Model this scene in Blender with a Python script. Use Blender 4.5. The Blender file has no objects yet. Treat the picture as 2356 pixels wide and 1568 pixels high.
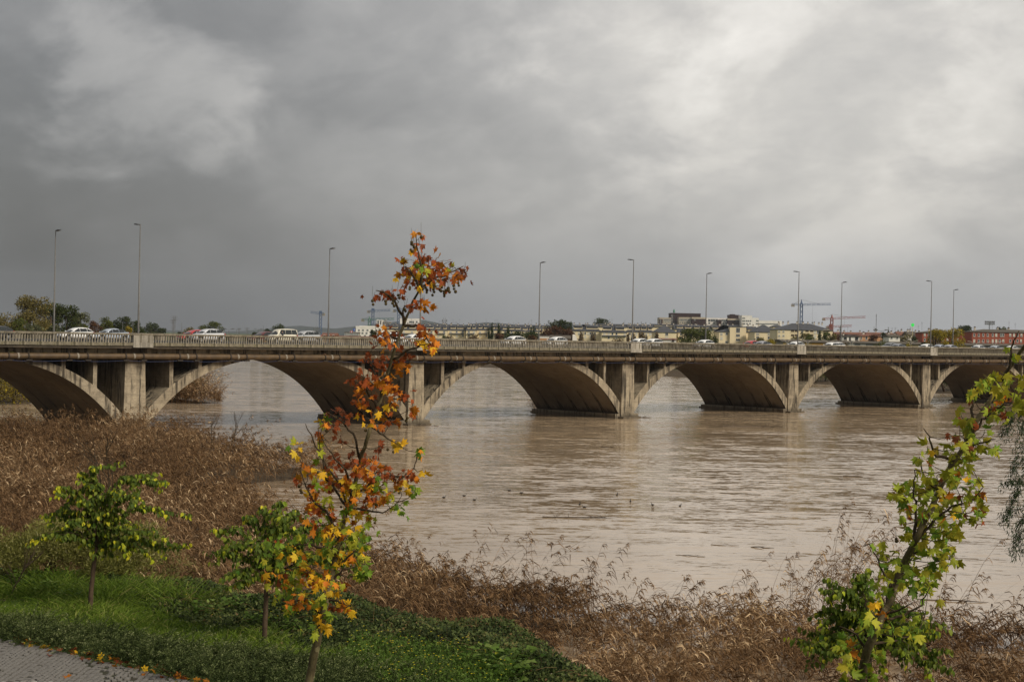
import bpy, math, random
import numpy as np
from mathutils import Vector, Matrix

random.seed(7)
RNG = np.random.default_rng(11)
SC = bpy.context.scene
COL = SC.collection

# ------------------------------------------------------------------ camera
FPX, PITCH, ROLL, ZC = 3592.3, -0.0026, 0.0189, 11.5607      # focal length in pixels of a 2356 px wide picture
_R0 = np.array([1.0, 0, 0]); _F = np.array([0, math.cos(PITCH), math.sin(PITCH)])
_U0 = np.array([0, -math.sin(PITCH), math.cos(PITCH)])
_R = _R0 * math.cos(ROLL) + _U0 * math.sin(ROLL); _U = -_R0 * math.sin(ROLL) + _U0 * math.cos(ROLL)
_C = np.array([0, 0, ZC])
cam = bpy.data.cameras.new('camera'); cam_o = bpy.data.objects.new('camera', cam); COL.objects.link(cam_o)
cam.sensor_width = 36.0; cam.lens = 36.0 * FPX / 2356.0
cam.clip_start = 0.2; cam.clip_end = 60000
cam_o.matrix_world = Matrix(((_R[0], _U[0], -_F[0], 0), (_R[1], _U[1], -_F[1], 0), (_R[2], _U[2], -_F[2], ZC), (0, 0, 0, 1)))
SC.camera = cam_o

# ------------------------------------------------------------------ view
SC.view_settings.view_transform = 'Standard'
SC.view_settings.look = 'None'
SC.view_settings.exposure = 1.15
SC.view_settings.gamma = 1.0
SC.view_settings.use_curve_mapping = False
SC.cycles.use_denoising = True
SC.cycles.max_bounces = 6
SC.cycles.diffuse_bounces = 3
SC.cycles.glossy_bounces = 3
SC.cycles.transmission_bounces = 4
SC.cycles.transparent_max_bounces = 8
SC.cycles.volume_bounces = 0
SC.cycles.caustics_reflective = False
SC.cycles.caustics_refractive = False

# ------------------------------------------------------------------ node helpers
class NT:
    def __init__(s, tree): s.t = tree; s.n = tree.nodes; s.l = tree.links
    def add(s, kind, **kw):
        n = s.n.new(kind)
        for k, v in kw.items():
            if k.startswith('i_'):
                key = k[2:]
                key = int(key) if key.isdigit() else key.replace('_', ' ')
                n.inputs[key].default_value = v
            else: setattr(n, k, v)
        return n
    def link(s, a, b): s.l.new(a, b)
    def math(s, op, a, b=None, c=None, clamp=False):
        n = s.n.new('ShaderNodeMath'); n.operation = op; n.use_clamp = clamp
        for i, x in enumerate((a, b, c)):
            if x is None: continue
            if isinstance(x, (int, float)): n.inputs[i].default_value = x
            else: s.l.new(x, n.inputs[i])
        return n.outputs[0]
    def mix(s, f, a, b, blend='MIX'):
        n = s.n.new('ShaderNodeMix'); n.data_type = 'RGBA'; n.blend_type = blend
        for i, x in ((0, f), (6, a), (7, b)):
            if isinstance(x, (int, float)): n.inputs[i].default_value = x
            elif isinstance(x, (tuple, list)): n.inputs[i].default_value = tuple(x) + (1,) * (4 - len(x))
            else: s.l.new(x, n.inputs[i])
        return n.outputs[2]
    def ramp(s, f, lo, hi, smooth=True):
        n = s.n.new('ShaderNodeMapRange'); n.interpolation_type = 'SMOOTHSTEP' if smooth else 'LINEAR'
        s.l.new(f, n.inputs[0]); n.inputs[1].default_value = lo; n.inputs[2].default_value = hi
        return n.outputs[0]
    def noise(s, vec, scale, detail=4, rough=0.55, dist=0.0, stretch=None):
        if stretch:
            m = s.n.new('ShaderNodeMapping'); s.l.new(vec, m.inputs[0]); m.inputs['Scale'].default_value = stretch; vec = m.outputs[0]
        n = s.n.new('ShaderNodeTexNoise'); s.l.new(vec, n.inputs['Vector'])
        n.inputs['Scale'].default_value = scale; n.inputs['Detail'].default_value = detail
        n.inputs['Roughness'].default_value = rough; n.inputs['Distortion'].default_value = dist
        return n.outputs[0]

# ------------------------------------------------------------------ sky: a heavy overcast, thin and bright towards the veiled sun ahead to the right
W = bpy.data.worlds.new('World'); SC.world = W; W.use_nodes = True
SUN_DIR = Vector((0.62, -0.50, 0.60)).normalized()
def build_sky():
    g = NT(W.node_tree); g.n.clear()
    out = g.add('ShaderNodeOutputWorld')
    sky = g.add('ShaderNodeTexSky', sky_type='NISHITA', sun_disc=False)
    sky.sun_elevation = math.asin(SUN_DIR.z); sky.sun_rotation = math.atan2(SUN_DIR.x, SUN_DIR.y)
    sky.air_density = 1.2; sky.dust_density = 3.0
    b1 = g.add('ShaderNodeBackground', i_Strength=0.10); g.link(sky.outputs[0], b1.inputs[0])
    tc = g.add('ShaderNodeTexCoord'); d = tc.outputs['Generated']
    sp = g.add('ShaderNodeSeparateXYZ'); g.link(d, sp.inputs[0])
    z = g.math('MAXIMUM', sp.outputs[2], 0.0)
    den = g.math('ADD', z, 0.55)
    cx = g.math('DIVIDE', sp.outputs[0], den); cy = g.math('DIVIDE', sp.outputs[1], den)
    cv = g.add('ShaderNodeCombineXYZ'); g.link(cx, cv.inputs[0]); g.link(cy, cv.inputs[1])
    rot = g.add('ShaderNodeMapping'); g.link(cv.outputs[0], rot.inputs[0]); rot.inputs['Rotation'].default_value = (0, 0, math.radians(28)); rot.inputs['Location'].default_value = (3.1, 1.7, 0)
    p = rot.outputs[0]
    big = g.noise(p, 2.6, 3, 0.5, 0.3)
    mid = g.noise(p, 6.5, 10, 0.55, 0.25)
    fine = g.noise(p, 19.0, 9, 0.62, 0.35, stretch=(0.85, 1.15, 1))
    def lobe(v, r):
        v = Vector(v).normalized()
        n = g.add('ShaderNodeVectorMath', operation='DOT_PRODUCT'); g.link(d, n.inputs[0]); n.inputs[1].default_value = v
        wob = g.math('MULTIPLY_ADD', mid, 0.012, n.outputs['Value'])
        wob = g.math('SUBTRACT', wob, 0.006)
        return g.ramp(wob, math.cos(r), 1.0)
    def px(x, y): return tuple(_F + _R * ((x - 1178) / FPX) - _U * ((y - 784) / FPX))
    L = g.math('MULTIPLY_ADD', big, 0.16, 0.235)
    L = g.math('MULTIPLY_ADD', lobe(px(2050, 20), 0.56), 0.185, L)
    L = g.math('MULTIPLY_ADD', lobe(px(520, 620), 0.36), -0.215, L)
    L = g.math('MULTIPLY_ADD', lobe(px(330, 230), 0.075), 0.085, L)
    L = g.math('MULTIPLY_ADD', lobe(px(1400, 150), 0.085), 0.06, L)
    L = g.math('MULTIPLY_ADD', lobe(px(1900, 310), 0.13), 0.09, L)
    L = g.math('MULTIPLY_ADD', lobe(px(1950, 640), 0.22), -0.11, L)
    calm = g.math('MULTIPLY_ADD', g.ramp(z, 0.015, 0.13), 0.78, 0.22)          # the cloud base goes soft and even towards the horizon
    edge = g.math('SUBTRACT', g.ramp(mid, 0.43, 0.57), 0.5); L = g.math('ADD', L, g.math('MULTIPLY', g.math('MULTIPLY', g.math('MULTIPLY', edge, 0.11), calm), L))
    m2 = g.math('MULTIPLY', g.math('SUBTRACT', mid, 0.5), calm); L = g.math('ADD', L, g.math('MULTIPLY', g.math('MULTIPLY', m2, 0.56), L))
    f2 = g.math('MULTIPLY', g.math('SUBTRACT', fine, 0.5), calm); L = g.math('ADD', L, g.math('MULTIPLY', g.math('MULTIPLY', f2, 0.38), L))
    L = g.math('MULTIPLY', L, g.math('MULTIPLY_ADD', g.ramp(z, 0.10, 0.0), -0.20, 1.0))
    warm = g.ramp(L, 0.16, 0.50, False)
    low = g.ramp(z, 0.085, 0.0)
    colr = g.mix(warm, (1.01, 0.995, 0.985), (1.045, 1.0, 0.935))
    colr = g.mix(g.math('MULTIPLY', low, 0.8), colr, (0.985, 1.0, 1.03))
    em = g.n.new('ShaderNodeVectorMath'); em.operation = 'SCALE'; g.link(colr, em.inputs[0]); g.link(L, em.inputs['Scale'])
    b2 = g.add('ShaderNodeBackground', i_Strength=0.60); g.link(em.outputs[0], b2.inputs[0])
    mx = g.add('ShaderNodeMixShader', i_0=0.96); g.link(b1.outputs[0], mx.inputs[1]); g.link(b2.outputs[0], mx.inputs[2])
    g.link(mx.outputs[0], out.inputs[0])
build_sky()

# ------------------------------------------------------------------ veiled sun
sl = bpy.data.lights.new('sun', 'SUN'); sl.energy = 1.5; sl.angle = math.radians(16); sl.color = (1.0, 0.91, 0.77)
so = bpy.data.objects.new('sun', sl); COL.objects.link(so)
so.rotation_euler = SUN_DIR.to_track_quat('Z', 'Y').to_euler(); so.location = (40, -40, 60)

# ------------------------------------------------------------------ object helpers
def tag(o, label=None, cat=None, group=None, kind=None):
    if label: o['label'] = label
    if cat: o['category'] = cat
    if group: o['group'] = group
    if kind: o['kind'] = kind
    return o
def empty(name, loc=(0, 0, 0), rz=0.0, label=None, cat=None, group=None):
    o = bpy.data.objects.new(name, None); COL.objects.link(o)
    o.location = loc; o.rotation_euler = (0, 0, rz); o.empty_display_size = 0.3
    return tag(o, label, cat, group)
def link(name, me, parent=None, matrix=None, loc=None):
    o = bpy.data.objects.new(name, me); COL.objects.link(o)
    if parent is not None: o.parent = parent
    if matrix is not None: o.matrix_local = matrix
    if loc is not None: o.location = loc
    return o
def kids(o): return [c for c in bpy.data.objects if c.parent == o]
def copy_tree(o, children, parent=None):
    c = o.copy(); COL.objects.link(c); c.parent = parent
    for ch in children.get(o.name, []): copy_tree(ch, children, c)
    return c

class MB:
    """collects polygons, with a material number and a tint for each"""
    def __init__(s): s.v = []; s.f = []; s.m = []
    def poly(s, pts, mi=0):
        b = len(s.v); s.v += [tuple(p) for p in pts]; s.f.append(tuple(range(b, b + len(pts)))); s.m.append(mi)
    def box(s, x0, x1, y0, y1, z0, z1, mi=0):
        b = len(s.v)
        s.v += [(x0, y0, z0), (x1, y0, z0), (x1, y1, z0), (x0, y1, z0), (x0, y0, z1), (x1, y0, z1), (x1, y1, z1), (x0, y1, z1)]
        for q in ((0, 3, 2, 1), (4, 5, 6, 7), (0, 1, 5, 4), (1, 2, 6, 5), (2, 3, 7, 6), (3, 0, 4, 7)):
            s.f.append(tuple(b + i for i in q)); s.m.append(mi)
    def prism(s, prof, y0, y1, mi=0, axis='y', caps=True):
        """profile given in (x, z), extruded along y (or given in (y, z) and extruded along x)"""
        n = len(prof); b = len(s.v)
        for yy in (y0, y1):
            for (a, c) in prof: s.v.append((a, yy, c) if axis == 'y' else (yy, a, c))
        for i in range(n):
            j = (i + 1) % n; s.f.append((b + i, b + j, b + n + j, b + n + i)); s.m.append(mi)
        if caps:
            s.f.append(tuple(b + i for i in range(n - 1, -1, -1))); s.m.append(mi)
            s.f.append(tuple(b + n + i for i in range(n))); s.m.append(mi)
    def tube(s, path, rad, n=6, mi=0, cap=True):
        P = [Vector(p) for p in path]
        if isinstance(rad, (int, float)): rad = [rad] * len(P)
        b = len(s.v); ref = Vector((0.31, 0.77, 0.55)).normalized()
        for i, p in enumerate(P):
            t = (P[min(i + 1, len(P) - 1)] - P[max(i - 1, 0)])
            t = t.normalized() if t.length > 1e-9 else Vector((0, 0, 1))
            a = t.cross(ref)
            if a.length < 0.05: a = t.cross(Vector((1, 0, 0)))
            a.normalize(); c = t.cross(a)
            for k in range(n):
                w = 2 * math.pi * k / n
                s.v.append(tuple(p + (a * math.cos(w) + c * math.sin(w)) * rad[i]))
        for i in range(len(P) - 1):
            for k in range(n):
                k2 = (k + 1) % n
                s.f.append((b + i * n + k, b + i * n + k2, b + (i + 1) * n + k2, b + (i + 1) * n + k)); s.m.append(mi)
        if cap:
            s.f.append(tuple(b + k for k in range(n - 1, -1, -1))); s.m.append(mi)
            e = b + (len(P) - 1) * n; s.f.append(tuple(e + k for k in range(n))); s.m.append(mi)
    def bar(s, a, c, r, mi=0): s.tube([a, c], r, 4, mi)
    def lathe(s, prof, c=(0, 0, 0), n=12, mi=0, axis='z'):
        b = len(s.v)
        for (r, h) in prof:
            for k in range(n):
                w = 2 * math.pi * k / n; x, y = r * math.cos(w), r * math.sin(w)
                s.v.append((c[0] + x, c[1] + y, c[2] + h) if axis == 'z' else (c[0] + x, c[1] + h, c[2] + y) if axis == 'y' else (c[0] + h, c[1] + x, c[2] + y))
        for i in range(len(prof) - 1):
            for k in range(n):
                k2 = (k + 1) % n; s.f.append((b + i * n + k, b + i * n + k2, b + (i + 1) * n + k2, b + (i + 1) * n + k)); s.m.append(mi)
    def mesh(s, name, mats, smooth=False):
        me = bpy.data.meshes.new(name); me.from_pydata(s.v, [], s.f)
        for m in (mats if isinstance(mats, (list, tuple)) else [mats]): me.materials.append(m)
        me.polygons.foreach_set('material_index', s.m)
        if smooth: me.polygons.foreach_set('use_smooth', [True] * len(s.f))
        me.update(); return me
    def build(s, name, mats, parent=None, smooth=False): return link(name, s.mesh(name, mats, smooth), parent)

def np_mesh(name, verts, faces, mats, tint=None, smooth=False):
    """verts (N,3), faces (M,3 or 4); tint = one number for each face"""
    verts = np.ascontiguousarray(verts, dtype=np.float32); faces = np.ascontiguousarray(faces, dtype=np.int32)
    me = bpy.data.meshes.new(name); k = faces.shape[1]
    me.vertices.add(len(verts)); me.vertices.foreach_set('co', verts.ravel())
    me.loops.add(faces.size); me.loops.foreach_set('vertex_index', faces.ravel())
    me.polygons.add(len(faces)); me.polygons.foreach_set('loop_start', np.arange(0, faces.size, k, dtype=np.int32))
    try: me.polygons.foreach_set('loop_total', np.full(len(faces), k, dtype=np.int32))
    except Exception: pass
    for m in (mats if isinstance(mats, (list, tuple)) else [mats]): me.materials.append(m)
    if tint is not None:
        a = me.attributes.new('tint', 'FLOAT', 'FACE'); a.data.foreach_set('value', np.ascontiguousarray(tint, dtype=np.float32))
    if smooth: me.polygons.foreach_set('use_smooth', np.ones(len(faces), dtype=bool))
    me.update(calc_edges=True); me.validate(); return me

# ------------------------------------------------------------------ from a picture point to the place it shows (picture 2356 wide)
def ray(x, y): return _F + _R * ((x - 1178) / FPX) - _U * ((y - 784) / FPX)
def at_y(x, y, Y): d = ray(x, y); return _C + d * (Y / d[1])
def q4(x, y, Y): return at_y(x / 1.73854, y / 1.73854, Y)
def at_z(x, y, z): d = ray(x, y); return _C + d * ((z - ZC) / d[2])

# ------------------------------------------------------------------ materials
def new_mat(name):
    m = bpy.data.materials.new(name); m.use_nodes = True; g = NT(m.node_tree); g.n.clear()
    out = g.add('ShaderNodeOutputMaterial'); return m, g, out
def coords(g, kind='Object'): return g.add('ShaderNodeTexCoord').outputs[kind]
def bump(g, h, strength, dist):
    b = g.add('ShaderNodeBump', i_Strength=strength, i_Distance=dist); g.link(h, b.inputs['Height']); return b.outputs[0]
def pm(name, c1, c2=None, scale=2.0, rough=0.8, bmp=0.15, bdist=0.02, metal=0.0, detail=5, coord='Object', rnd=0.0, stretch=None, spec=0.3):
    """plain rough surface: two colours mixed by noise, fine relief, a shade of its own for each object when rnd > 0"""
    m, g, out = new_mat(name); v = coords(g, coord)
    n = g.noise(v, scale, detail, 0.6, 0.3, stretch); f = g.ramp(n, 0.3, 0.7)
    c = g.mix(f, c1, c2 or tuple(x * 0.8 for x in c1))
    if rnd:
        oi = g.add('ShaderNodeObjectInfo'); k = g.math('MULTIPLY_ADD', oi.outputs['Random'], 2 * rnd, 1 - rnd)
        s = g.n.new('ShaderNodeVectorMath'); s.operation = 'SCALE'; g.link(c, s.inputs[0]); g.link(k, s.inputs['Scale']); c = s.outputs[0]
    b = g.add('ShaderNodeBsdfPrincipled', i_Roughness=rough, i_Metallic=metal); b.inputs['Specular IOR Level'].default_value = spec
    g.link(c, b.inputs['Base Color'])
    if bmp: g.link(bump(g, g.noise(v, scale * 6, 4, 0.6), bmp, bdist), b.inputs['Normal'])
    g.link(b.outputs[0], out.inputs[0]); return m
def foliage_mat(name, stops, trans=0.35, rough=0.55, spec=0.25, gain=1.0):
    """leaf surface; colour picked along the stops by each leaf's own tint"""
    m, g, out = new_mat(name)
    a = g.add('ShaderNodeAttribute', attribute_name='tint', attribute_type='GEOMETRY')
    r = g.add('ShaderNodeValToRGB'); cr = r.color_ramp
    while len(cr.elements) > 1: cr.elements.remove(cr.elements[-1])
    stops = [(p, tuple(min(.95, q * gain) for q in c)) for p, c in stops]
    cr.elements[0].position = stops[0][0]; cr.elements[0].color = tuple(stops[0][1]) + (1,)
    for p, c in stops[1:]:
        e = cr.elements.new(p); e.color = tuple(c) + (1,)
    g.link(a.outputs['Fac'], r.inputs[0]); c = r.outputs[0]
    b = g.add('ShaderNodeBsdfPrincipled', i_Roughness=rough); b.inputs['Specular IOR Level'].default_value = spec * .4
    g.link(c, b.inputs['Base Color'])
    t = g.add('ShaderNodeBsdfTranslucent'); g.link(c, t.inputs[0])
    mx = g.add('ShaderNodeMixShader', i_0=trans); g.link(b.outputs[0], mx.inputs[1]); g.link(t.outputs[0], mx.inputs[2])
    g.link(mx.outputs[0], out.inputs[0]); return m
def leaf_object_mat(name, blotch, trans=0.35):
    """single leaf: its colour is the object's own colour, with blotches and veins"""
    m, g, out = new_mat(name)
    oi = g.add('ShaderNodeObjectInfo'); v = coords(g)
    off = g.n.new('ShaderNodeVectorMath'); off.operation = 'ADD'; g.link(v, off.inputs[0])
    cb = g.add('ShaderNodeCombineXYZ'); g.link(g.math('MULTIPLY', oi.outputs['Random'], 37.0), cb.inputs[0]); g.link(cb.outputs[0], off.inputs[1])
    n = g.noise(off.outputs[0], 9.0, 3, 0.6, 0.4)
    c = g.mix(g.math('MULTIPLY', g.ramp(n, 0.56, 0.72), 0.55), oi.outputs['Color'], blotch)
    fine = g.noise(v, 60.0, 3, 0.6)
    c = g.mix(g.math('MULTIPLY', g.ramp(fine, 0.35, 0.7), 0.12), c, (0.02, 0.012, 0.006))
    b = g.add('ShaderNodeBsdfPrincipled', i_Roughness=0.5); b.inputs['Specular IOR Level'].default_value = 0.12
    g.link(c, b.inputs['Base Color'])
    t = g.add('ShaderNodeBsdfTranslucent'); g.link(c, t.inputs[0])
    mx = g.add('ShaderNodeMixShader', i_0=trans); g.link(b.outputs[0], mx.inputs[1]); g.link(t.outputs[0], mx.inputs[2])
    g.link(mx.outputs[0], out.inputs[0]); return m

# ================================================================== THE SETTING
def pl_interp(pts):
    xs = np.array([p[0] for p in pts], float); ys = np.array([p[1] for p in pts], float)
    return lambda x: np.interp(x, xs, ys)
NEAR_SHORE = [(-420, 150), (-260, 150), (-75, 158), (-52, 168), (-41, 172), (-33, 160), (-27, 150), (-20, 138), (-15.5, 131), (-14.5, 126), (-17, 121),
              (-20.5, 117), (-19, 106), (-15, 93), (-10, 83), (-6, 76), (-1, 70), (4, 66), (9, 63.5), (13, 65), (17, 64), (21, 61), (40, 58), (90, 55), (420, 50), (420, -400), (-420, -400)]
LEFT_ISLE = [(-420, 172), (-100, 176), (-108, 200), (-101, 232), (-78, 238), (-72, 239), (-58, 249), (-48, 248.5), (-47, 253), (-56, 262), (-78, 275), (-88, 330),
             (-104, 450), (-128, 560), (-190, 720), (-330, 920), (-900, 1500), (-3000, 2600), (-9000, 4000), (-9000, 172)]
FAR_SHORE = [(-9000, 5200), (-3000, 3400), (-900, 2000), (-260, 1100), (-160, 800), (-60, 640), (-9.4, 581), (52, 488), (86, 435), (102, 372), (125, 350), (160, 338), (200, 330), (420, 330),
             (3000, 900), (20000, 3000), (20000, 30000), (-20000, 30000), (-20000, 9000)]
def poly_sd(px, py, poly):
    """signed distance to a polygon, positive inside"""
    P = np.array(poly, float); n = len(P); d = np.full(px.shape, 1e18); ins = np.zeros(px.shape, bool)
    for i in range(n):
        a = P[i]; b = P[(i + 1) % n]; e = b - a
        t = np.clip(((px - a[0]) * e[0] + (py - a[1]) * e[1]) / (e @ e), 0, 1)
        d = np.minimum(d, (px - a[0] - t * e[0]) ** 2 + (py - a[1] - t * e[1]) ** 2)
        c = (a[1] > py) != (b[1] > py)
        with np.errstate(divide='ignore', invalid='ignore'):
            ins ^= c & (px < (b[0] - a[0]) * (py - a[1]) / (b[1] - a[1] + 1e-30) + a[0])
    return np.where(ins, 1, -1) * np.sqrt(d)
TOE = pl_interp([(-90, 64), (-40, 63), (-20, 60), (-10, 56), (0, 48), (2, 42), (4, 37), (8, 34), (15, 31), (30, 28), (80, 24)])
def sst(a, b, x): t = np.clip((x - a) / (b - a), 0, 1); return t * t * (3 - 2 * t)
def wob(x, y): return (np.sin(x * 0.9 + 1.3 * np.sin(y * 0.37)) + np.sin(y * 1.1 + x * 0.45) + np.sin((x - y) * 0.31 + 2)) / 3
def ground_z(x, y):
    x = np.asarray(x, float); y = np.asarray(y, float)
    dn = poly_sd(x, y, NEAR_SHORE); dl = poly_sd(x, y, LEFT_ISLE); df = poly_sd(x, y, FAR_SHORE)
    flood = np.where(x < -6, 0.42, np.interp(x, [-6, 3], [0.42, -0.10]))
    near = np.where(dn > 0, -0.12 + (flood + 0.12) * sst(0, 4, dn) + 0.10 * wob(x, y), -0.12 + 0.22 * dn)
    s = (TOE(x) - y) * 0.86
    up = 5.1 * sst(0, 14, s)
    terrace = 4.4 * sst(27, 5, y)
    zn = np.maximum(near, 0) * (s < 0) + np.where(s < 0, np.minimum(near, 0), 0) + np.where(s >= 0, np.maximum(near * (1 - sst(0, 3, s)), up * 1.0), 0)
    zn = zn + np.where(s > 0, terrace, 0)
    zl = np.where(dl > 0, 0.9 * sst(0, 8, dl) + 2.2 * sst(8, 60, dl), 0.25 * dl)
    zf = np.where(df > 0, 0.5 * sst(0, 3, df) + 3.3 * sst(4, 40, df), 0.15 * df)
    return np.maximum(np.maximum(zn, np.maximum(zl, zf)), -3.0)
def gz(x, y): return float(ground_z(np.array([x]), np.array([y]))[0])
def hit(px, py, lift=0.0):
    """where the line of sight through a picture point meets the ground (raised by lift)"""
    d = ray(px, py); Y = np.concatenate([np.arange(8, 180, 0.25), np.arange(180, 1500, 4.0)])
    P = _C[None, :] + d[None, :] * (Y / d[1])[:, None]
    below = P[:, 2] <= np.maximum(ground_z(P[:, 0], P[:, 1]), 0) + lift
    i = int(np.argmax(below)) if below.any() else len(Y) - 1
    return P[i]

def ground_material():
    m, g, out = new_mat('earth'); v = coords(g)
    n = g.noise(v, 0.35, 6, 0.65, 0.4); n2 = g.noise(v, 3.0, 6, 0.7)
    c = g.mix(g.ramp(n2, 0.35, 0.65), (0.052, 0.038, 0.024), (0.095, 0.070, 0.045))
    grass = g.mix(g.ramp(n2, 0.3, 0.7), (0.042, 0.066, 0.018), (0.072, 0.102, 0.028))
    sp = g.add('ShaderNodeSeparateXYZ'); g.link(v, sp.inputs[0])
    hi = g.ramp(g.math('MULTIPLY_ADD', n, 2.0, sp.outputs[2]), 2.2, 4.2)
    c = g.mix(hi, c, grass)
    b = g.add('ShaderNodeBsdfPrincipled', i_Roughness=0.95); b.inputs['Specular IOR Level'].default_value = 0.1
    g.link(c, b.inputs['Base Color']); g.link(bump(g, n2, 0.5, 0.08), b.inputs['Normal']); g.link(b.outputs[0], out.inputs[0]); return m
def make_ground():
    xs = np.unique(np.round(np.concatenate([np.arange(-30, 30, 0.9), np.arange(-130, 150, 4.0), np.linspace(-420, 420, 57), np.sign(np.linspace(-1, 1, 61)) * (np.abs(np.linspace(-1, 1, 61)) ** 2.6) * 7500]), 2))
    ys = np.unique(np.round(np.concatenate([np.arange(-6, 90, 0.9), np.arange(90, 300, 3.0), np.arange(300, 800, 9.0), np.geomspace(800, 6500, 24), np.linspace(-300, -6, 14)]), 2))
    X, Y = np.meshgrid(xs, ys); Z = ground_z(X, Y)
    Z = Z + np.where((Y < 90) & (np.abs(X) < 40) & (Y > 30), 0.05 * wob(X * 2.3, Y * 2.1), 0)
    Z = Z - sst(-13.5, -15.5, -Z * 0 - 15) * 0
    nx, ny = len(xs), len(ys); V = np.stack([X, Y, Z], -1).reshape(-1, 3)
    i = np.arange(nx * ny).reshape(ny, nx); F = np.stack([i[:-1, :-1], i[:-1, 1:], i[1:, 1:], i[1:, :-1]], -1).reshape(-1, 4)
    o = link('ground', np_mesh('ground', V, F, ground_material(), smooth=True)); tag(o, 'grassy river bank with its muddy flood plain, and the flat land beyond the river', kind='structure'); return o
make_ground()

def water_material():
    m, g, out = new_mat('muddy_water'); v = coords(g)
    sp = g.add('ShaderNodeSeparateXYZ'); g.link(v, sp.inputs[0])
    silt = g.noise(v, 0.03, 5, 0.6, 0.6, stretch=(0.7, 1.6, 1))
    c = g.mix(g.ramp(silt, 0.3, 0.7), (0.335, 0.244, 0.152), (0.41, 0.308, 0.203))
    # slopes of the swell, the wavelets and the ripples, crests drawn out across the stream as the flood runs left to right
    def slope(scale, stretch, dist, detail=3):
        mp = g.add('ShaderNodeMapping'); g.link(v, mp.inputs[0]); mp.inputs['Scale'].default_value = stretch
        n = g.add('ShaderNodeTexNoise'); g.link(mp.outputs[0], n.inputs['Vector']); n.inputs['Scale'].default_value = scale; n.inputs['Detail'].default_value = detail; n.inputs['Roughness'].default_value = .55; n.inputs['Distortion'].default_value = dist
        q = g.n.new('ShaderNodeVectorMath'); q.operation = 'SUBTRACT'; g.link(n.outputs['Color'], q.inputs[0]); q.inputs[1].default_value = (.5, .5, .5); return q.outputs[0]
    def scaled(vec, k):
        q = g.n.new('ShaderNodeVectorMath'); q.operation = 'SCALE'; g.link(vec, q.inputs[0])
        if isinstance(k, (int, float)): q.inputs['Scale'].default_value = k
        else: g.link(k, q.inputs['Scale'])
        return q.outputs[0]
    def add(a, c):
        q = g.n.new('ShaderNodeVectorMath'); q.operation = 'ADD'; g.link(a, q.inputs[0]); g.link(c, q.inputs[1]); return q.outputs[0]
    patch = g.noise(v, 0.040, 4, 0.6, 0.9, stretch=(0.45, 1.5, 1))
    # the current runs faster and choppier round the bridge than in the slack by the reeds
    slack = g.ramp(sp.outputs[1], 58.0, 120.0)
    amp = g.math('MULTIPLY', g.math('MULTIPLY_ADD', g.ramp(patch, 0.36, 0.64), 0.60, 0.60), g.math('MULTIPLY_ADD', slack, 0.74, 0.26))
    amp = g.math('MULTIPLY', amp, g.math('MULTIPLY_ADD', g.ramp(sp.outputs[1], 170.0, 280.0), 0.8, 1.0))
    sl_ = add(scaled(slope(0.30, (0.28, 1.0, 1), 0.6), 0.34), add(scaled(slope(1.35, (0.32, 1.0, 1), 0.5), 0.62), scaled(slope(4.6, (0.40, 1.0, 1), 0.3, 2), 0.50)))
    sl_ = scaled(sl_, g.math('MULTIPLY', amp, 0.64))
    fl = g.n.new('ShaderNodeVectorMath'); fl.operation = 'MULTIPLY'; g.link(sl_, fl.inputs[0]); fl.inputs[1].default_value = (.45, 1.0, 0)
    nn = g.n.new('ShaderNodeVectorMath'); nn.operation = 'ADD'; g.link(fl.outputs[0], nn.inputs[0]); nn.inputs[1].default_value = (0, 0, 1)
    nz = g.n.new('ShaderNodeVectorMath'); nz.operation = 'NORMALIZE'; g.link(nn.outputs[0], nz.inputs[0])
    b = g.add('ShaderNodeBsdfPrincipled', i_Roughness=0.07, i_IOR=1.33); b.inputs['Specular IOR Level'].default_value = 0.5
    foam = g.noise(v, 1.0, 5, .62, .5, stretch=(.10, .75, 1)); c = g.mix(g.math('MULTIPLY', g.ramp(foam, .60, .72), g.math('MULTIPLY', slack, .30)), c, (.46, .38, .30))
    g.link(c, b.inputs['Base Color']); g.link(nz.outputs[0], b.inputs['Normal'])
    g.link(b.outputs[0], out.inputs[0]); return m
def make_water():
    mb = MB()
    mb.poly([(-7000, 26, 0), (7000, 26, 0), (7000, 5600, 0), (-7000, 5600, 0)])
    o = mb.build('river_water', water_material()); tag(o, 'wide brown river in flood', kind='structure')
make_water()

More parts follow.
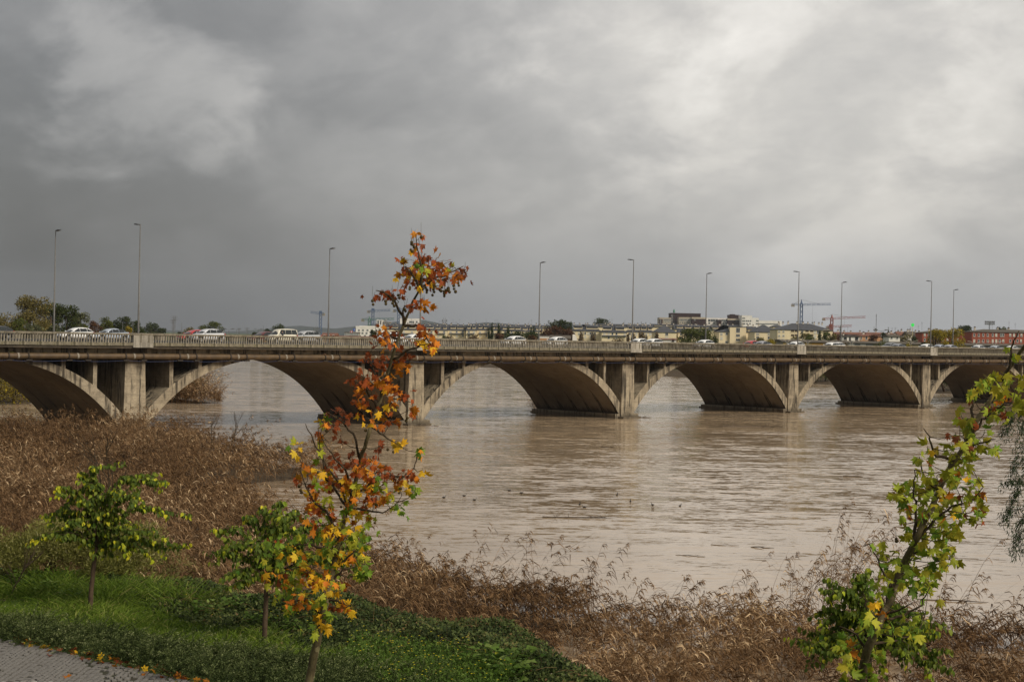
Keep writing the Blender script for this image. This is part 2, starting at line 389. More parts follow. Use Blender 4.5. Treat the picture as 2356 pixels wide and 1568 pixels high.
def make_hills():
    mt = pm('hill_scrub', (0.026, 0.036, 0.034), (0.044, 0.052, 0.046), 0.004, 0.95, 0)
    def ridge(name, label, pts, Y, thick, base=-2.0):
        """pts = picture points along the crest"""
        P = [q4(x, y, Y) for x, y in pts]
        xs = np.array([p[0] for p in P]); zs = np.array([p[2] for p in P])
        n = 120; gx = np.linspace(xs.min(), xs.max(), n); cz = np.interp(gx, xs, zs)
        cz = cz + (np.sin(gx * 0.011) + np.sin(gx * 0.027 + 1) * 0.5) * 1.2
        prof = [(-thick, 0.0), (-thick * .6, .28), (-thick * .3, .66), (-thick * .1, .94), (0, 1.0), (thick * .4, .8), (thick, 0)]
        V = []
        for dy, f in prof:
            for k in range(n):
                jig = 1 + 0.08 * math.sin(gx[k] * 0.006 + dy * 0.004)
                V.append((gx[k], Y + dy * jig, base + (cz[k] - base) * f))
        i = np.arange(n * len(prof)).reshape(len(prof), n); F = np.stack([i[:-1, :-1], i[:-1, 1:], i[1:, 1:], i[1:, :-1]], -1).reshape(-1, 4)
        o = link(name, np_mesh(name, np.array(V), F, mt, smooth=True)); tag(o, label, kind='structure')
    ridge('hills', 'low scrubby ridge behind the town in haze', [(900, 1338), (1120, 1330), (1260, 1320), (1340, 1313), (1410, 1305), (1480, 1298), (1560, 1290), (1640, 1282), (1690, 1279), (1730, 1286), (1770, 1295), (1810, 1299), (1870, 1297), (1905, 1291), (1947, 1287), (2000, 1291), (2050, 1297), (2120, 1303), (2300, 1316), (2600, 1330), (3200, 1342)], 6000, 700)
    ridge('hills', 'faint far mountain almost lost in the rain', [(700, 1338), (950, 1326), (1080, 1314), (1160, 1305), (1200, 1302), (1260, 1306), (1330, 1312), (1450, 1316), (1560, 1320), (1800, 1336)], 6300, 700)
    ridge('hills', 'flat dark plateau on the skyline at the left', [(-400, 1316), (300, 1322), (640, 1322), (660, 1320), (720, 1319), (745, 1324), (800, 1325), (1000, 1325), (1100, 1326), (1260, 1327), (1420, 1333), (1560, 1336)], 6100, 500)
make_hills()

# ================================================================== THE BRIDGE
TH = 0.8063; BO = Vector((17.7272 + 0.2 * math.cos(0.8063), 228.2761 - 0.2 * math.sin(0.8063), 0)); SPAN = 40.7147; BW = 20.25
BD = Vector((math.sin(TH), math.cos(TH), 0)); BN = Vector((-math.cos(TH), math.sin(TH), 0))
BRZ = math.pi / 2 - TH
def bridge_xy(t, y): p = BO + BD * t + BN * y; return p
def on_bridge(px, y, x_ref_py=780):
    """distance along the bridge of the picture column px on the line y metres in from the near parapet"""
    d = ray(px, x_ref_py); o = BO + BN * y
    # (o + BD t) x d = 0 in plan
    return (o.y * d[0] - o.x * d[1]) / (BD.x * d[1] - BD.y * d[0])

def concrete_mat(name, c1, c2, stain=(0.05, 0.042, 0.032), streak=0.5, board=True, moss=0.0, lo=None, hi=None):
    m, g, out = new_mat(name); v = coords(g)
    big = g.noise(v, 0.5, 6, 0.62, 0.5); fine = g.noise(v, 7.0, 6, 0.7)
    c = g.mix(g.ramp(big, 0.32, 0.68), c1, c2)
    c = g.mix(g.math('MULTIPLY', g.ramp(fine, 0.4, 0.72), 0.35), c, stain)
    blot = g.noise(v, 0.9, 6, .68, .6); c = g.mix(g.math('MULTIPLY', g.ramp(blot, .50, .66), .50), c, tuple(x * .48 for x in c2))
    if board:
        st = g.noise(v, 1.0, 3, 0.6, 0.0, stretch=(0.25, 0.25, 9.0))
        c = g.mix(g.math('MULTIPLY', g.ramp(st, 0.46, 0.62), 0.28), c, tuple(x * 0.62 for x in c2))
    # rain streaks running down the face
    sk = g.noise(v, 1.0, 5, 0.62, 0.2, stretch=(2.1, 2.1, 0.16)); pa = g.noise(v, 0.33, 3, 0.6, stretch=(1, 1, 0.6))
    k = g.math('MULTIPLY', g.ramp(sk, 0.49, 0.58), g.ramp(pa, 0.34, 0.52))
    c = g.mix(g.math('MULTIPLY', k, streak), c, stain)
    if moss:
        mo = g.noise(v, 2.2, 5, 0.65, 0.3); c = g.mix(g.math('MULTIPLY', g.ramp(mo, 0.5, 0.66), moss), c, (0.075, 0.070, 0.025))
    if lo:
        sp = g.add('ShaderNodeSeparateXYZ'); g.link(v, sp.inputs[0])
        wet = g.ramp(g.math('MULTIPLY_ADD', big, 1.6, sp.outputs[2]), lo + 0.8, lo)
        c = g.mix(g.math('MULTIPLY', wet, 0.8), c, (0.075, 0.06, 0.042))
    if hi:                                                # ragged darkening that grows towards the top
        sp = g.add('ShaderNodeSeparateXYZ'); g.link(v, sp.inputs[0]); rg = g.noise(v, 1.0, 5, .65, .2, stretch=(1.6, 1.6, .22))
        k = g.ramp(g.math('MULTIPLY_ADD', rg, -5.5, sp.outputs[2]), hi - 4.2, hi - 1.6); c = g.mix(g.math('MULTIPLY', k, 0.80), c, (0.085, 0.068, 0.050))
    b = g.add('ShaderNodeBsdfPrincipled', i_Roughness=0.88); b.inputs['Specular IOR Level'].default_value = 0.2
    g.link(c, b.inputs['Base Color'])
    h = g.math('ADD', fine, g.math('MULTIPLY', big, 0.6))
    g.link(bump(g, h, 0.35, 0.03), b.inputs['Normal']); g.link(b.outputs[0], out.inputs[0]); return m
def soffit_mat():
    """underside of the barrels: board-marked brown concrete with black leaks running down each joint"""
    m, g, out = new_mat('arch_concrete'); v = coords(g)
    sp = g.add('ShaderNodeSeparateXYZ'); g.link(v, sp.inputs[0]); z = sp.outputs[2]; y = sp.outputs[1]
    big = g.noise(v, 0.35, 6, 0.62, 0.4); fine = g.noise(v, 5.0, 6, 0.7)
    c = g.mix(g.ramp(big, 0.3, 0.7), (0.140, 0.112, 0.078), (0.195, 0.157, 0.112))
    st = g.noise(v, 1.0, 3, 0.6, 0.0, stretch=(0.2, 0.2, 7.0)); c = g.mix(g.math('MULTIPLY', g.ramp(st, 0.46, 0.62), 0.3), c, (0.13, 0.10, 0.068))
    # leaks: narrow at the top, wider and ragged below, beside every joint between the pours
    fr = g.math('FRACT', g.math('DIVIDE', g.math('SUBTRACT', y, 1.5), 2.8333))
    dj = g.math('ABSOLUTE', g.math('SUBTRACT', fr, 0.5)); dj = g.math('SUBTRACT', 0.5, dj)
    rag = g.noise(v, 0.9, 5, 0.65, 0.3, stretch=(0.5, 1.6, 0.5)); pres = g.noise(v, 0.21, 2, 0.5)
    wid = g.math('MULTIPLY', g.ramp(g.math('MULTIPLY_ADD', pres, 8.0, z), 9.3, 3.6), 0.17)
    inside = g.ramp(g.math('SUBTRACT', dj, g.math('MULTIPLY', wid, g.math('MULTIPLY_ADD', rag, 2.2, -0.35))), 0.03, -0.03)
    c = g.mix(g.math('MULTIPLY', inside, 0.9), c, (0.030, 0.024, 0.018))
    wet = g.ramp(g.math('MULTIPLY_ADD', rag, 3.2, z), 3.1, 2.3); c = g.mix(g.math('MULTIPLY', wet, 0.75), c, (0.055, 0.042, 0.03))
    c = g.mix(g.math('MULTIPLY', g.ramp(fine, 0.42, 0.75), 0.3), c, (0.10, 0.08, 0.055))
    b = g.add('ShaderNodeBsdfPrincipled', i_Roughness=0.9); b.inputs['Specular IOR Level'].default_value = 0.15
    g.link(c, b.inputs['Base Color']); g.link(bump(g, fine, 0.3, 0.03), b.inputs['Normal']); g.link(b.outputs[0], out.inputs[0]); return m
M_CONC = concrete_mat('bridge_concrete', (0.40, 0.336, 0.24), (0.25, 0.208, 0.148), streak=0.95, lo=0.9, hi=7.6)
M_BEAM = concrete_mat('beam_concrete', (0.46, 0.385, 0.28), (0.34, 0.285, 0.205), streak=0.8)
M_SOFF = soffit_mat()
M_DECK = concrete_mat('deck_concrete', (0.25, 0.20, 0.14), (0.16, 0.13, 0.095), streak=0.8)
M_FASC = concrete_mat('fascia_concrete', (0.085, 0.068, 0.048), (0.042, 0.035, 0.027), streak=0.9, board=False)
M_RAIL = concrete_mat('railing_concrete', (0.25, 0.218, 0.165), (0.17, 0.148, 0.112), stain=(0.07, 0.062, 0.045), streak=0.6, board=False, moss=0.35)
M_CURB = concrete_mat('kerb_concrete', (0.24, 0.21, 0.155), (0.15, 0.135, 0.095), stain=(0.05, 0.045, 0.03), streak=0.8, board=False, moss=0.6)
M_PED = concrete_mat('pedestal_stone', (0.40, 0.37, 0.315), (0.29, 0.265, 0.22), stain=(0.12, 0.11, 0.09), streak=0.6, board=False, moss=0.1)
M_ASPH = pm('asphalt', (0.05, 0.05, 0.052), (0.07, 0.07, 0.07), 3, 0.75, 0.3)

def intr(u): return 8.6 - 0.01194 * u * u - 3.06e-5 * u ** 4
def thick(u): return 0.5 + 0.0039 * u * u
PCX = 0.2                                     # pier centre line against the lamp line
I0, I1 = -4, 5
COLX = (-8.5, -4.75, 4.75, 8.5)
YF, YB = 1.5, 18.5                            # near and far face of the barrels

def make_bridge():
    root = empty('arch_bridge', BO, BRZ, 'long beige concrete arch bridge with an open railing crossing the brown river', 'bridge')
    # barrels, six poured strips to each arch with open joints
    NS = 6; w = (YB - YF) / NS
    us = np.linspace(-19.6, 19.6, 45)
    for i in range(I0, I1):
        cx = PCX + SPAN * (i + 0.5)
        for k in range(NS):
            y0 = YF + w * k + (0.03 if k else 0); y1 = YF + w * (k + 1) - (0.03 if k < NS - 1 else 0)
            mb = MB(); b = 0
            for u in us:
                zi, ze = intr(u), intr(u) + thick(u)
                mb.v += [(cx + u, y0, zi), (cx + u, y1, zi), (cx + u, y1, ze), (cx + u, y0, ze)]
            n = len(us)
            for j in range(n - 1):
                a, c = j * 4, j * 4 + 4
                for q, mi in (((a, c, c + 1, a + 1), 0), ((a + 1, c + 1, c + 2, a + 2), 1), ((a + 2, c + 2, c + 3, a + 3), 1), ((a + 3, c + 3, c, a), 1)):
                    mb.f.append(q); mb.m.append(mi)
            mb.f += [(0, 1, 2, 3), ((n - 1) * 4 + 3, (n - 1) * 4 + 2, (n - 1) * 4 + 1, (n - 1) * 4)]; mb.m += [1, 1]
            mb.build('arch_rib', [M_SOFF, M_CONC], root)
    for i in range(I0, I1 + 1):
        cx = PCX + SPAN * i
        mb = MB()                                            # shaft, full width of the bridge
        for (y0, y1) in ((1.25, 18.75),):
            zt = 8.9
            mb.v += [(cx - 1.5, y0 - .05, -3), (cx + 1.5, y0 - .05, -3), (cx + 1.5, y1, -3), (cx - 1.5, y1, -3), (cx - 1.22, y0, zt), (cx + 1.22, y0, zt), (cx + 1.22, y1, zt), (cx - 1.22, y1, zt)]
            for q in ((0, 3, 2, 1), (4, 5, 6, 7), (0, 1, 5, 4), (1, 2, 6, 5), (2, 3, 7, 6), (3, 0, 4, 7)): mb.f.append(q); mb.m.append(0)
        mb.box(cx - 1.36, cx + 1.36, 1.14, 18.86, 8.9, 9.52)
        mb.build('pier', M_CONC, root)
        for s, yy in ((-1, 1.2), (1, 18.75)):                # pointed cutwater leaning on the foot of the shaft
            mb = MB()
            A, B2, T, N_ = (cx - 1.46, yy, -3), (cx + 1.46, yy, -3), (cx, yy, 2.5), (cx, yy + s * 2.1, -3)
            Nn = (cx, yy + s * 0.62, 0.1)
            mb.poly([A, N_, T]); mb.poly([N_, B2, T]); mb.poly([B2, A, T]); mb.poly([A, B2, N_])
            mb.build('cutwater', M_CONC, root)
        mb = MB()                                            # footing and the low plinths the barrels spring from
        mb.box(cx - 1.95, cx + 1.95, 0.35, 19.6, -3, 0.22); mb.box(cx - 2.55, cx - 1.52, 1.35, 18.65, -3, 0.62); mb.box(cx + 1.52, cx + 2.55, 1.35, 18.65, -3, 0.62)
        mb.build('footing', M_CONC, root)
        for c in COLX:                                       # cross walls standing on the barrels
            if (i == I0 and c < 0) or (i == I1 and c > 0): continue
            x = cx + c; u = x - (PCX + SPAN * (i + (0.5 if c > 0 else -0.5))); zb = intr(u) + thick(u) - 0.25
            mb = MB(); mb.prism([(x - .24, zb), (x + .24, zb), (x + .24, 7.9), (x + .34, 8.25), (x + .6, 8.55), (x - .6, 8.55), (x - .34, 8.25), (x - .24, 7.9)], YF + .03, YB - .03)
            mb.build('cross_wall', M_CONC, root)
    # edge beam with small arches between the walls, near and far side
    for yy0, yy1, nm in ((1.5, 1.95, 0), (18.05, 18.5, 1)):
        for i in range(I0, I1):
            mb = MB(); x0 = PCX + SPAN * i
            bays = [0.0, 4.75, 8.5, 12.43, 16.4, SPAN / 2, SPAN - 16.4, SPAN - 12.43, SPAN - 8.5, SPAN - 4.75, SPAN]
            xs, zb = [], []
            for a, c in zip(bays[:-1], bays[1:]):
                aa = a + (1.2 if a == 0 else .26); cc = c - (1.2 if c == SPAN else .26)
                for f in np.linspace(0, 1, 11):
                    xs.append(aa + (cc - aa) * f); q = 2 * f - 1; zb.append(8.3 + 0.74 * math.sqrt(max(0, 1 - q * q)) ** 1.3)
            for j in range(len(xs) - 1):
                xa, xb = x0 + xs[j], x0 + xs[j + 1]
                mb.v += []
                b = len(mb.v); mb.v += [(xa, yy0, zb[j]), (xb, yy0, zb[j + 1]), (xb, yy0, 9.5), (xa, yy0, 9.5), (xa, yy1, zb[j]), (xb, yy1, zb[j + 1]), (xb, yy1, 9.5), (xa, yy1, 9.5)]
                for q in ((0, 1, 2, 3), (7, 6, 5, 4), (0, 4, 5, 1)): mb.f.append(tuple(b + t for t in q)); mb.m.append(0)
                if nm == 0:                                  # raised band following each small arch
                    za, zc = min(zb[j] + .3, 9.46), min(zb[j + 1] + .3, 9.46)
                    b = len(mb.v); mb.v += [(xa, yy0 - .05, zb[j]), (xb, yy0 - .05, zb[j + 1]), (xb, yy0 - .05, zc), (xa, yy0 - .05, za), (xa, yy0, za), (xb, yy0, zc), (xa, yy0, zb[j]), (xb, yy0, zb[j + 1])]
                    for q in ((0, 1, 2, 3), (3, 2, 5, 4), (6, 7, 1, 0)): mb.f.append(tuple(b + t for t in q)); mb.m.append(0)
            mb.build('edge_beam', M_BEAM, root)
    T0, T1 = PCX + SPAN * I0, PCX + SPAN * I1
    mb = MB(); mb.box(T0, T1, 0.12, BW - .12, 9.52, 9.80); mb.build('deck', M_DECK, root)
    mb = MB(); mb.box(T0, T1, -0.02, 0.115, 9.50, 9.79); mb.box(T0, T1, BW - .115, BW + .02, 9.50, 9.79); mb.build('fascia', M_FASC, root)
    mb = MB(); mb.box(T0, T1, 2.5, BW - 2.5, 9.804, 10.2); mb.build('roadway', M_ASPH, root)
    mb = MB(); mb.box(T0, T1, 0.44, 2.49, 9.804, 10.3); mb.box(T0, T1, BW - 2.49, BW - .44, 9.804, 10.3); mb.build('sidewalk', M_ASPH, root)
    # kerb slabs, pedestals, balusters and coping of the near railing; far railing in one piece
    rnd = random.Random(3)
    def near_ped(t): return abs(((t - 0.3 + SPAN / 2) % SPAN) - SPAN / 2)
    L = SPAN / 21
    slab = [MB() for _ in range(3)]
    slab_me = []
    for k in range(3):
        s = MB(); dz = (0.0, 0.012, -0.01)[k]; s.box(0.008, L - 0.008, -0.14 - dz, 0.42, 9.80, 10.145 + dz * .5); slab_me.append(s.mesh('kerb_slab', M_CURB))
    n = 0; t = -118.0
    t = T0
    rest = MB()
    while t < T1 - 0.1:
        if -104 < t < 124: link('kerb_slab', slab_me[rnd.randrange(3)], root, loc=(t, 0, 0))
        else: rest.box(t + .008, t + L - .008, -0.14, 0.42, 9.80, 10.145)
        t += L
    tag(rest.build('kerb_slab', M_CURB, root), kind='stuff')
    LC = SPAN / 14; cop = MB(); cop.prism([(-.15, 10.97), (.24, 10.97), (.24, 11.10), (.20, 11.165), (-.11, 11.165), (-.15, 11.10)], 0.006, LC - 0.006, axis='x'); cop_me = cop.mesh('coping', M_RAIL)
    t = T0; rest = MB()
    while t < T1 - 0.1:
        if -104 < t < 124: link('coping', cop_me, root, loc=(t, 0, rnd.uniform(-.006, .008)))
        else: rest.box(t, t + LC, -.15, .24, 10.97, 11.165)
        t += LC
    tag(rest.build('coping', M_RAIL, root), kind='stuff')
    for i in range(I0, I1 + 1):
        x = SPAN * i + 0.3; mb = MB()
        mb.box(x - 1.24, x + 1.24, -.20, .40, 9.62, 10.16); mb.box(x - 1.20, x - .006, -.17, .33, 10.16, 10.955); mb.box(x + .006, x + 1.20, -.17, .33, 10.16, 10.955)
        mb.build('pedestal', M_PED, root)
        mb = MB(); mb.box(x - .36, x - .22, -.185, -.168, 10.16, 10.955); mb.box(x + .62, x + .76, -.185, -.168, 10.16, 10.955); mb.build('rib', M_RAIL, root)
    PITCHB = SPAN / 126
    bal = MB()
    def bal_shape(mb, x, s=1.0):
        z0, z1 = 10.145, 10.97; w0, w1 = .066, .084
        b = len(mb.v)
        for z, w_, y0 in ((z0, w1, 0), (z0 + .10, w0, .015), (z1 - .12, w0, .015), (z1, w1, 0)):
            mb.v += [(x - w_ * .55, y0 - .03, z), (x + w_ * .55, y0 - .03, z), (x + w_, .06, z), (x + w_ * .55, .15 - y0, z), (x - w_ * .55, .15 - y0, z), (x - w_, .06, z)]
        for i in range(3):
            for k in range(6): mb.f.append((b + i * 6 + k, b + i * 6 + (k + 1) % 6, b + i * 6 + 6 + (k + 1) % 6, b + i * 6 + 6 + k)); mb.m.append(0)
    bal_shape(bal, 0); bal_me = bal.mesh('baluster', M_BAL)
    rest = MB(); cnt = 0
    k0 = int(math.ceil((-101 - T0) / PITCHB))
    for k in range(int((T1 - T0) / PITCHB)):
        t = T0 + (k + .5) * PITCHB
        if near_ped(t) < 1.3: continue
        if k >= k0 and cnt < 300: link('baluster', bal_me, root, loc=(t, 0, 0)); cnt += 1
        else: bal_shape(rest, t)
    tag(rest.build('baluster', M_RAIL, root), kind='stuff')
    mb = MB(); mb.box(T0, T1, BW - .2, BW + .12, 10.97, 11.165); mb.box(T0, T1, BW - .4, BW + .12, 9.80, 10.145)
    t = T0 + .2
    while t < T1:
        mb.box(t - .09, t + .09, BW - .1, BW + .05, 10.145, 10.97); t += PITCHB
    tag(mb.build('far_railing', M_RAIL, root), kind='stuff')
    mb = MB()
    for yy in (6.15, BW / 2, BW - 6.15):
        t = T0
        while t < T1:
            mb.box(t, t + (4 if yy != BW / 2 else 9.99), yy - .06, yy + .06, 10.2, 10.204); t += 10
    mb.build('lane_marking', pm('road_paint', (.72, .72, .70), None, 8, .6, .1), root)
    return root
def baluster_mat():
    m, g, out = new_mat('baluster_concrete'); v = coords(g); oi = g.add('ShaderNodeObjectInfo')
    cb = g.add('ShaderNodeCombineXYZ'); g.link(g.math('MULTIPLY', oi.outputs['Random'], 91.0), cb.inputs[0])
    ad = g.n.new('ShaderNodeVectorMath'); ad.operation = 'ADD'; g.link(v, ad.inputs[0]); g.link(cb.outputs[0], ad.inputs[1])
    n = g.noise(ad.outputs[0], 3.0, 5, 0.65); c = g.mix(g.ramp(n, .35, .65), (0.35, 0.315, 0.25), (0.22, 0.195, 0.15))
    k = g.math('MULTIPLY_ADD', oi.outputs['Random'], 0.35, 0.75)
    s = g.n.new('ShaderNodeVectorMath'); s.operation = 'SCALE'; g.link(c, s.inputs[0]); g.link(k, s.inputs['Scale'])
    b = g.add('ShaderNodeBsdfPrincipled', i_Roughness=.9); g.link(s.outputs[0], b.inputs['Base Color']); g.link(bump(g, g.noise(v, 20, 4), .3, .01), b.inputs['Normal'])
    g.link(b.outputs[0], out.inputs[0]); return m
M_BAL = baluster_mat()
BRIDGE = make_bridge()

def make_pipe():
    rust = pm('pipe_paint', (0.120, 0.076, 0.036), (0.070, 0.046, 0.025), 1.4, 0.55, 0.15, stretch=(1, .4, 1), spec=.4)
    dark = pm('bracket_steel', (0.022, 0.020, 0.018), (0.045, 0.032, 0.022), 6, 0.7, 0.2)
    band = pm('collar_paint', (0.34, 0.31, 0.26), (0.14, 0.115, 0.08), 5, 0.6, 0.1)
    root = empty('water_pipe', BO, BRZ, 'rust brown water main hung along the near side of the bridge', 'pipe')
    R, zc, yc = 0.325, 8.63, 0.62; per = SPAN / 6
    def seg(l):
        mb = MB(); mb.lathe([(0.02, 0.0), (R, 0.0), (R, 0.05), (R, l - .05), (R, l), (0.02, l)], (0, 0, 0), 20, 0, 'x')
        if l > 3:
            mb.lathe([(R, l * .72), (R + .012, l * .725), (R + .012, l * .74), (R, l * .745)], (0, 0, 0), 20, 0, 'x')
        else:
            pass
        return mb.mesh('pipe_section', rust, True)
    short, long_ = seg(2.2), seg(per - 2.2)
    br = MB(); br.box(-.05, .05, -.02, .06, -.36, .86); br.box(-.05, .62, -.02, .06, .80, .88); br.box(-.05, .62, .5, .56, .80, .88)
    br.lathe([(R, -.07), (R + .07, -.07), (R + .07, .07), (R, .07)], (0, 0, 0), 20, 0, 'x')
    br.box(-.34, .34, -.42, -.30, -.50, -.36); br.box(-.34, .34, .1, .4, -.50, -.40); br.box(-.06, .06, .34, .40, -.45, .88)
    br_me = br.mesh('bracket', dark)
    co = MB(); co.lathe([(R, -.10), (R + .012, -.09), (R + .012, .09), (R, .10)], (0, 0, 0), 20, 0, 'x'); co_me = co.mesh('collar', band)
    k0, k1 = int(-112 // per), int(140 // per)
    for k in range(k0, k1):
        a = -1.5 + per * k
        link('pipe_section', short, root, loc=(a, yc, zc)); link('pipe_section', long_, root, loc=(a + 2.2, yc, zc))
        link('bracket', br_me, root, loc=(a, yc, zc)); link('bracket', br_me, root, loc=(a + 2.2, yc, zc))
        link('collar', co_me, root, loc=(a + 1.1, yc, zc))
    mb = MB(); pts = []
    for k in range(k0, k1):
        a = -1.5 + per * k
        for f in np.linspace(0, 1, 8)[:-1]: pts.append((a + per * f, 0.30, 8.18 - 0.12 * math.sin(math.pi * f)))
    mb.tube(pts, 0.016, 4)
    o = mb.build('cable', pm('blue_cable', (0.05, 0.07, 0.16), None, 4, .6, 0)); o.location = BO; o.rotation_euler = (0, 0, BRZ)
    tag(o, 'thin blue cable sagging below the pipe along the bridge', 'cable')
make_pipe()

# ------------------------------------------------------------------ street lamps of the bridge
def make_lamps():
    zinc = pm('galvanised_pole', (0.115, 0.113, 0.105), (0.16, 0.155, 0.145), 3, .55, .1, metal=.3)
    headm = pm('lamp_head_grey', (0.045, 0.047, 0.05), None, 4, .5, 0); lens = pm('lamp_lens', (.06, .06, .06), None, 4, .2, 0)
    root = empty('street_lamp'); H = 13.0
    mb = MB(); mb.lathe([(.17, 0), (.17, .04), (.115, .05), (.112, 1.0), (.05, H), (0.0, H)], (0, 0, 0), 10); mb.build('pole', zinc, root, True)
    mb = MB(); mb.box(-.02, .5, -.02, .02, H - .10, H - .06); mb.build('arm', zinc, root)
    mb = MB(); mb.prism([(.25, H - .12), (1.05, H - .02), (1.12, H + .02), (.85, H + .09), (.3, H + .02)], -.16, .16); h = mb.build('lamp_head', headm, root)
    mb = MB(); mb.poly([(.5, -.12, H - .095), (.5, .12, H - .095), (1.0, .12, H - .033), (1.0, -.12, H - .033)]); mb.build('lens', lens, h)
    ch = {}
    for o in bpy.data.objects:
        if o.parent: ch.setdefault(o.parent.name, []).append(o)
    spots = [('n', i) for i in (-2, -1, 0, 1, 2)] + [('f', i) for i in (-2, -1, 0, 1, 2, 3)]
    near = ['tall thin street lamp rising behind the near pedestal left of the reddish plane tree', 'street lamp half hidden behind the top of the red-leaved plane tree', 'street lamp by the railing pedestal just left of two overlapping white hatchbacks',
            'near street lamp standing in front of the blue tower crane', 'street lamp on the near railing just left of the yellow-green tree']
    farl = ['street lamp in front of the tall bushy trees at the far left', 'street lamp with nothing but grey sky behind, right of the beige van', 'street lamp on the far pavement left of the grey roofed apartment rows', 'street lamp on the far pavement in front of the dark red hospital',
            'street lamp in front of the red tower crane', 'rightmost street lamp, in front of the yellow-green tree']
    for n, (side, i) in enumerate(spots):
        o = root if n == 0 else copy_tree(root, ch)
        p = bridge_xy(SPAN * i, 0.42 if side == "n" else BW - .45)
        o.location = (p.x, p.y, 10.2 if side == 'n' else 10.2); o.rotation_euler = (0, 0, BRZ + (math.pi / 2 if side == 'n' else -math.pi / 2))
        tag(o, near[i + 2] if side == 'n' else farl[i + 2], 'street lamp', 'street lamps along the bridge')
make_lamps()

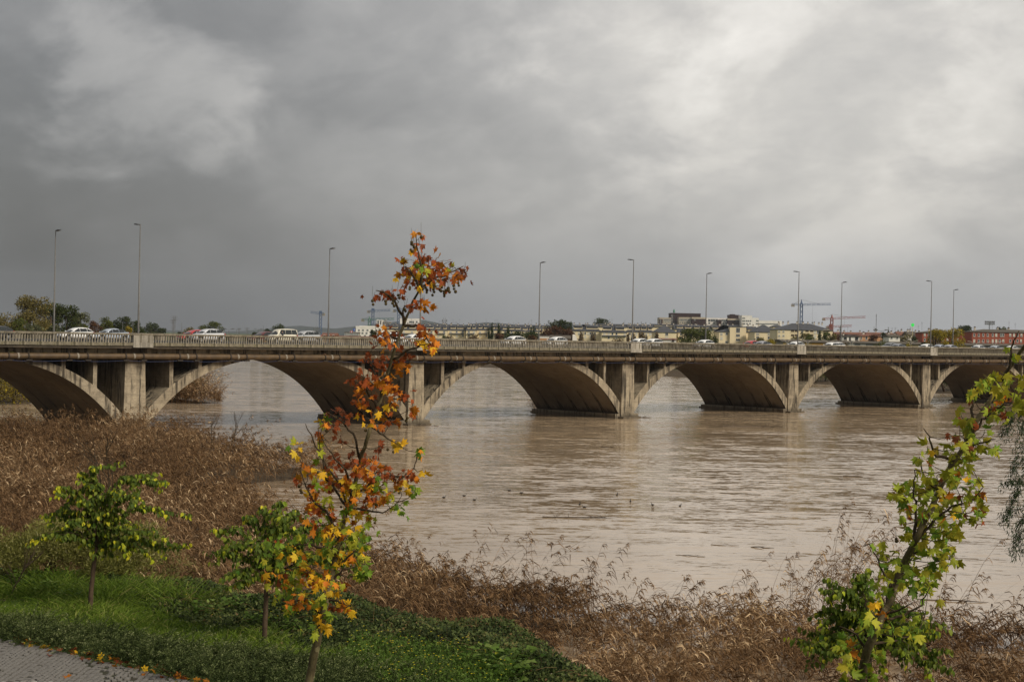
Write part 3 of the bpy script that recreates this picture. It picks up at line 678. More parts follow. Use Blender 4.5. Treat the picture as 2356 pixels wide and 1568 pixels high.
# ================================================================== TRAFFIC
def make_traffic():
    m, g, paint = None, None, None
    m, g, out = new_mat('car_paint'); oi = g.add('ShaderNodeObjectInfo')
    b = g.add('ShaderNodeBsdfPrincipled', i_Roughness=.28); b.inputs['Coat Weight'].default_value = .6
    dirt = g.noise(coords(g), 3.0, 5, .65); sp = g.add('ShaderNodeSeparateXYZ'); g.link(coords(g), sp.inputs[0])
    low = g.math('MULTIPLY', g.ramp(g.math('MULTIPLY_ADD', dirt, .5, sp.outputs[2]), 0.95, 0.5), .55)
    g.link(g.mix(low, oi.outputs['Color'], (.16, .13, .10)), b.inputs['Base Color']); g.link(b.outputs[0], out.inputs[0]); paint = m
    m, g, out = new_mat('car_glass'); b = g.add('ShaderNodeBsdfPrincipled', i_Roughness=.06); b.inputs['Base Color'].default_value = (.018, .022, .022, 1); b.inputs['Specular IOR Level'].default_value = .8
    g.link(b.outputs[0], out.inputs[0]); glass = m
    tyre = pm('tyre_rubber', (.018, .018, .018), None, 8, .85, .1); rim = pm('wheel_alloy', (.45, .45, .46), (.35, .35, .36), 6, .35, 0, metal=.8)
    trim = pm('black_trim', (.02, .02, .02), None, 5, .6, .05)
    red = pm('tail_lamp', (.42, .012, .012), None, 5, .2, 0, spec=.6); clear = pm('head_lamp', (.62, .64, .66), None, 5, .1, 0, spec=.8); plate = pm('number_plate', (.75, .75, .72), None, 5, .5, 0)
    kinds = {   # L, half width, ride, belt pts (x, z), cabin: windscreen base, roof start, roof end, rear base x; roof z
        'hatch': dict(L=4.15, w=.88, belt=[(0, .62), (.12, .74), (.9, .90), (1.35, .97), (3.9, 1.03), (4.1, .98), (4.15, .80)], cab=[1.05, 2.02, 3.30, 4.02], zr=1.50, nw=2, rw=.31),
        'sedan': dict(L=4.55, w=.89, belt=[(0, .60), (.12, .72), (1.0, .88), (1.5, .94), (3.9, 1.02), (4.45, 1.01), (4.55, .84)], cab=[1.2, 2.15, 3.10, 4.15], zr=1.46, nw=2, rw=.32),
        'suv': dict(L=4.45, w=.92, belt=[(0, .74), (.12, .86), (.95, 1.02), (1.35, 1.08), (4.1, 1.15), (4.4, 1.10), (4.45, .90)], cab=[1.1, 2.0, 3.55, 4.33], zr=1.64, nw=3, rw=.36),
        'van': dict(L=4.15, w=.86, belt=[(0, .70), (.1, .85), (.7, 1.02), (1.05, 1.10), (3.95, 1.13), (4.12, 1.08), (4.15, .8)], cab=[.85, 1.45, 3.92, 4.10], zr=1.82, nw=2, rw=.31),
    }
    protos = {}
    for nm, K in kinds.items():
        root = empty('car'); L, w = K['L'], K['w']
        bx = np.array([p[0] for p in K['belt']]); bz = np.array([p[1] for p in K['belt']])
        st = sorted(set(np.round(np.concatenate([np.linspace(0, L, 26), bx]), 3)))
        V, F = [], []
        ax = (.80, L - .78); rr = K['rw'] + .05
        for x in st:
            e = min(x, L - x); hw = w * (1 - .26 * max(0, 1 - e / .55) ** 2)
            zt = float(np.interp(x, bx, bz)); zb = .22 + .10 * max(0, 1 - e / .5) ** 2
            for c in ax:
                if abs(x - c) < rr: zb = max(zb, K['rw'] + math.sqrt(max(rr * rr - (x - c) ** 2, 0)) * .98)
            zb = min(zb, zt - .12)
            sec = [(hw * .93, zb), (hw, zb + .05 + (zt - zb) * .25), (hw * 1.0, zb + (zt - zb) * .62), (hw * .95, zt - .03), (hw * .86, zt + .005), (hw * .45, zt + .035), (0, zt + .04)]
            sec = sec + [(-a, z) for a, z in sec[-2::-1]]
            V += [(L / 2 - x, a, z) for a, z in sec]
        n = 13
        for i in range(len(st) - 1):
            for k in range(n - 1): F.append((i * n + k, i * n + k + 1, (i + 1) * n + k + 1, (i + 1) * n + k))
            F.append((i * n + n - 1, i * n, (i + 1) * n, (i + 1) * n + n - 1))
        F.append(tuple(range(n - 1, -1, -1))); F.append(tuple((len(st) - 1) * n + k for k in range(n)))
        me = bpy.data.meshes.new('body'); me.from_pydata(V, [], F); me.materials.append(paint); me.polygons.foreach_set('use_smooth', [True] * len(F)); me.update()
        # cabin: painted roof, pillars and sills, with the glass standing in front of it
        xa, xb, xc, xd = K['cab']; zr = K['zr']
        def zbelt(x): return float(np.interp(x, bx, bz))
        mb = MB(); prof = [(xa, 0), (xa + (xb - xa) * .5, .56), (xb - .12, .90), (xb + .15, 1.0), ((xb + xc) / 2, 1.06), (xc - .15, 1.0), (xc + .1, .90), (xc + (xd - xc) * .6, .5), (xd, 0)]
        rows = []
        for x, f in prof:
            zb_ = zbelt(x) - .02; z = zb_ + (zr - .04 - zb_) * f
            wb = w * .93; wt = w * .93 - (w * .21) * min(f, 1)
            rows.append((L / 2 - x, z, zb_, wb, wt))
        b = 0
        for X, z, zb_, wb, wt in rows: mb.v += [(X, wb, zb_), (X, (wb + wt) / 2 + .02, (zb_ + z) / 2), (X, wt, z - .03), (X, wt * .6, z + .025), (X, 0, z + .035), (X, -wt * .6, z + .025), (X, -wt, z - .03), (X, -(wb + wt) / 2 - .02, (zb_ + z) / 2), (X, -wb, zb_)]
        for i in range(len(rows) - 1):
            for k in range(8): mb.f.append((i * 9 + k, i * 9 + k + 1, (i + 1) * 9 + k + 1, (i + 1) * 9 + k)); mb.m.append(0)
        link('body', me, root); mb.build('cabin', paint, root, True)
        def side(x, f, s, off=.012):
            zb_ = zbelt(x) + .02; z = zb_ + (zr - .095 - zb_) * f; t = f
            return (L / 2 - x, s * (w * .93 - w * .21 * t + .012 + .02 * 4 * t * (1 - t) + off), z)
        def xl(f): return xa + (xb - xa) * (f * .95) + .10
        def xr(f): return xd - (xd - xc) * f - .10
        cuts = {2: [.40, .70], 3: [.34, .62, .86]}[3 if nm in ('suv', 'sedan') else 2]
        lo = [xa + .28] + [xb + (xc - xb) * 0 + (xd - xb) * (c - .34) / .66 * 0 + (xa + (xd - xa) * c) for c in cuts]
        edges = [None] + [xa + (xd - xa) * c for c in cuts][:len(cuts)] + [None]
        for s in (-1, 1):
            for k in range(len(edges) - 1):
                mb = MB()
                for f0, f1 in ((0, .33), (.33, .66), (.66, 1)):
                    def ex(f, e, leftside):
                        if e is None: return (xl(f) + .14 * (1 - f) if leftside else xr(f))
                        return e + (.022 if leftside else -.022)
                    q = [(ex(f0, edges[k], True), f0), (ex(f0, edges[k + 1], False), f0), (ex(f1, edges[k + 1], False), f1), (ex(f1, edges[k], True), f1)]
                    if q[1][0] - q[0][0] > .03 or q[2][0] - q[3][0] > .03: mb.poly([side(x, f, s) for x, f in q])
                if mb.f: mb.build('side_window', glass, root)
        def strip(x0, f0, x1, f1, name, wf=.80):
            mb = MB(); N = 5
            for i in range(N):
                a, c = i / N, (i + 1) / N
                def pt(f, y):
                    x = x0 + (x1 - x0) * f; zb_ = zbelt(x0); z = zb_ + .03 + (zr - .09 - zb_) * (f0 + (f1 - f0) * f)
                    ww = w * .90 - w * .20 * (f0 + (f1 - f0) * f); k = abs(y)
                    return (L / 2 - x + (1 if x1 > x0 else -1) * (.055 - .06 * k * k), y * ww * .95, z + .055 - .03 * k)
                ys = np.linspace(-1, 1, 7)
                for ya, yb in zip(ys[:-1], ys[1:]): mb.poly([pt(a, ya), pt(a, yb), pt(c, yb), pt(c, ya)])
            mb.build(name, glass, root, True)
        strip(xa + .02, 0, xb - .02, .93, 'windscreen'); strip(xd - .02, .04, xc + .05, .93, 'rear_window')
        wm = MB(); R = K['rw']; wm.lathe([(R * .62, -.10), (R * .9, -.11), (R, -.08), (R, .08), (R * .9, .11), (R * .62, .10)], (0, 0, 0), 18, 0, 'y')
        rm = MB(); rm.lathe([(R * .64, -.085), (R * .58, -.07), (R * .56, -.02), (0.02, -.02)], (0, 0, 0), 18, 0, 'y')
        for k in range(5):
            a = 2 * math.pi * k / 5; ca, sa = math.cos(a), math.sin(a)
            P = lambda r, t, y: (r * ca - t * sa, y, r * sa + t * ca)
            rm.poly([P(.03, -.03, -.09), P(.03, .03, -.09), P(R * .62, .022, -.075), P(R * .62, -.022, -.075)])
        wme, rme = wm.mesh('wheel', tyre, True), rm.mesh('rim', [rim])
        for x in ax:
            for s in (-1, 1):
                o = link('wheel', wme, root, loc=(L / 2 - x, s * (w - .11), R)); r_ = link('rim', rme, o)
                if s > 0: r_.rotation_euler = (0, 0, math.pi)
        for s in (-1, 1):
            mb = MB(); z = zbelt(.25); hw = w * .86
            mb.poly([(L / 2 - .02, s * (hw - .30), z - .10), (L / 2 - .30, s * (hw + .045), z - .08), (L / 2 - .42, s * (hw + .06), z + .00), (L / 2 - .14, s * (hw - .27), z - .005)]); mb.build('headlight', clear, root)
            mb = MB(); z = zbelt(L - .2); mb.poly([(-L / 2 + .30, s * (w + .008), z - .02), (-L / 2 + .02, s * (w * .80), z - .03), (-L / 2 + .0, s * (w * .80), z - .20), (-L / 2 + .26, s * (w + .01), z - .19)])
            mb.poly([(-L / 2 - .012, s * (w * .80), z - .03), (-L / 2 - .012, s * (w * .55), z - .06), (-L / 2 - .012, s * (w * .55), z - .17), (-L / 2 - .012, s * (w * .80), z - .20)]); mb.build('tail_light', red, root)
            mb = MB(); x = L / 2 - xa - .30; z = zbelt(xa + .3) + .06; mb.lathe([(.0, -.05), (.075, -.035), (.095, .02), (.07, .07), (0, .09)], (x, s * (w + .06), z), 10, 0, 'z'); mb.box(x - .02, x + .04, min(s * (w - .10), s * (w + .03)), max(s * (w - .10), s * (w + .03)), z - .03, z + .01)
            mb.build('mirror', paint, root, True)
        mb = MB(); mb.box(L / 2 - .03, L / 2 + .004, -.55, .55, .34, .50); mb.build('grille', trim, root)
        mb = MB(); mb.box(L / 2 + .006, L / 2 + .016, -.26, .26, .40, .50); mb.box(-L / 2 - .016, -L / 2 - .006, -.26, .26, .62, .73); mb.build('number_plate', plate, root)
        protos[nm] = root
    ch = {}
    for o in bpy.data.objects:
        if o.parent: ch.setdefault(o.parent.name, []).append(o)
    WH, SI, LB, GR, DK = (.84, .84, .82), (.42, .43, .44), (.40, .45, .52), (.13, .135, .14), (.03, .03, .033)
    BE, RD, DR, PG = (.66, .62, .50), (.42, .03, .03), (.10, .02, .02), (.20, .21, .24)
    cars = [  # picture x span, kind, colour, lane (0 nearer, 1 farther), label
        (-52, 25, 'hatch', DK, 0, 'black hatchback cut off at the left edge with a red tail light showing'),
        (134, 212.5, 'hatch', WH, 0, 'white hatchback in front of the big trees, just right of the first street lamp'),
        (218, 287, 'sedan', LB, 0, 'pale blue silver saloon car following the first white hatchback'),
        (443.5, 508.6, 'suv', (.60, .61, .63), 0, 'silver white crossover with red tail light overtaking a red car'),
        (422, 466, 'hatch', RD, 1, 'red car mostly hidden behind the silver white crossover'),
        (614, 681, 'van', BE, 0, 'cream beige passenger van with its driver leaning at the open window'),
        (680, 722.5, 'suv', SI, 1, 'silver estate car close behind the beige van'),
        (592, 622, 'sedan', DR, 1, 'low dark maroon car just ahead of the beige van'),
        (859, 930, 'suv', WH, 0, 'tall white car half hidden behind the leaves of the red plane tree'),
        (930, 967, 'hatch', WH, 1, 'small white hatchback just right of the red plane tree trunk'),
        (1158, 1203, 'hatch', WH, 0, 'white hatchback below the row of cypress trees'),
        (1255.5, 1299, 'hatch', WH, 0, 'white two-door hatchback beside the lone street lamp in mid river, in front of low sheds'),
        (1447.5, 1488, 'hatch', WH, 1, 'white car partly behind the street lamp and another white hatchback'),
        (1476, 1525, 'hatch', WH, 0, 'white hatchback just right of the pale railing pedestal in mid bridge'),
        (1595.7, 1642, 'hatch', WH, 0, 'white hatchback with dark rear windows in front of the round willow'),
        (1708, 1745, 'hatch', RD, 1, 'red car tucked behind a grey saloon near the person in black'),
        (1732.6, 1771.6, 'sedan', (.30, .30, .33), 0, 'purplish grey saloon overlapping a red car'),
        (1810, 1848.5, 'hatch', WH, 0, 'white hatchback at the foot of the lamp near the blue crane'),
        (1892.6, 1930, 'sedan', WH, 0, 'white saloon below the red tower crane'),
        (1912, 1936, 'hatch', WH, 1, 'white hatchback tail sticking out behind a white saloon'),
        (2030, 2064, 'suv', GR, 1, 'dark grey off-roader behind a grey fastback'),
        (2042, 2086, 'sedan', PG, 0, 'dark metallic grey fastback overlapping a dark off-roader'),
        (2111, 2147, 'hatch', WH, 0, 'white hatchback left of the last near lamp post'),
        (2144.5, 2176, 'sedan', (.34, .37, .44), 1, 'bluish silver saloon under the yellow-green tree'),
        (2166, 2201.5, 'sedan', (.36, .36, .40), 0, 'low silver grey saloon right of the yellow-green tree'),
        (2230, 2268, 'hatch', (.62, .63, .64), 0, 'silvery white hatchback in front of the red brick flats'),
        (2270.7, 2306, 'sedan', (.38, .41, .45), 0, 'silver blue saloon ahead of the car behind the plane leaves'),
        (2308, 2344, 'hatch', WH, 0, 'white hatchback half hidden by the plane tree leaves at the right'),
    ]
    first = set()
    for (a, c, kd, col, lane, lab) in cars:
        y = 12.2 if lane == 0 else 15.7
        o = protos[kd]
        if kd in first: o = copy_tree(o, ch)
        first.add(kd)
        t = on_bridge((a + c) / 2, y); p = bridge_xy(t, y)
        o.location = (p.x, p.y, 10.2); o.rotation_euler = (0, 0, BRZ + math.pi); tag(o, lab, 'car', 'cars queuing across the bridge')
        if kd == 'van': van = o
        for k in [x for x in bpy.data.objects if x.parent == o]: k.color = tuple(col) + (1,)
    return van
VAN = make_traffic()

# ------------------------------------------------------------------ people
def figure(name, joints, edges, radii, mats, label, loc, rz, root=0, head=None, hair_mat=None, skin=None):
    me = bpy.data.meshes.new(name); me.from_pydata(joints, edges, []); o = bpy.data.objects.new(name, me); COL.objects.link(o)
    for m in mats: me.materials.append(m)
    o.modifiers.new('skin', 'SKIN'); me.skin_vertices.new() if not me.skin_vertices else None
    for i, r in enumerate(radii):
        r = (r, r) if isinstance(r, (int, float)) else r
        me.skin_vertices[0].data[i].radius = r; me.skin_vertices[0].data[i].use_root = (i == root)
    s = o.modifiers.new('smooth', 'SUBSURF'); s.levels = 1; s.render_levels = 2
    o.modifiers['skin'].use_smooth_shade = True
    o.location = loc; o.rotation_euler = (0, 0, rz); tag(o, label, 'person'); return o
def make_people():
    skin = pm('skin', (.42, .25, .17), None, 9, .6, .05); hair = pm('hair', (.02, .015, .012), None, 30, .7, .2)
    m, g, out = new_mat('dark_clothes'); v = coords(g); sp = g.add('ShaderNodeSeparateXYZ'); g.link(v, sp.inputs[0])
    c = g.mix(g.ramp(sp.outputs[2], 1.44, 1.46), (.014, .014, .016), (.36, .22, .15)); b = g.add('ShaderNodeBsdfPrincipled', i_Roughness=.8); g.link(c, b.inputs['Base Color']); g.link(b.outputs[0], out.inputs[0])
    J = [(0, 0, .95), (0, .02, 1.15), (0, 0, 1.38), (0, .02, 1.50), (0, .03, 1.63), (0, .03, 1.73), (.10, 0, .90), (.11, .04, .50), (.10, -.04, .09), (.10, .12, .04), (-.10, 0, .90), (-.11, -.04, .50), (-.10, -.14, .10), (-.10, .02, .04),
         (.20, 0, 1.38), (.27, -.04, 1.10), (.24, .10, .88), (.23, .14, .78), (-.20, 0, 1.38), (-.27, .02, 1.10), (-.24, .14, .90), (-.23, .18, .80)]
    E_ = [(0, 1), (1, 2), (2, 3), (3, 4), (4, 5), (0, 6), (6, 7), (7, 8), (8, 9), (0, 10), (10, 11), (11, 12), (12, 13), (2, 14), (14, 15), (15, 16), (16, 17), (2, 18), (18, 19), (19, 20), (20, 21)]
    Rr = [(.15, .11), (.15, .11), (.16, .12), .055, .095, .06, .09, .06, .045, .035, .09, .06, .045, .035, .07, .05, .04, .035, .07, .05, .04, .035]
    t = on_bridge(1737, BW - 1.4); p = bridge_xy(t, BW - 1.4)
    o = figure('person', J, E_, Rr, [m], 'person in black clothes walking on the far pavement above the red and grey cars', (p.x, p.y, 10.3), BRZ + math.pi / 2)
    mb = MB(); mb.lathe([(0, .13), (.06, .12), (.105, .06), (.11, 0), (.09, -.05)], (0, -.0, 1.67), 12); mb.build('hair', hair, o, True)
    # driver of the van, seated, elbow out of the near window
    m2, g, out = new_mat('driver_clothes'); v = coords(g); sp = g.add('ShaderNodeSeparateXYZ'); g.link(v, sp.inputs[0])
    c = g.mix(g.ramp(sp.outputs[2], .62, .64), (.05, .05, .06), (.40, .24, .17)); b = g.add('ShaderNodeBsdfPrincipled', i_Roughness=.8); g.link(c, b.inputs['Base Color']); g.link(b.outputs[0], out.inputs[0])
    J = [(0, 0, 0), (-.03, 0, .25), (-.04, 0, .52), (-.03, .02, .64), (-.02, .04, .76), (-.02, .04, .86), (-.02, .20, .50), (.02, .34, .30), (.24, .30, .36), (.32, .26, .40), (-.02, -.20, .50), (.06, -.26, .26), (.28, -.14, .36), (.36, -.1, .4), (.12, .10, .02), (.46, .10, .04), (.50, .1, -.34), (.12, -.10, .02), (.46, -.10, .04), (.50, -.1, -.34)]
    E_ = [(0, 1), (1, 2), (2, 3), (3, 4), (4, 5), (2, 6), (6, 7), (7, 8), (8, 9), (2, 10), (10, 11), (11, 12), (12, 13), (0, 14), (14, 15), (15, 16), (0, 17), (17, 18), (18, 19)]
    Rr = [(.15, .12), (.15, .12), (.16, .12), .055, .095, .06, .07, .05, .042, .04, .07, .05, .042, .04, .09, .07, .05, .09, .07, .05]
    w = VAN.matrix_basis
    q = Matrix.Translation(VAN.location) @ Matrix.Rotation(VAN.rotation_euler[2], 4, 'Z') @ Vector((.42, .70, .72))
    o = figure('person', J, E_, Rr, [m2], 'van driver in dark clothes leaning out of the open side window', q, VAN.rotation_euler[2])
    mb = MB(); mb.lathe([(0, .12), (.06, .11), (.10, .05), (.10, 0), (.085, -.04)], (-.03, .03, .81), 12); mb.build('hair', hair, o, True)
make_people()

# ================================================================== VEGETATION
def unit(a): return a / (np.linalg.norm(a, axis=-1, keepdims=True) + 1e-9)
def rand_dir(n): return unit(RNG.normal(size=(n, 3)))
def leaf_quads(P, d, nrm, L, Wd, fold=0.15):
    """diamond leaves: base at P, axis d, face normal nrm"""
    d = unit(d); s = unit(np.cross(d, nrm)); up = np.cross(s, d); L = L[:, None]; Wd = Wd[:, None]
    mid = P + d * L * 0.42 + up * Wd * fold
    V = np.stack([P, mid + s * Wd * .5, P + d * L, mid - s * Wd * .5], 1).reshape(-1, 3)
    return V, np.arange(len(V)).reshape(-1, 4)
def ribbon(C, s, w):
    """C (n,k,3) centre lines, s (n,3) side direction, w (n,k) widths -> quads"""
    n, k, _ = C.shape
    a = C + s[:, None, :] * (w[..., None] * .5); b = C - s[:, None, :] * (w[..., None] * .5)
    V = np.stack([a, b], 2).reshape(n * k * 2, 3); base = (np.arange(n) * k * 2)[:, None] + (np.arange(k - 1) * 2)[None]
    F = np.stack([base, base + 1, base + 3, base + 2], -1).reshape(-1, 4); return V, F
class NP:
    def __init__(s): s.V = []; s.F = []; s.T = []; s.n = 0
    def add(s, V, F, t):
        s.V.append(V); s.F.append(F + s.n); s.n += len(V); s.T.append(np.broadcast_to(np.asarray(t, float), (len(F),)) if np.ndim(t) == 0 else np.asarray(t, float))
    def build(s, name, mat, parent=None): return link(name, np_mesh(name, np.concatenate(s.V), np.concatenate(s.F), mat, np.concatenate(s.T)), parent)
def in_poly(x, y, poly): return poly_sd(x, y, poly) > 0
def scatter(poly, n):
    P = np.array(poly); lo, hi = P.min(0), P.max(0); out = np.zeros((0, 2))
    while len(out) < n:
        q = RNG.uniform(lo, hi, (n * 2, 2)); q = q[in_poly(q[:, 0], q[:, 1], poly)]; out = np.concatenate([out, q])
    return out[:n]

# ------------------------------------------------------------------ reeds
M_REED = foliage_mat('dry_reed', [(0, (.040, .022, .011)), (.30, (.100, .056, .026)), (.58, (.19, .112, .054)), (.82, (.34, .222, .118)), (1, (.64, .47, .28))], .25, .7, .15)
def thin_out(a, p=.75):
    c = np.sin(a[:, 0] * 0.75 + 2.1 * np.sin(a[:, 1] * .33)) * np.sin(a[:, 1] * .51 + a[:, 0] * .29); f = np.sin(a[:, 0] * 2.1 + 1.3 * np.sin(a[:, 1] * 1.1)) * np.sin(a[:, 1] * 1.5 + a[:, 0] * .7)
    return a[~((.6 * c + .5 * f < -.22) & (RNG.random(len(a)) < p))]
def add_reeds(N, xy, hmul=1.0, seed_wind=(0.9, -0.25), leaves=7, plume=0.4, flat=1.0, wleaf=.042, lmul=1.0, dark=0.0):
    n = len(xy)
    z = np.maximum(ground_z(xy[:, 0], xy[:, 1]), -0.25)
    clump = 0.5 + 0.28 * np.sin(xy[:, 0] * 0.75 + 2.1 * np.sin(xy[:, 1] * .33)) * np.sin(xy[:, 1] * .51 + xy[:, 0] * .29) + .22 * np.sin(xy[:, 0] * 2.1 + 1.3 * np.sin(xy[:, 1] * 1.1)) * np.sin(xy[:, 1] * 1.5 + xy[:, 0] * .7)
    hue = .12 * np.sin(xy[:, 0] * .31 + 1.9 * np.sin(xy[:, 1] * .17)) + RNG.normal(0, .06, n)
    h = RNG.uniform(1.5, 2.9, n) * hmul * (0.34 + 1.75 * np.clip(clump, 0, 1) ** 1.5)
    B = np.column_stack([xy, z])
    wind = np.array([seed_wind[0], seed_wind[1], 0]); lean = wind * RNG.uniform(.2, 1.0, (n, 1)) + RNG.normal(0, .38, (n, 3)) * np.array([1, 1, 0])
    ts = np.linspace(0, 1, 5)
    C = B[:, None, :] + h[:, None, None] * (ts[None, :, None] * np.array([0, 0, 1.0]) * (1 - .22 * flat * ts[None, :, None]) + lean[:, None, :] * (ts[None, :, None] ** 1.7) * .62 * flat)
    side = unit(np.cross(lean + 1e-3, np.array([0, 0, 1.0])) + RNG.normal(0, .6, (n, 3)))
    V, F = ribbon(C, side, np.tile(np.array([.024, .022, .019, .015, .008]), (n, 1)))
    N.add(V, F, np.repeat(np.clip(RNG.normal(.50, .14, n), 0, 1), 4))
    # leaves hang over on the lee side
    k = leaves; t = np.sort(RNG.uniform(.22, .97, (n, k)), axis=1)
    i0 = np.clip((t * 4).astype(int), 0, 3); fr = t * 4 - i0; ar = np.arange(n)[:, None]
    Pb = C[ar, i0] * (1 - fr[..., None]) + C[ar, i0 + 1] * fr[..., None]
    dirn = unit(wind + RNG.normal(0, .62, (n, k, 3)) * np.array([1, 1, .3]) + np.array([0, 0, .45]))
    ll = lmul * RNG.uniform(.32, .72, (n, k, 1)) * (1.12 - .45 * t[..., None])
    droop = RNG.uniform(.5, 1.25, (n, k, 1))
    p1 = Pb + dirn * ll * .5; p2 = Pb + dirn * ll * .85 + np.array([0, 0, -1.0]) * ll * droop * .40; p3 = Pb + dirn * ll * .98 + np.array([0, 0, -1.0]) * ll * droop * .80
    Cl = np.stack([Pb, p1, p2, p3], 2).reshape(n * k, 4, 3)
    sd = unit(np.cross(dirn.reshape(-1, 3), np.array([0, 0, 1.0])) + RNG.normal(0, .45, (n * k, 3)))
    wl = np.tile(np.array([.45, 1, .75, .08]), (n * k, 1)) * (wleaf * RNG.uniform(.7, 1.3, (n * k, 1)))
    V, F = ribbon(Cl, sd, wl)
    tint = np.clip(RNG.normal(.45 - dark, .21, (n, k)) + .16 * (t - .5) + .22 * (clump[:, None] - .5) + 1.7 * hue[:, None], 0, 1)
    N.add(V, F, np.repeat(tint.reshape(-1), 3))
    # feathery plumes at the tips
    sel = np.where(RNG.random(n) < plume)[0]; m = len(sel)
    if m:
        q = 10; tip = C[sel, 4]; pd = unit(C[sel, 4] - C[sel, 3]); tt = RNG.uniform(0, 1, (m, q, 1))
        base = tip[:, None] - pd[:, None] * .12 + pd[:, None] * tt * .30
        dd = unit(wind * .9 + RNG.normal(0, .38, (m, q, 3)) + np.array([0, 0, .1]))
        l2 = RNG.uniform(.16, .30, (m, q, 1))
        Cp = np.stack([base, base + dd * l2 * .55, base + dd * l2 * .9 + np.array([0, 0, -1.0]) * l2 * .5], 2).reshape(m * q, 3, 3)
        sd = unit(RNG.normal(0, 1, (m * q, 3))); V, F = ribbon(Cp, sd, np.tile(np.array([.014, .040, .008]), (m * q, 1)))
        N.add(V, F, np.repeat(np.clip(RNG.normal(.56, .10, m * q), 0, 1), 2))
def make_reeds():
    near_right = [(-3, 48), (1, 43), (3.4, 37), (6, 34.5), (10, 33), (16, 31), (24, 30), (34, 30), (34, 56), (21, 60), (17, 63), (13, 64.5), (9, 62.8), (4, 65), (-1, 69.5), (-6, 75.5), (-10, 80), (-13, 76), (-12, 62)]
    mid_left = [(-12, 60), (-13, 76), (-10, 81), (-15, 92), (-19, 105), (-24, 112), (-34, 100), (-34, 56), (-24, 56), (-18, 56)]
    far_left = [(-24, 112), (-21, 117.5), (-17, 121.5), (-14.8, 126), (-15.8, 130.5), (-20, 137), (-27, 149), (-33, 159), (-40, 170), (-50, 167), (-70, 157), (-78, 120), (-55, 80), (-34, 78), (-34, 100)]
    N = NP()
    a = scatter(near_right, 10500)
    # the flood has beaten gaps in the stand near its landward side
    g_ = np.sin(a[:, 0] * .8 + 1.2 * np.sin(a[:, 1] * .5)) * np.sin(a[:, 1] * .62 + a[:, 0] * .2)
    a = a[(g_ < .45) | (a[:, 0] < 0) | (a[:, 1] > 57)]
    tall = (np.hypot(a[:, 0] - 13.5, a[:, 1] - 63) < 2.2)
    add_reeds(N, thin_out(a[~tall], .6), .62, flat=1.35, wleaf=.048, lmul=1.25); add_reeds(N, np.concatenate([a[tall], a[tall][:20] + .3]), 1.35, flat=.8, plume=.7)
    edge = [(-10, 80), (-6, 75.7), (-1, 69.7), (4, 65.6), (9, 63), (13, 64.6), (17, 63.5), (21, 60.6), (30, 58)]
    E_ = []
    for (x0, y0), (x1, y1) in zip(edge[:-1], edge[1:]):
        m = int(math.hypot(x1 - x0, y1 - y0) * 5.0); f = RNG.random((m, 1)); E_.append(np.array([[x0, y0]]) + f * np.array([[x1 - x0, y1 - y0]]) + RNG.normal(0, .5, (m, 2)))
    add_reeds(N, np.concatenate(E_), 1.2, flat=.95, plume=.75, wleaf=.045, lmul=1.15)
    o = N.build('reeds', M_REED); tag(o, 'dry brown reeds flattened by the flood along the near shore', kind='stuff')
    N = NP(); add_reeds(N, thin_out(scatter(mid_left, 8500)), .85, flat=1.1, leaves=7, wleaf=.05, lmul=1.15, dark=.05)
    add_reeds(N, thin_out(scatter(far_left, 13500)), .95, flat=1.15, leaves=7, wleaf=.065, lmul=1.2, plume=.5, dark=.09)
    o = N.build('reeds', M_REED); tag(o, 'mass of dry brown reeds on the low bank in front of the left pier', kind='stuff')
    N = NP(); add_reeds(N, scatter([(-57, 247.5), (-48.3, 248.2), (-46.6, 250), (-47.5, 253), (-57, 256)], 900), 1.75, flat=.9, leaves=9, wleaf=.08, plume=.6)
    o = N.build('reed_clump', M_REED); tag(o, 'clump of brown reeds standing in the water behind the second arch', 'reed clump')
    p = q4(2135, 1652, 262)
    N = NP(); add_reeds(N, np.array([[p[0], p[1]]]) + RNG.normal(0, .45, (70, 2)), .9, flat=.6, leaves=6, wleaf=.06)
    o = N.build('reed_clump', M_REED); tag(o, 'small reed tuft at the foot of a middle bridge pier', 'reed clump')
make_reeds()

# ------------------------------------------------------------------ bank plants
M_GRASS = foliage_mat('grass_blade', [(0, (.030, .054, .008)), (.5, (.088, .142, .016)), (.85, (.18, .24, .036)), (1, (.38, .33, .13))], .35, .6, .2, 1.2)
M_BRAM = foliage_mat('bramble_leaf', [(0, (.014, .022, .007)), (.45, (.048, .070, .020)), (.85, (.135, .160, .048)), (1, (.17, .11, .05))], .2, .55, .25)
M_ROSE = foliage_mat('rosemary_needle', [(0, (.018, .028, .008)), (.45, (.058, .080, .024)), (.8, (.150, .178, .066)), (1, (.29, .31, .15))], .2, .6, .2)
M_WEED = foliage_mat('weed_leaf', [(0, (.036, .072, .012)), (.6, (.090, .150, .026)), (1, (.20, .26, .07))], .35, .6, .2, 1.1)
M_WILL = foliage_mat('willow_leaf', [(0, (.055, .060, .014)), (.4, (.135, .138, .032)), (.75, (.25, .235, .075)), (1, (.46, .43, .22))], .35, .6, .2, 1.3)
M_YEL = foliage_mat('flower_petal', [(0, (.62, .50, .02)), (1, (.75, .66, .05))], .3, .6, .2)
def plan(pts, lift=0.0): return [tuple(hit(x, y, lift)[:2]) for x, y in pts]
PAVE_EDGE = [tuple(at_z(x, y, 5.13)[:2]) for x, y in [(-260, 1440), (0, 1468), (100, 1489), (200, 1513), (300, 1537), (440, 1566), (600, 1604), (800, 1660)]]
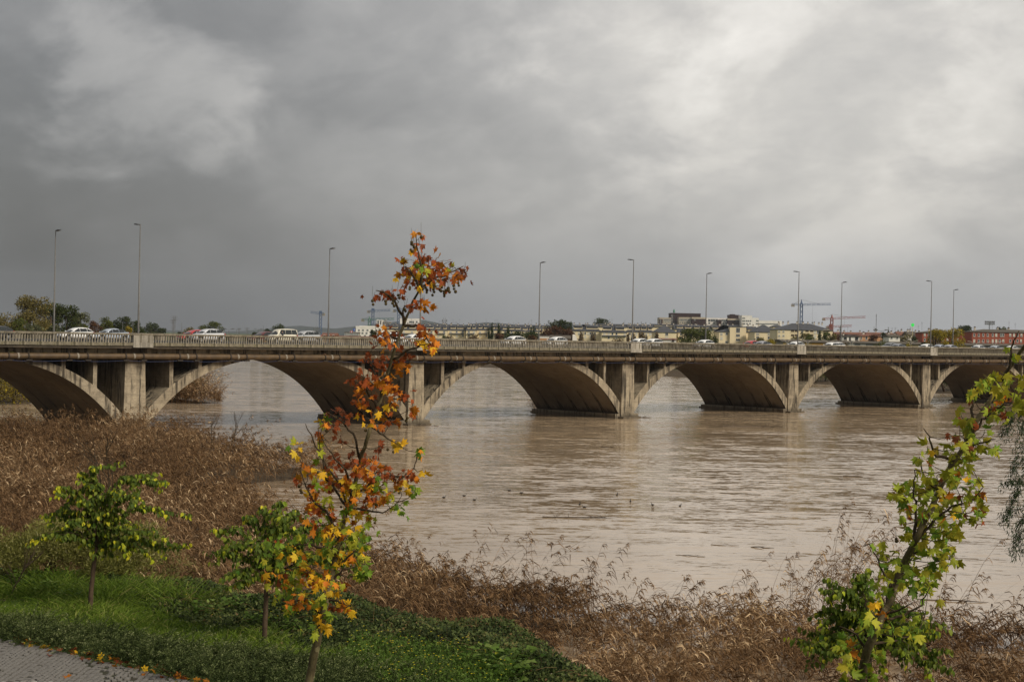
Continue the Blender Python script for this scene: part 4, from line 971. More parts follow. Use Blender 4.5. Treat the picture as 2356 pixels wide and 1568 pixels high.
def make_bank():
    br_zone = [(-10, 38.2), (-12.4, 39.2), (-15.5, 39.6), (-15.5, 41.2), (-12, 40.9), (-8.6, 39.6), (-7.5, 39.5), (-4.5, 38.6), (-2.2, 37.6), (-.2, 36), (1.2, 34.4), (2.5, 32), (3.4, 28.5), (3.0, 26.2), (1.7, 26.6), (.6, 28.2), (-.9, 29.6), (-2.3, 30.7), (-3.5, 31.5), (-5.1, 32.8), (-7, 34.4), (-8.6, 36.4)]
    grass_zone = plan([(-120, 1330), (60, 1336), (300, 1362), (480, 1385), (700, 1428), (850, 1456), (980, 1478), (1120, 1505), (1260, 1562), (1300, 1620), (700, 1640), (300, 1500), (-120, 1440)])
    hx = np.array([p[0] for p in PAVE_EDGE]); hy = np.array([p[1] for p in PAVE_EDGE])
    hedge_back = lambda x: np.interp(x, hx, hy) + np.interp(x, [-16, -11, -7, -4.8, -3.5, -1], [1.7, 1.7, 2.3, 3.0, 3.3, 3.3])
    g_ = scatter(grass_zone, 66000); g_ = g_[(g_[:, 1] > hedge_back(g_[:, 0]) - .1) & (poly_sd(g_[:, 0], g_[:, 1], br_zone) < RNG.normal(.1, .25, len(g_)))]; n = len(g_)
    cl = .5 + .5 * np.sin(g_[:, 0] * 1.9 + 1.5 * np.sin(g_[:, 1] * .9)) * np.sin(g_[:, 1] * 1.3 + g_[:, 0] * .7)
    P = np.column_stack([g_, ground_z(g_[:, 0], g_[:, 1])]); h = RNG.uniform(.09, .26, n) * (.55 + 1.1 * cl)
    d = unit(RNG.normal(0, .55, (n, 3)) * np.array([1, 1, 0]) + np.array([.15, -.05, 1.0])); out = unit(d * np.array([1, 1, 0]) + 1e-4)
    C = np.stack([P, P + d * h[:, None] * .6, P + d * h[:, None] * .85 + out * h[:, None] * .35], 1)
    V, F = ribbon(C, unit(np.cross(d, rand_dir(n))), np.tile(np.array([.011, .011, .002]), (n, 1)) * RNG.uniform(.8, 1.6, (n, 1)))
    N = NP(); N.add(V, F, np.repeat(np.clip(RNG.normal(.52, .2, n) + .2 * (cl - .5), 0, 1), 2))
    o = N.build('grass', M_GRASS); tag(o, 'lush green grass between the hedge and the brambles', kind='stuff')
    # long tufts round the left mulberry
    N = NP()
    for (x, y) in [(300, 1380), (340, 1372), (385, 1385), (425, 1392), (270, 1372), (150, 1362), (110, 1350), (240, 1392)]:
        c = hit(x, y); m = 300; q = c[:2] + RNG.normal(0, .42, (m, 2)); P = np.column_stack([q, ground_z(q[:, 0], q[:, 1])]); h = RNG.uniform(.3, .68, m)
        d = unit(np.column_stack([q - c[:2], np.zeros(m)]) * 1.3 + RNG.normal(0, .35, (m, 3)) * np.array([1, 1, 0]) + np.array([.1, 0, 1.0])); out = unit(d * np.array([1, 1, 0]) + 1e-4)
        C = np.stack([P, P + d * h[:, None] * .55, P + d * h[:, None] * .85 + out * h[:, None] * .25, P + d * h[:, None] * .9 + out * h[:, None] * .6 - np.array([0, 0, .12])], 1)
        V, F = ribbon(C, unit(np.cross(d, rand_dir(m))), np.tile(np.array([.014, .014, .011, .002]), (m, 1)))
        N.add(V, F, np.repeat(np.clip(RNG.normal(.5, .2, m), 0, 1), 3))
    o = N.build('grass', M_GRASS); tag(o, 'tall arching grass tufts round the foot of the left mulberry', kind='stuff')
    # brambles
    b_ = scatter(br_zone, 64000); b_ = b_ + RNG.normal(0, 1, b_.shape) * (RNG.random((len(b_), 1)) < .25) * .45; n = len(b_)
    sd = np.clip(poly_sd(b_[:, 0], b_[:, 1], br_zone), 0, 2)
    mound = (.25 + .75 * sst(0, 1.6, sd)) * (.36 + .13 * np.sin(b_[:, 0] * 1.1 + np.sin(b_[:, 1] * .8)) + .12 * np.sin(b_[:, 0] * 3.1 + b_[:, 1] * 2.3))
    P = np.column_stack([b_, ground_z(b_[:, 0], b_[:, 1]) + np.maximum(mound, .1) * (1 - RNG.random(n) ** 2.2 * .8)])
    V, F = leaf_quads(P, rand_dir(n) + np.array([0, -.1, .1]), rand_dir(n) * .7 + np.array([0, -.3, 1.0]), RNG.uniform(.05, .105, n), RNG.uniform(.035, .07, n))
    N = NP(); N.add(V, F, np.clip(RNG.normal(.45, .22, n) + .22 * np.sin(b_[:, 0] * 2.3 + 1.7 * np.sin(b_[:, 1] * 1.9)) * np.sin(b_[:, 1] * 2.7), 0, 1))
    m = 500; q = scatter(br_zone, m); q3 = np.column_stack([q, ground_z(q[:, 0], q[:, 1]) + .35]); dd = unit(RNG.normal(0, 1, (m, 3)) * np.array([1, 1, .25]) + np.array([0, 0, .35]))
    C = np.stack([q3, q3 + dd * .22, q3 + dd * .42 - np.array([0, 0, .06])], 1); V, F = ribbon(C, unit(np.cross(dd, rand_dir(m))), np.full((m, 3), .006)); N.add(V, F, np.full(len(F), 1.0))
    o = N.build('brambles', M_BRAM); tag(o, 'low dark green bramble thicket along the top of the bank', kind='stuff')
    # yellow flowers with their stalks
    fz = plan([(820, 1468), (960, 1486), (1090, 1500), (1190, 1540), (1150, 1600), (900, 1600), (780, 1520)], .15)
    q = np.concatenate([scatter(fz, 190), scatter(plan([(380, 1400), (700, 1440), (860, 1470), (800, 1500), (500, 1440)], .1), 40)]); n = len(q)
    z = ground_z(q[:, 0], q[:, 1]) + RNG.uniform(.22, .5, n); P = np.column_stack([q, z]); N = NP()
    for k in range(4):
        a = k * math.pi / 2 + RNG.random(n); d = np.column_stack([np.cos(a), np.sin(a), np.full(n, .25)])
        V, F = leaf_quads(P, d, np.tile(np.array([0, -.4, 1.0]), (n, 1)), np.full(n, .020), np.full(n, .016)); N.add(V, F, RNG.random(n))
    o = N.build('flowers', M_YEL); tag(o, 'small yellow wild flowers scattered through the grass', kind='stuff')
    N = NP(); C = np.stack([P * np.array([1, 1, 0]) + np.array([0, 0, 1.0]) * ground_z(q[:, 0], q[:, 1])[:, None], P], 1); V, F = ribbon(C, rand_dir(n), np.full((n, 2), .006)); N.add(V, F, .4)
    w = scatter(fz, 9000); P2 = np.column_stack([w, ground_z(w[:, 0], w[:, 1]) + RNG.uniform(.05, .34, 9000)])
    V, F = leaf_quads(P2, rand_dir(9000) + np.array([0, 0, .3]), rand_dir(9000) + np.array([0, 0, 1.0]), RNG.uniform(.05, .10, 9000), RNG.uniform(.02, .04, 9000)); N.add(V, F, np.clip(RNG.normal(.45, .2, 9000), 0, 1))
    o = N.build('foliage', M_WEED); tag(o, 'green stalks and leaves under the yellow flowers', kind='stuff')
    # broad-leaved mallows and thistles
    spots = [(560, 1420, 1.0), (600, 1448, .8), (690, 1468, .8), (480, 1420, .8), (140, 1345, .9), (60, 1352, .9), (110, 1372, .8), (170, 1386, .7), (1130, 1552, 1.1), (1180, 1560, 1.2), (1160, 1575, 1.0), (640, 1462, .7)]
    for i, (x, y, s) in enumerate(spots):
        c = hit(x, y); m = int(90 * s); ang = RNG.random(m) * 2 * math.pi; r = RNG.random(m) ** .6 * .42 * s
        P = np.column_stack([c[0] + np.cos(ang) * r, c[1] + np.sin(ang) * r, np.zeros(m)]); P[:, 2] = gz(c[0], c[1]) + RNG.uniform(.08, .42, m) * s
        d = np.column_stack([np.cos(ang), np.sin(ang), RNG.normal(.1, .3, m)]); N = NP()
        V, F = leaf_quads(P, d, RNG.normal(0, .35, (m, 3)) + np.array([0, 0, 1.0]), RNG.uniform(.10, .20, m) * s, RNG.uniform(.09, .17, m) * s); N.add(V, F, np.clip(RNG.normal(.55, .25, m), 0, 1))
        B = np.tile(np.array([c[0], c[1], gz(c[0], c[1]) - .02]), (m, 1)); V, F = ribbon(np.stack([B, (B + P) / 2 + np.array([0, 0, .05]), P], 1), rand_dir(m), np.full((m, 3), .008)); N.add(V, F, .3)
        o = N.build('mallow_plant', M_WEED)
        lab = ['leafy pale green mallow at the middle of the grass strip', 'small mallow beside the trunk of the second mulberry', 'mallow in the grass just right of the second mulberry trunk', 'mallow low in the grass left of the second mulberry', 'broad-leaved thistle at the far left above the bare gravel', 'leafy weed at the left edge beyond the hedge',
               'low weed on the bare gravel at the left', 'low weed left of the first mulberry trunk', 'large mallow at the bottom of the frame on the bramble edge', 'largest mallow at the bottom of the frame below the brambles', 'bottom-most mallow cut by the frame', 'small mallow behind the hedge near the second mulberry'][i]
        tag(o, lab, 'weed', 'broad-leaved weeds in the grass')
    # rosemary hedge along the paving: needle-clad upright shoots
    ex = np.array([p[0] for p in PAVE_EDGE]); ey = np.array([p[1] for p in PAVE_EDGE])
    # each plant is a dome of bent, needle-clad shoots fanning out from its own root
    C_ = []
    for gx in np.arange(-16.6, -1.0, .58):
        wid = float(np.interp(gx, [-16, -11, -7, -4.8, -3.5, -1], [1.7, 1.7, 2.3, 3.0, 3.3, 3.3])); y0 = float(np.interp(gx, ex, ey))
        for gy in np.arange(.30, wid, .58): C_.append((gx + RNG.normal(0, .11), y0 + gy + RNG.normal(0, .11), RNG.uniform(.75, 1.25), RNG.normal(0, .10)))
    C_ = np.array(C_); per = 66; m = len(C_) * per; cc = np.repeat(C_, per, 0)
    az = RNG.random(m) * 2 * math.pi; rr = RNG.random(m) ** .6; el = .25 + .95 * (1 - rr)
    d0 = np.column_stack([np.cos(az) * np.cos(el), np.sin(az) * np.cos(el), np.sin(el)]); ln = RNG.uniform(.30, .62, m) * cc[:, 2]
    B = np.column_stack([cc[:, 0], cc[:, 1], ground_z(cc[:, 0], cc[:, 1])]) + np.column_stack([np.cos(az) * rr * .13, np.sin(az) * rr * .13, .04 + .10 * (1 - rr)])
    k = 24; t = np.tile(np.linspace(.18, 1, k), (m, 1)); bend = np.array([.10, -.03, -.10]) * cc[:, 2:3]
    cur = B[:, None] + d0[:, None] * (ln[:, None] * t)[..., None] + bend[:, None] * (t ** 2)[..., None]
    N = NP(); V, F = ribbon(np.stack([B, cur[:, k // 2], cur[:, -1]], 1), rand_dir(m), np.full((m, 3), .009)); N.add(V, F, .10)
    tg = np.repeat(d0 + bend * 1.5, k, 0); dn = unit(unit(tg) * .55 + rand_dir(m * k) * .8)
    tn = np.clip(.30 + (cc[:, 3] + RNG.normal(0, .10, m))[:, None] + .80 * (t - .48) + RNG.normal(0, .07, (m, k)), 0, 1).reshape(-1)
    V, F = leaf_quads(cur.reshape(-1, 3), dn, rand_dir(m * k), RNG.uniform(.030, .050, m * k), np.full(m * k, .016)); N.add(V, F, tn)
    o = N.build('rosemary_hedge', M_ROSE); tag(o, 'low grey-green rosemary hedge edging the cobbled path', 'hedge')
    # bare reddish gravel behind the hedge
    mb = MB(); c = plan([(-60, 1372), (40, 1378), (110, 1392), (230, 1412), (200, 1432), (60, 1420), (-60, 1412)])
    P = [(x, y, gz(x, y) + .012) for x, y in c]; mb.poly(P)
    o = mb.build('gravel', pm('red_gravel', (.30, .19, .12), (.20, .13, .085), 9, .95, .6, .02)); tag(o, 'patch of bare reddish gravel behind the hedge', kind='stuff')
make_bank()

# ------------------------------------------------------------------ cobbled path
def make_path():
    joint = pm('joint_sand', (.040, .034, .024), (.032, .036, .016), 5, .95, .5, .01)
    stone = pm('granite_sett', (.25, .235, .215), (.155, .145, .13), 26, .75, .35, .004, rnd=.42, spec=.35)
    Z = 5.13; ex = [p[0] for p in PAVE_EDGE]; ey = [p[1] for p in PAVE_EDGE]
    mb = MB(); pts = [(x, y) for x, y in PAVE_EDGE]
    top = [(x, y, Z - .012) for x, y in pts]; low = [(pts[-1][0] + 2, 20.0, Z - .012), (pts[0][0] - 8, 20.0, Z - .012)]
    mb.poly(list(reversed(top + low)))
    root = mb.build('cobbled_path', joint); tag(root, 'grey granite sett path laid in fans with mossy joints', kind='structure')
    vis = np.array([tuple(at_z(x, y, Z)[:2]) for x, y in [(-30, 1462), (0, 1465), (440, 1563), (520, 1600), (-30, 1600)]])
    def sett(mb, c, a, wx, wy, h):
        ca, sa = math.cos(a), math.sin(a); b = len(mb.v)
        for s, z in ((1.0, -.03), (.97, h - .006), (.86, h)):
            for (u, v_) in ((-1, -1), (1, -1), (1, 1), (-1, 1)):
                x, y = u * wx * .5 * s, v_ * wy * .5 * s; mb.v.append((c[0] + x * ca - y * sa, c[1] + x * sa + y * ca, c[2] + z))
        for r in range(2):
            for k in range(4): mb.f.append((b + r * 4 + k, b + r * 4 + (k + 1) % 4, b + r * 4 + 4 + (k + 1) % 4, b + r * 4 + 4 + k)); mb.m.append(0)
        mb.f.append((b + 8, b + 9, b + 10, b + 11)); mb.m.append(0)
    shapes = []
    for k in range(8):
        s = MB(); rn = random.Random(k); sett(s, (0, 0, 0), 0, .092 + rn.uniform(-.014, .008), .086 + rn.uniform(-.014, .008), .016 + rn.uniform(0, .010)); shapes.append(s.mesh('sett', stone))
    rn = random.Random(5); seen, rest = [], MB()
    FW, PT = 1.18, .112                                     # segmental fans: arcs of setts stacked along y
    for col in range(-16, 5):
        xc = col * FW - 3.2
        for row in range(0, 150):
            yc = 22.0 + row * PT
            R = FW * .72
            na = 11
            for k in range(na):
                a = (k + .5) / na * 2 - 1; th = a * .76
                x = xc + R * math.sin(th) + rn.uniform(-.008, .008); y = yc + R * math.cos(th) * .9 - R * .75 + rn.uniform(-.008, .008) 
                if y > np.interp(x, ex, ey) - .04 or y < 24: continue
                if rn.random() < (.03 if math.sin(x * 2.3 + math.sin(y * 1.7)) < .75 else .35): continue
                vis_in = poly_sd(np.array([x]), np.array([y]), vis)[0] > 0
                rec = (x, y, -th * .9 + rn.uniform(-.08, .08))
                if vis_in: seen.append(rec)
                elif y > 25.5 and x > -20: sett(rest, (x, y, Z), rec[2], .1, .098, .013)
    d0 = [(-s[1], i) for i, s in enumerate(seen)]; d0.sort(reverse=True)
    pick = set(i for _, i in d0[:300])
    for i, (x, y, a) in enumerate(seen):
        if i in pick:
            o = link('sett', shapes[rn.randrange(8)], root); o.location = (x, y, Z); o.rotation_euler = (rn.uniform(-.04, .04), rn.uniform(-.04, .04), a + rn.randrange(4) * math.pi / 2)
        else: sett(rest, (x, y, Z), a, .092 + rn.uniform(-.012, .006), .086 + rn.uniform(-.012, .006), .016 + rn.uniform(0, .01))
    tag(rest.build('sett', stone, root), kind='stuff')
make_path()

# ------------------------------------------------------------------ plane trees, leaf by leaf
BARK = None
def bark_mat(name, c1, c2, c3=None):
    m, g, out = new_mat(name); v = coords(g)
    n = g.noise(v, 9, 4, .6, .2, stretch=(1, 1, .45)); f = g.noise(v, 40, 4, .65, 0, stretch=(1, 1, .3))
    c = g.mix(g.ramp(n, .40, .52), c1, c2)
    if c3: c = g.mix(g.ramp(g.noise(v, 13, 2, .5, .1, stretch=(1, 1, .6)), .62, .66), c, c3)
    c = g.mix(g.math('MULTIPLY', g.ramp(f, .45, .7), .5), c, tuple(x * .4 for x in c1))
    b = g.add('ShaderNodeBsdfPrincipled', i_Roughness=.85); b.inputs['Specular IOR Level'].default_value = .15
    g.link(c, b.inputs['Base Color']); g.link(bump(g, f, .4, .006), b.inputs['Normal']); g.link(b.outputs[0], out.inputs[0]); return m
M_PLANE_BARK = bark_mat('plane_bark', (.075, .058, .030), (.11, .088, .045), (.20, .17, .09))
M_TWIG = bark_mat('twig_bark', (.045, .032, .020), (.065, .046, .028))
M_LEAF = leaf_object_mat('autumn_leaf', (.085, .030, .010))
def lobed_leaf(var):
    """plane leaf, one unit long from stalk to tip, creased and curled"""
    rn = random.Random(var)
    half = [(0, .76), (8, .60), (15, .56), (24, .45), (31, .40), (39, .54), (48, .73), (56, .56), (64, .49), (72, .39), (80, .36), (90, .44), (102, .57), (113, .41), (130, .30), (155, .25)]
    ang = [(a, r) for a, r in half] + [(180, .20)] + [(360 - a, r) for a, r in reversed(half[1:])]
    curl = rn.uniform(.2, 1.0); fold = rn.uniform(.25, 1.0); tw = rn.uniform(-.6, .6)
    pts = [(0, .28)]
    for a, r in ang:
        r *= rn.uniform(.90, 1.08); w = math.radians(a); pts.append((r * math.sin(w), .28 + r * math.cos(w)))
    V = []
    for i, (x, y) in enumerate(pts):
        rr = math.hypot(x, y - .28); V.append((x * (1 - .18 * fold), y, -fold * .5 * abs(x) ** 1.2 * (-1 if var % 3 == 0 else 1) + curl * (y - .3) ** 2 * -1 + tw * x * (y - .2) + rn.uniform(-.13, .13) * rr))
    n = len(pts) - 1; F = [(0, 1 + i, 1 + (i + 1) % n) for i in range(n)]
    b = len(V); V += [(-.012, 0.08, 0), (.012, 0.08, 0), (.008, -.42, .03), (-.008, -.42, .03)]; F.append((b, b + 1, b + 2, b + 3))
    return V, F
def heart_leaf(var):
    rn = random.Random(50 + var); half = [(0, .60), (14, .47), (30, .42), (50, .40), (75, .39), (105, .40), (140, .38), (165, .34)]
    ang = half + [(180, .27)] + [(360 - a, r) for a, r in reversed(half[1:])]; V = [(0, .36, 0)]; fold = rn.uniform(.2, .7); curl = rn.uniform(.1, .5)
    for a, r in ang:
        w = math.radians(a); r *= rn.uniform(.94, 1.06); x, y = r * math.sin(w) * .85, .36 + r * math.cos(w); V.append((x * (1 - .15 * fold), y, fold * .5 * abs(x) - curl * (y - .3) ** 2 + rn.uniform(-.03, .03)))
    n = len(V) - 1; F = [(0, 1 + i, 1 + (i + 1) % n) for i in range(n)]; return V, F
def leaf_meshes(fn, nm, mat, k):
    out = []
    for v in range(k):
        V, F = fn(v); me = bpy.data.meshes.new(nm); me.from_pydata(V, [], F); me.materials.append(mat); me.polygons.foreach_set('use_smooth', [True] * len(F)); me.update(); out.append((me, np.array(V), F))
    return out
def tri_faces(F): return [f if len(f) == 3 else None for f in F]
def place_leaves(root, meshes, items, joint_mat, limit=300, name='leaf'):
    """items: (position, axis, normal, size, colour rgb, tint); the largest as objects of their own, the rest in one mesh"""
    items = sorted(items, key=lambda q: -q[3]); NV, NF, NTn, nb = [], [], [], 0
    keep = items[:limit]; rest = items[limit:]
    for it in keep:
        p, d, n, s, c, t = it; me = meshes[random.randrange(len(meshes))][0]
        o = bpy.data.objects.new(name, me); COL.objects.link(o); o.parent = root; o.matrix_local = leaf_matrix(p, d, n, s); o.color = tuple(c) + (1,)
    for it in rest:
        p, d, n, s, c, t = it; _, V, F = meshes[random.randrange(len(meshes))]; M = np.array(leaf_matrix(p, d, n, s))
        W_ = V @ M[:3, :3].T + M[:3, 3]; NV.append(W_)
        for f in F:
            q = [i + nb for i in f]; NF.append(q if len(q) == 4 else q + [q[-1]])
            NTn.append(t)
        nb += len(V)
    if rest:
        V = np.concatenate(NV); tri = np.array([f[:3] for f in NF] + [[f[0], f[2], f[3]] for f in NF if f[2] != f[3]]); tn = np.array(NTn + [NTn[i] for i, f in enumerate(NF) if f[2] != f[3]])
        o = link(name, np_mesh(name, V, tri, joint_mat, tn, True), root); tag(o, kind='stuff')
def leaf_matrix(p, d, n, s):
    y = Vector(d).normalized(); z = Vector(n); x = y.cross(z)
    if x.length < 1e-4: x = y.orthogonal()
    x.normalize(); z = x.cross(y)
    return Matrix(((x.x * s, y.x * s, z.x * s, p[0]), (x.y * s, y.y * s, z.y * s, p[1]), (x.z * s, y.z * s, z.z * s, p[2]), (0, 0, 0, 1)))
PAL = {'r': [(.25, .056, .014), (.30, .075, .018), (.19, .044, .014), (.14, .038, .018)], 'b': [(.21, .066, .028), (.29, .10, .042), (.15, .050, .024)], 'o': [(.46, .155, .014), (.52, .215, .020), (.39, .115, .014)],
       'y': [(.70, .43, .022), (.62, .35, .018), (.74, .51, .05)], 'g': [(.15, .235, .022), (.225, .30, .028), (.10, .165, .018)], 'l': [(.40, .41, .036), (.46, .45, .045), (.31, .34, .03)], 'k': [(.32, .295, .026), (.25, .255, .022), (.41, .345, .03)]}
TINT = {'r': .12, 'b': .05, 'o': .35, 'y': .55, 'g': .95, 'l': .78, 'k': .85}
M_PLANE_MASS = foliage_mat('plane_foliage', [(0, (.13, .050, .025)), (.12, (.26, .06, .018)), (.35, (.50, .16, .018)), (.55, (.66, .38, .022)), (.78, (.32, .33, .035)), (.95, (.13, .22, .026)), (1, (.09, .16, .022))], .35, gain=1.35)
def near_pt(path, zmax):
    c = [p for p in path if p[2] <= zmax]; return c
def plane_tree(label, Y, trunk_px, radii, clusters, branches, balls, leaf_size, seed, dens=1.2):
    rn = random.Random(seed)
    tr = [Vector(at_y(x, y, Y + .15 * math.sin(i * 1.7))) for i, (x, y) in enumerate(trunk_px)]
    foot = tr[0].copy(); zg = gz(foot.x, foot.y); foot.z = zg - .1; foot.x -= .05
    path = [foot] + tr; rad = [radii[0] * 1.25] + list(radii)
    root = empty('plane_tree', (foot.x, foot.y, zg), 0, label, 'tree'); off = Vector((foot.x, foot.y, zg)); L = lambda p: Vector(p) - off
    mb = MB(); dense, dr = [], []
    for i in range(len(path) - 1):
        for k in range(4):
            f = k / 4; jit = Vector((rn.gauss(0, .004), rn.gauss(0, .004), 0)) if i else Vector((0, 0, 0)); dense.append(path[i].lerp(path[i + 1], f) + jit); dr.append((rad[i] * (1 - f) + rad[i + 1] * f) * rn.uniform(.93, 1.1))
    dense.append(path[-1]); dr.append(rad[-1]); mb.tube([L(p) for p in dense], dr, 9); mb.build('trunk', M_PLANE_BARK, root, True)
    nodes = list(dense)
    bsegs = []
    for bpx in branches:
        y0 = Y; dy = rn.uniform(-.35, .35); n = len(bpx)
        pts = [Vector(at_y(x, y, Y + dy * (i / max(n - 1, 1)))) for i, (x, y) in enumerate(bpx)]
        near = min(dense, key=lambda q: (q - pts[0]).length); pts[0] = near.copy()
        sm = []
        for a, c in zip(pts[:-1], pts[1:]):
            for k in range(4): sm.append(a.lerp(c, k / 4) + Vector((rn.gauss(0, .006), rn.gauss(0, .01), rn.gauss(0, .006))))
        sm[0] = pts[0]; sm.append(pts[-1]); ll = len(sm); r0 = min(.017, .006 + .0022 * ll)
        b = MB(); b.tube([L(p) for p in sm], [r0 * (1 - .75 * i / (ll - 1)) for i in range(ll)], 6); b.build('branch', M_TWIG, root, True); bsegs += sm
    allp = dense[2:] + bsegs
    items = []; tw = MB()
    for (cx, cy, cnt, sx, sy, pal) in clusters:
        dy = rn.uniform(-.4, .4); c = Vector(at_y(cx, cy, Y + dy))
        cand = sorted(allp, key=lambda q: (q - c).length + (0.25 if q.z > c.z else 0))[0]
        if (cand - c).length > .05:
            mid = cand.lerp(c, .5) + Vector((rn.gauss(0, .03), rn.gauss(0, .03), -.03)); tw.tube([L(cand), L(mid), L(c)], [.0055, .004, .0025], 5)
        for k in range(int(cnt * dens + .5)):
            gx, gy = rn.gauss(0, .78), rn.gauss(0, .78)
            p = Vector(at_y(cx + gx * sx, cy + gy * sy, Y + dy + rn.gauss(0, .16)))
            if rn.random() < .4: tw.tube([L(c.lerp(p, .0)), L(c.lerp(p, .55) + Vector((0, 0, .02))), L(p)], [.003, .0022, .0016], 4)
            kind = rn.choice(pal); col = rn.choice(PAL[kind]); j = rn.uniform(.8, 1.2); col = tuple(min(1, q * j) for q in col)
            outw = Vector((p.x - c.x, 0, p.z - c.z)); d = Vector((rn.gauss(0, .6), rn.gauss(0, .5), -.55 + rn.gauss(0, .55))) + outw * 2.2
            nrm = Vector((rn.gauss(0, .85), -.8 + rn.gauss(0, .6), .45 + rn.gauss(0, .7)))
            small = .78 if kind in 'rb' else 1.0
            items.append((L(p), d, nrm, leaf_size * rn.uniform(.72, 1.22) * small, col, min(1, max(0, TINT[kind] + rn.uniform(-.04, .04)))))
    tag(tw.build('twigs', M_TWIG, root), kind='stuff')
    place_leaves(root, LEAVES, items, M_PLANE_MASS)
    ballm = bark_mat('seed_ball_brown', (.060, .042, .016), (.085, .060, .022))
    bm_ = MB(); bm_.lathe([(0, -.0165), (.009, -.0142), (.0145, -.008), (.0165, 0), (.0145, .008), (.009, .0142), (0, .0165)], (0, 0, 0), 9); bme = bm_.mesh('seed_ball', ballm, True)
    st = MB()
    for (x, y) in balls:
        p = Vector(at_y(x, y, Y + rn.uniform(-.2, .1))); o = link('seed_ball', bme, root); o.location = L(p); s = rn.uniform(.85, 1.15); o.scale = (s, s, s)
        st.tube([L(p), L(p + Vector((rn.uniform(-.01, .01), 0, .06))), L(p + Vector((rn.uniform(-.02, .02), .02, rn.uniform(.11, .17))))], .0016, 3)
    if balls: tag(st.build('stalks', M_TWIG, root), kind='stuff')
    return root
LEAVES = leaf_meshes(lobed_leaf, 'leaf', M_LEAF, 9)
A1 = lambda x, y: ((x / 3.136 + 1450) / 1.73854, (y / 3.136 + 900) / 1.73854)
A2 = lambda x, y: ((x / 2.6133 + 1150) / 1.73854, (y / 2.6133 + 1550) / 1.73854)
A3 = lambda x, y: ((x / 2.32 + 1050) / 1.73854, (y / 2.32 + 2050) / 1.73854)
A4 = lambda x, y: ((x / 2.24 + 3300) / 1.73854, (y / 2.24 + 1400) / 1.73854)
A5 = lambda x, y: ((x / 2.32 + 3150) / 1.73854, (y / 2.32 + 2050) / 1.73854)
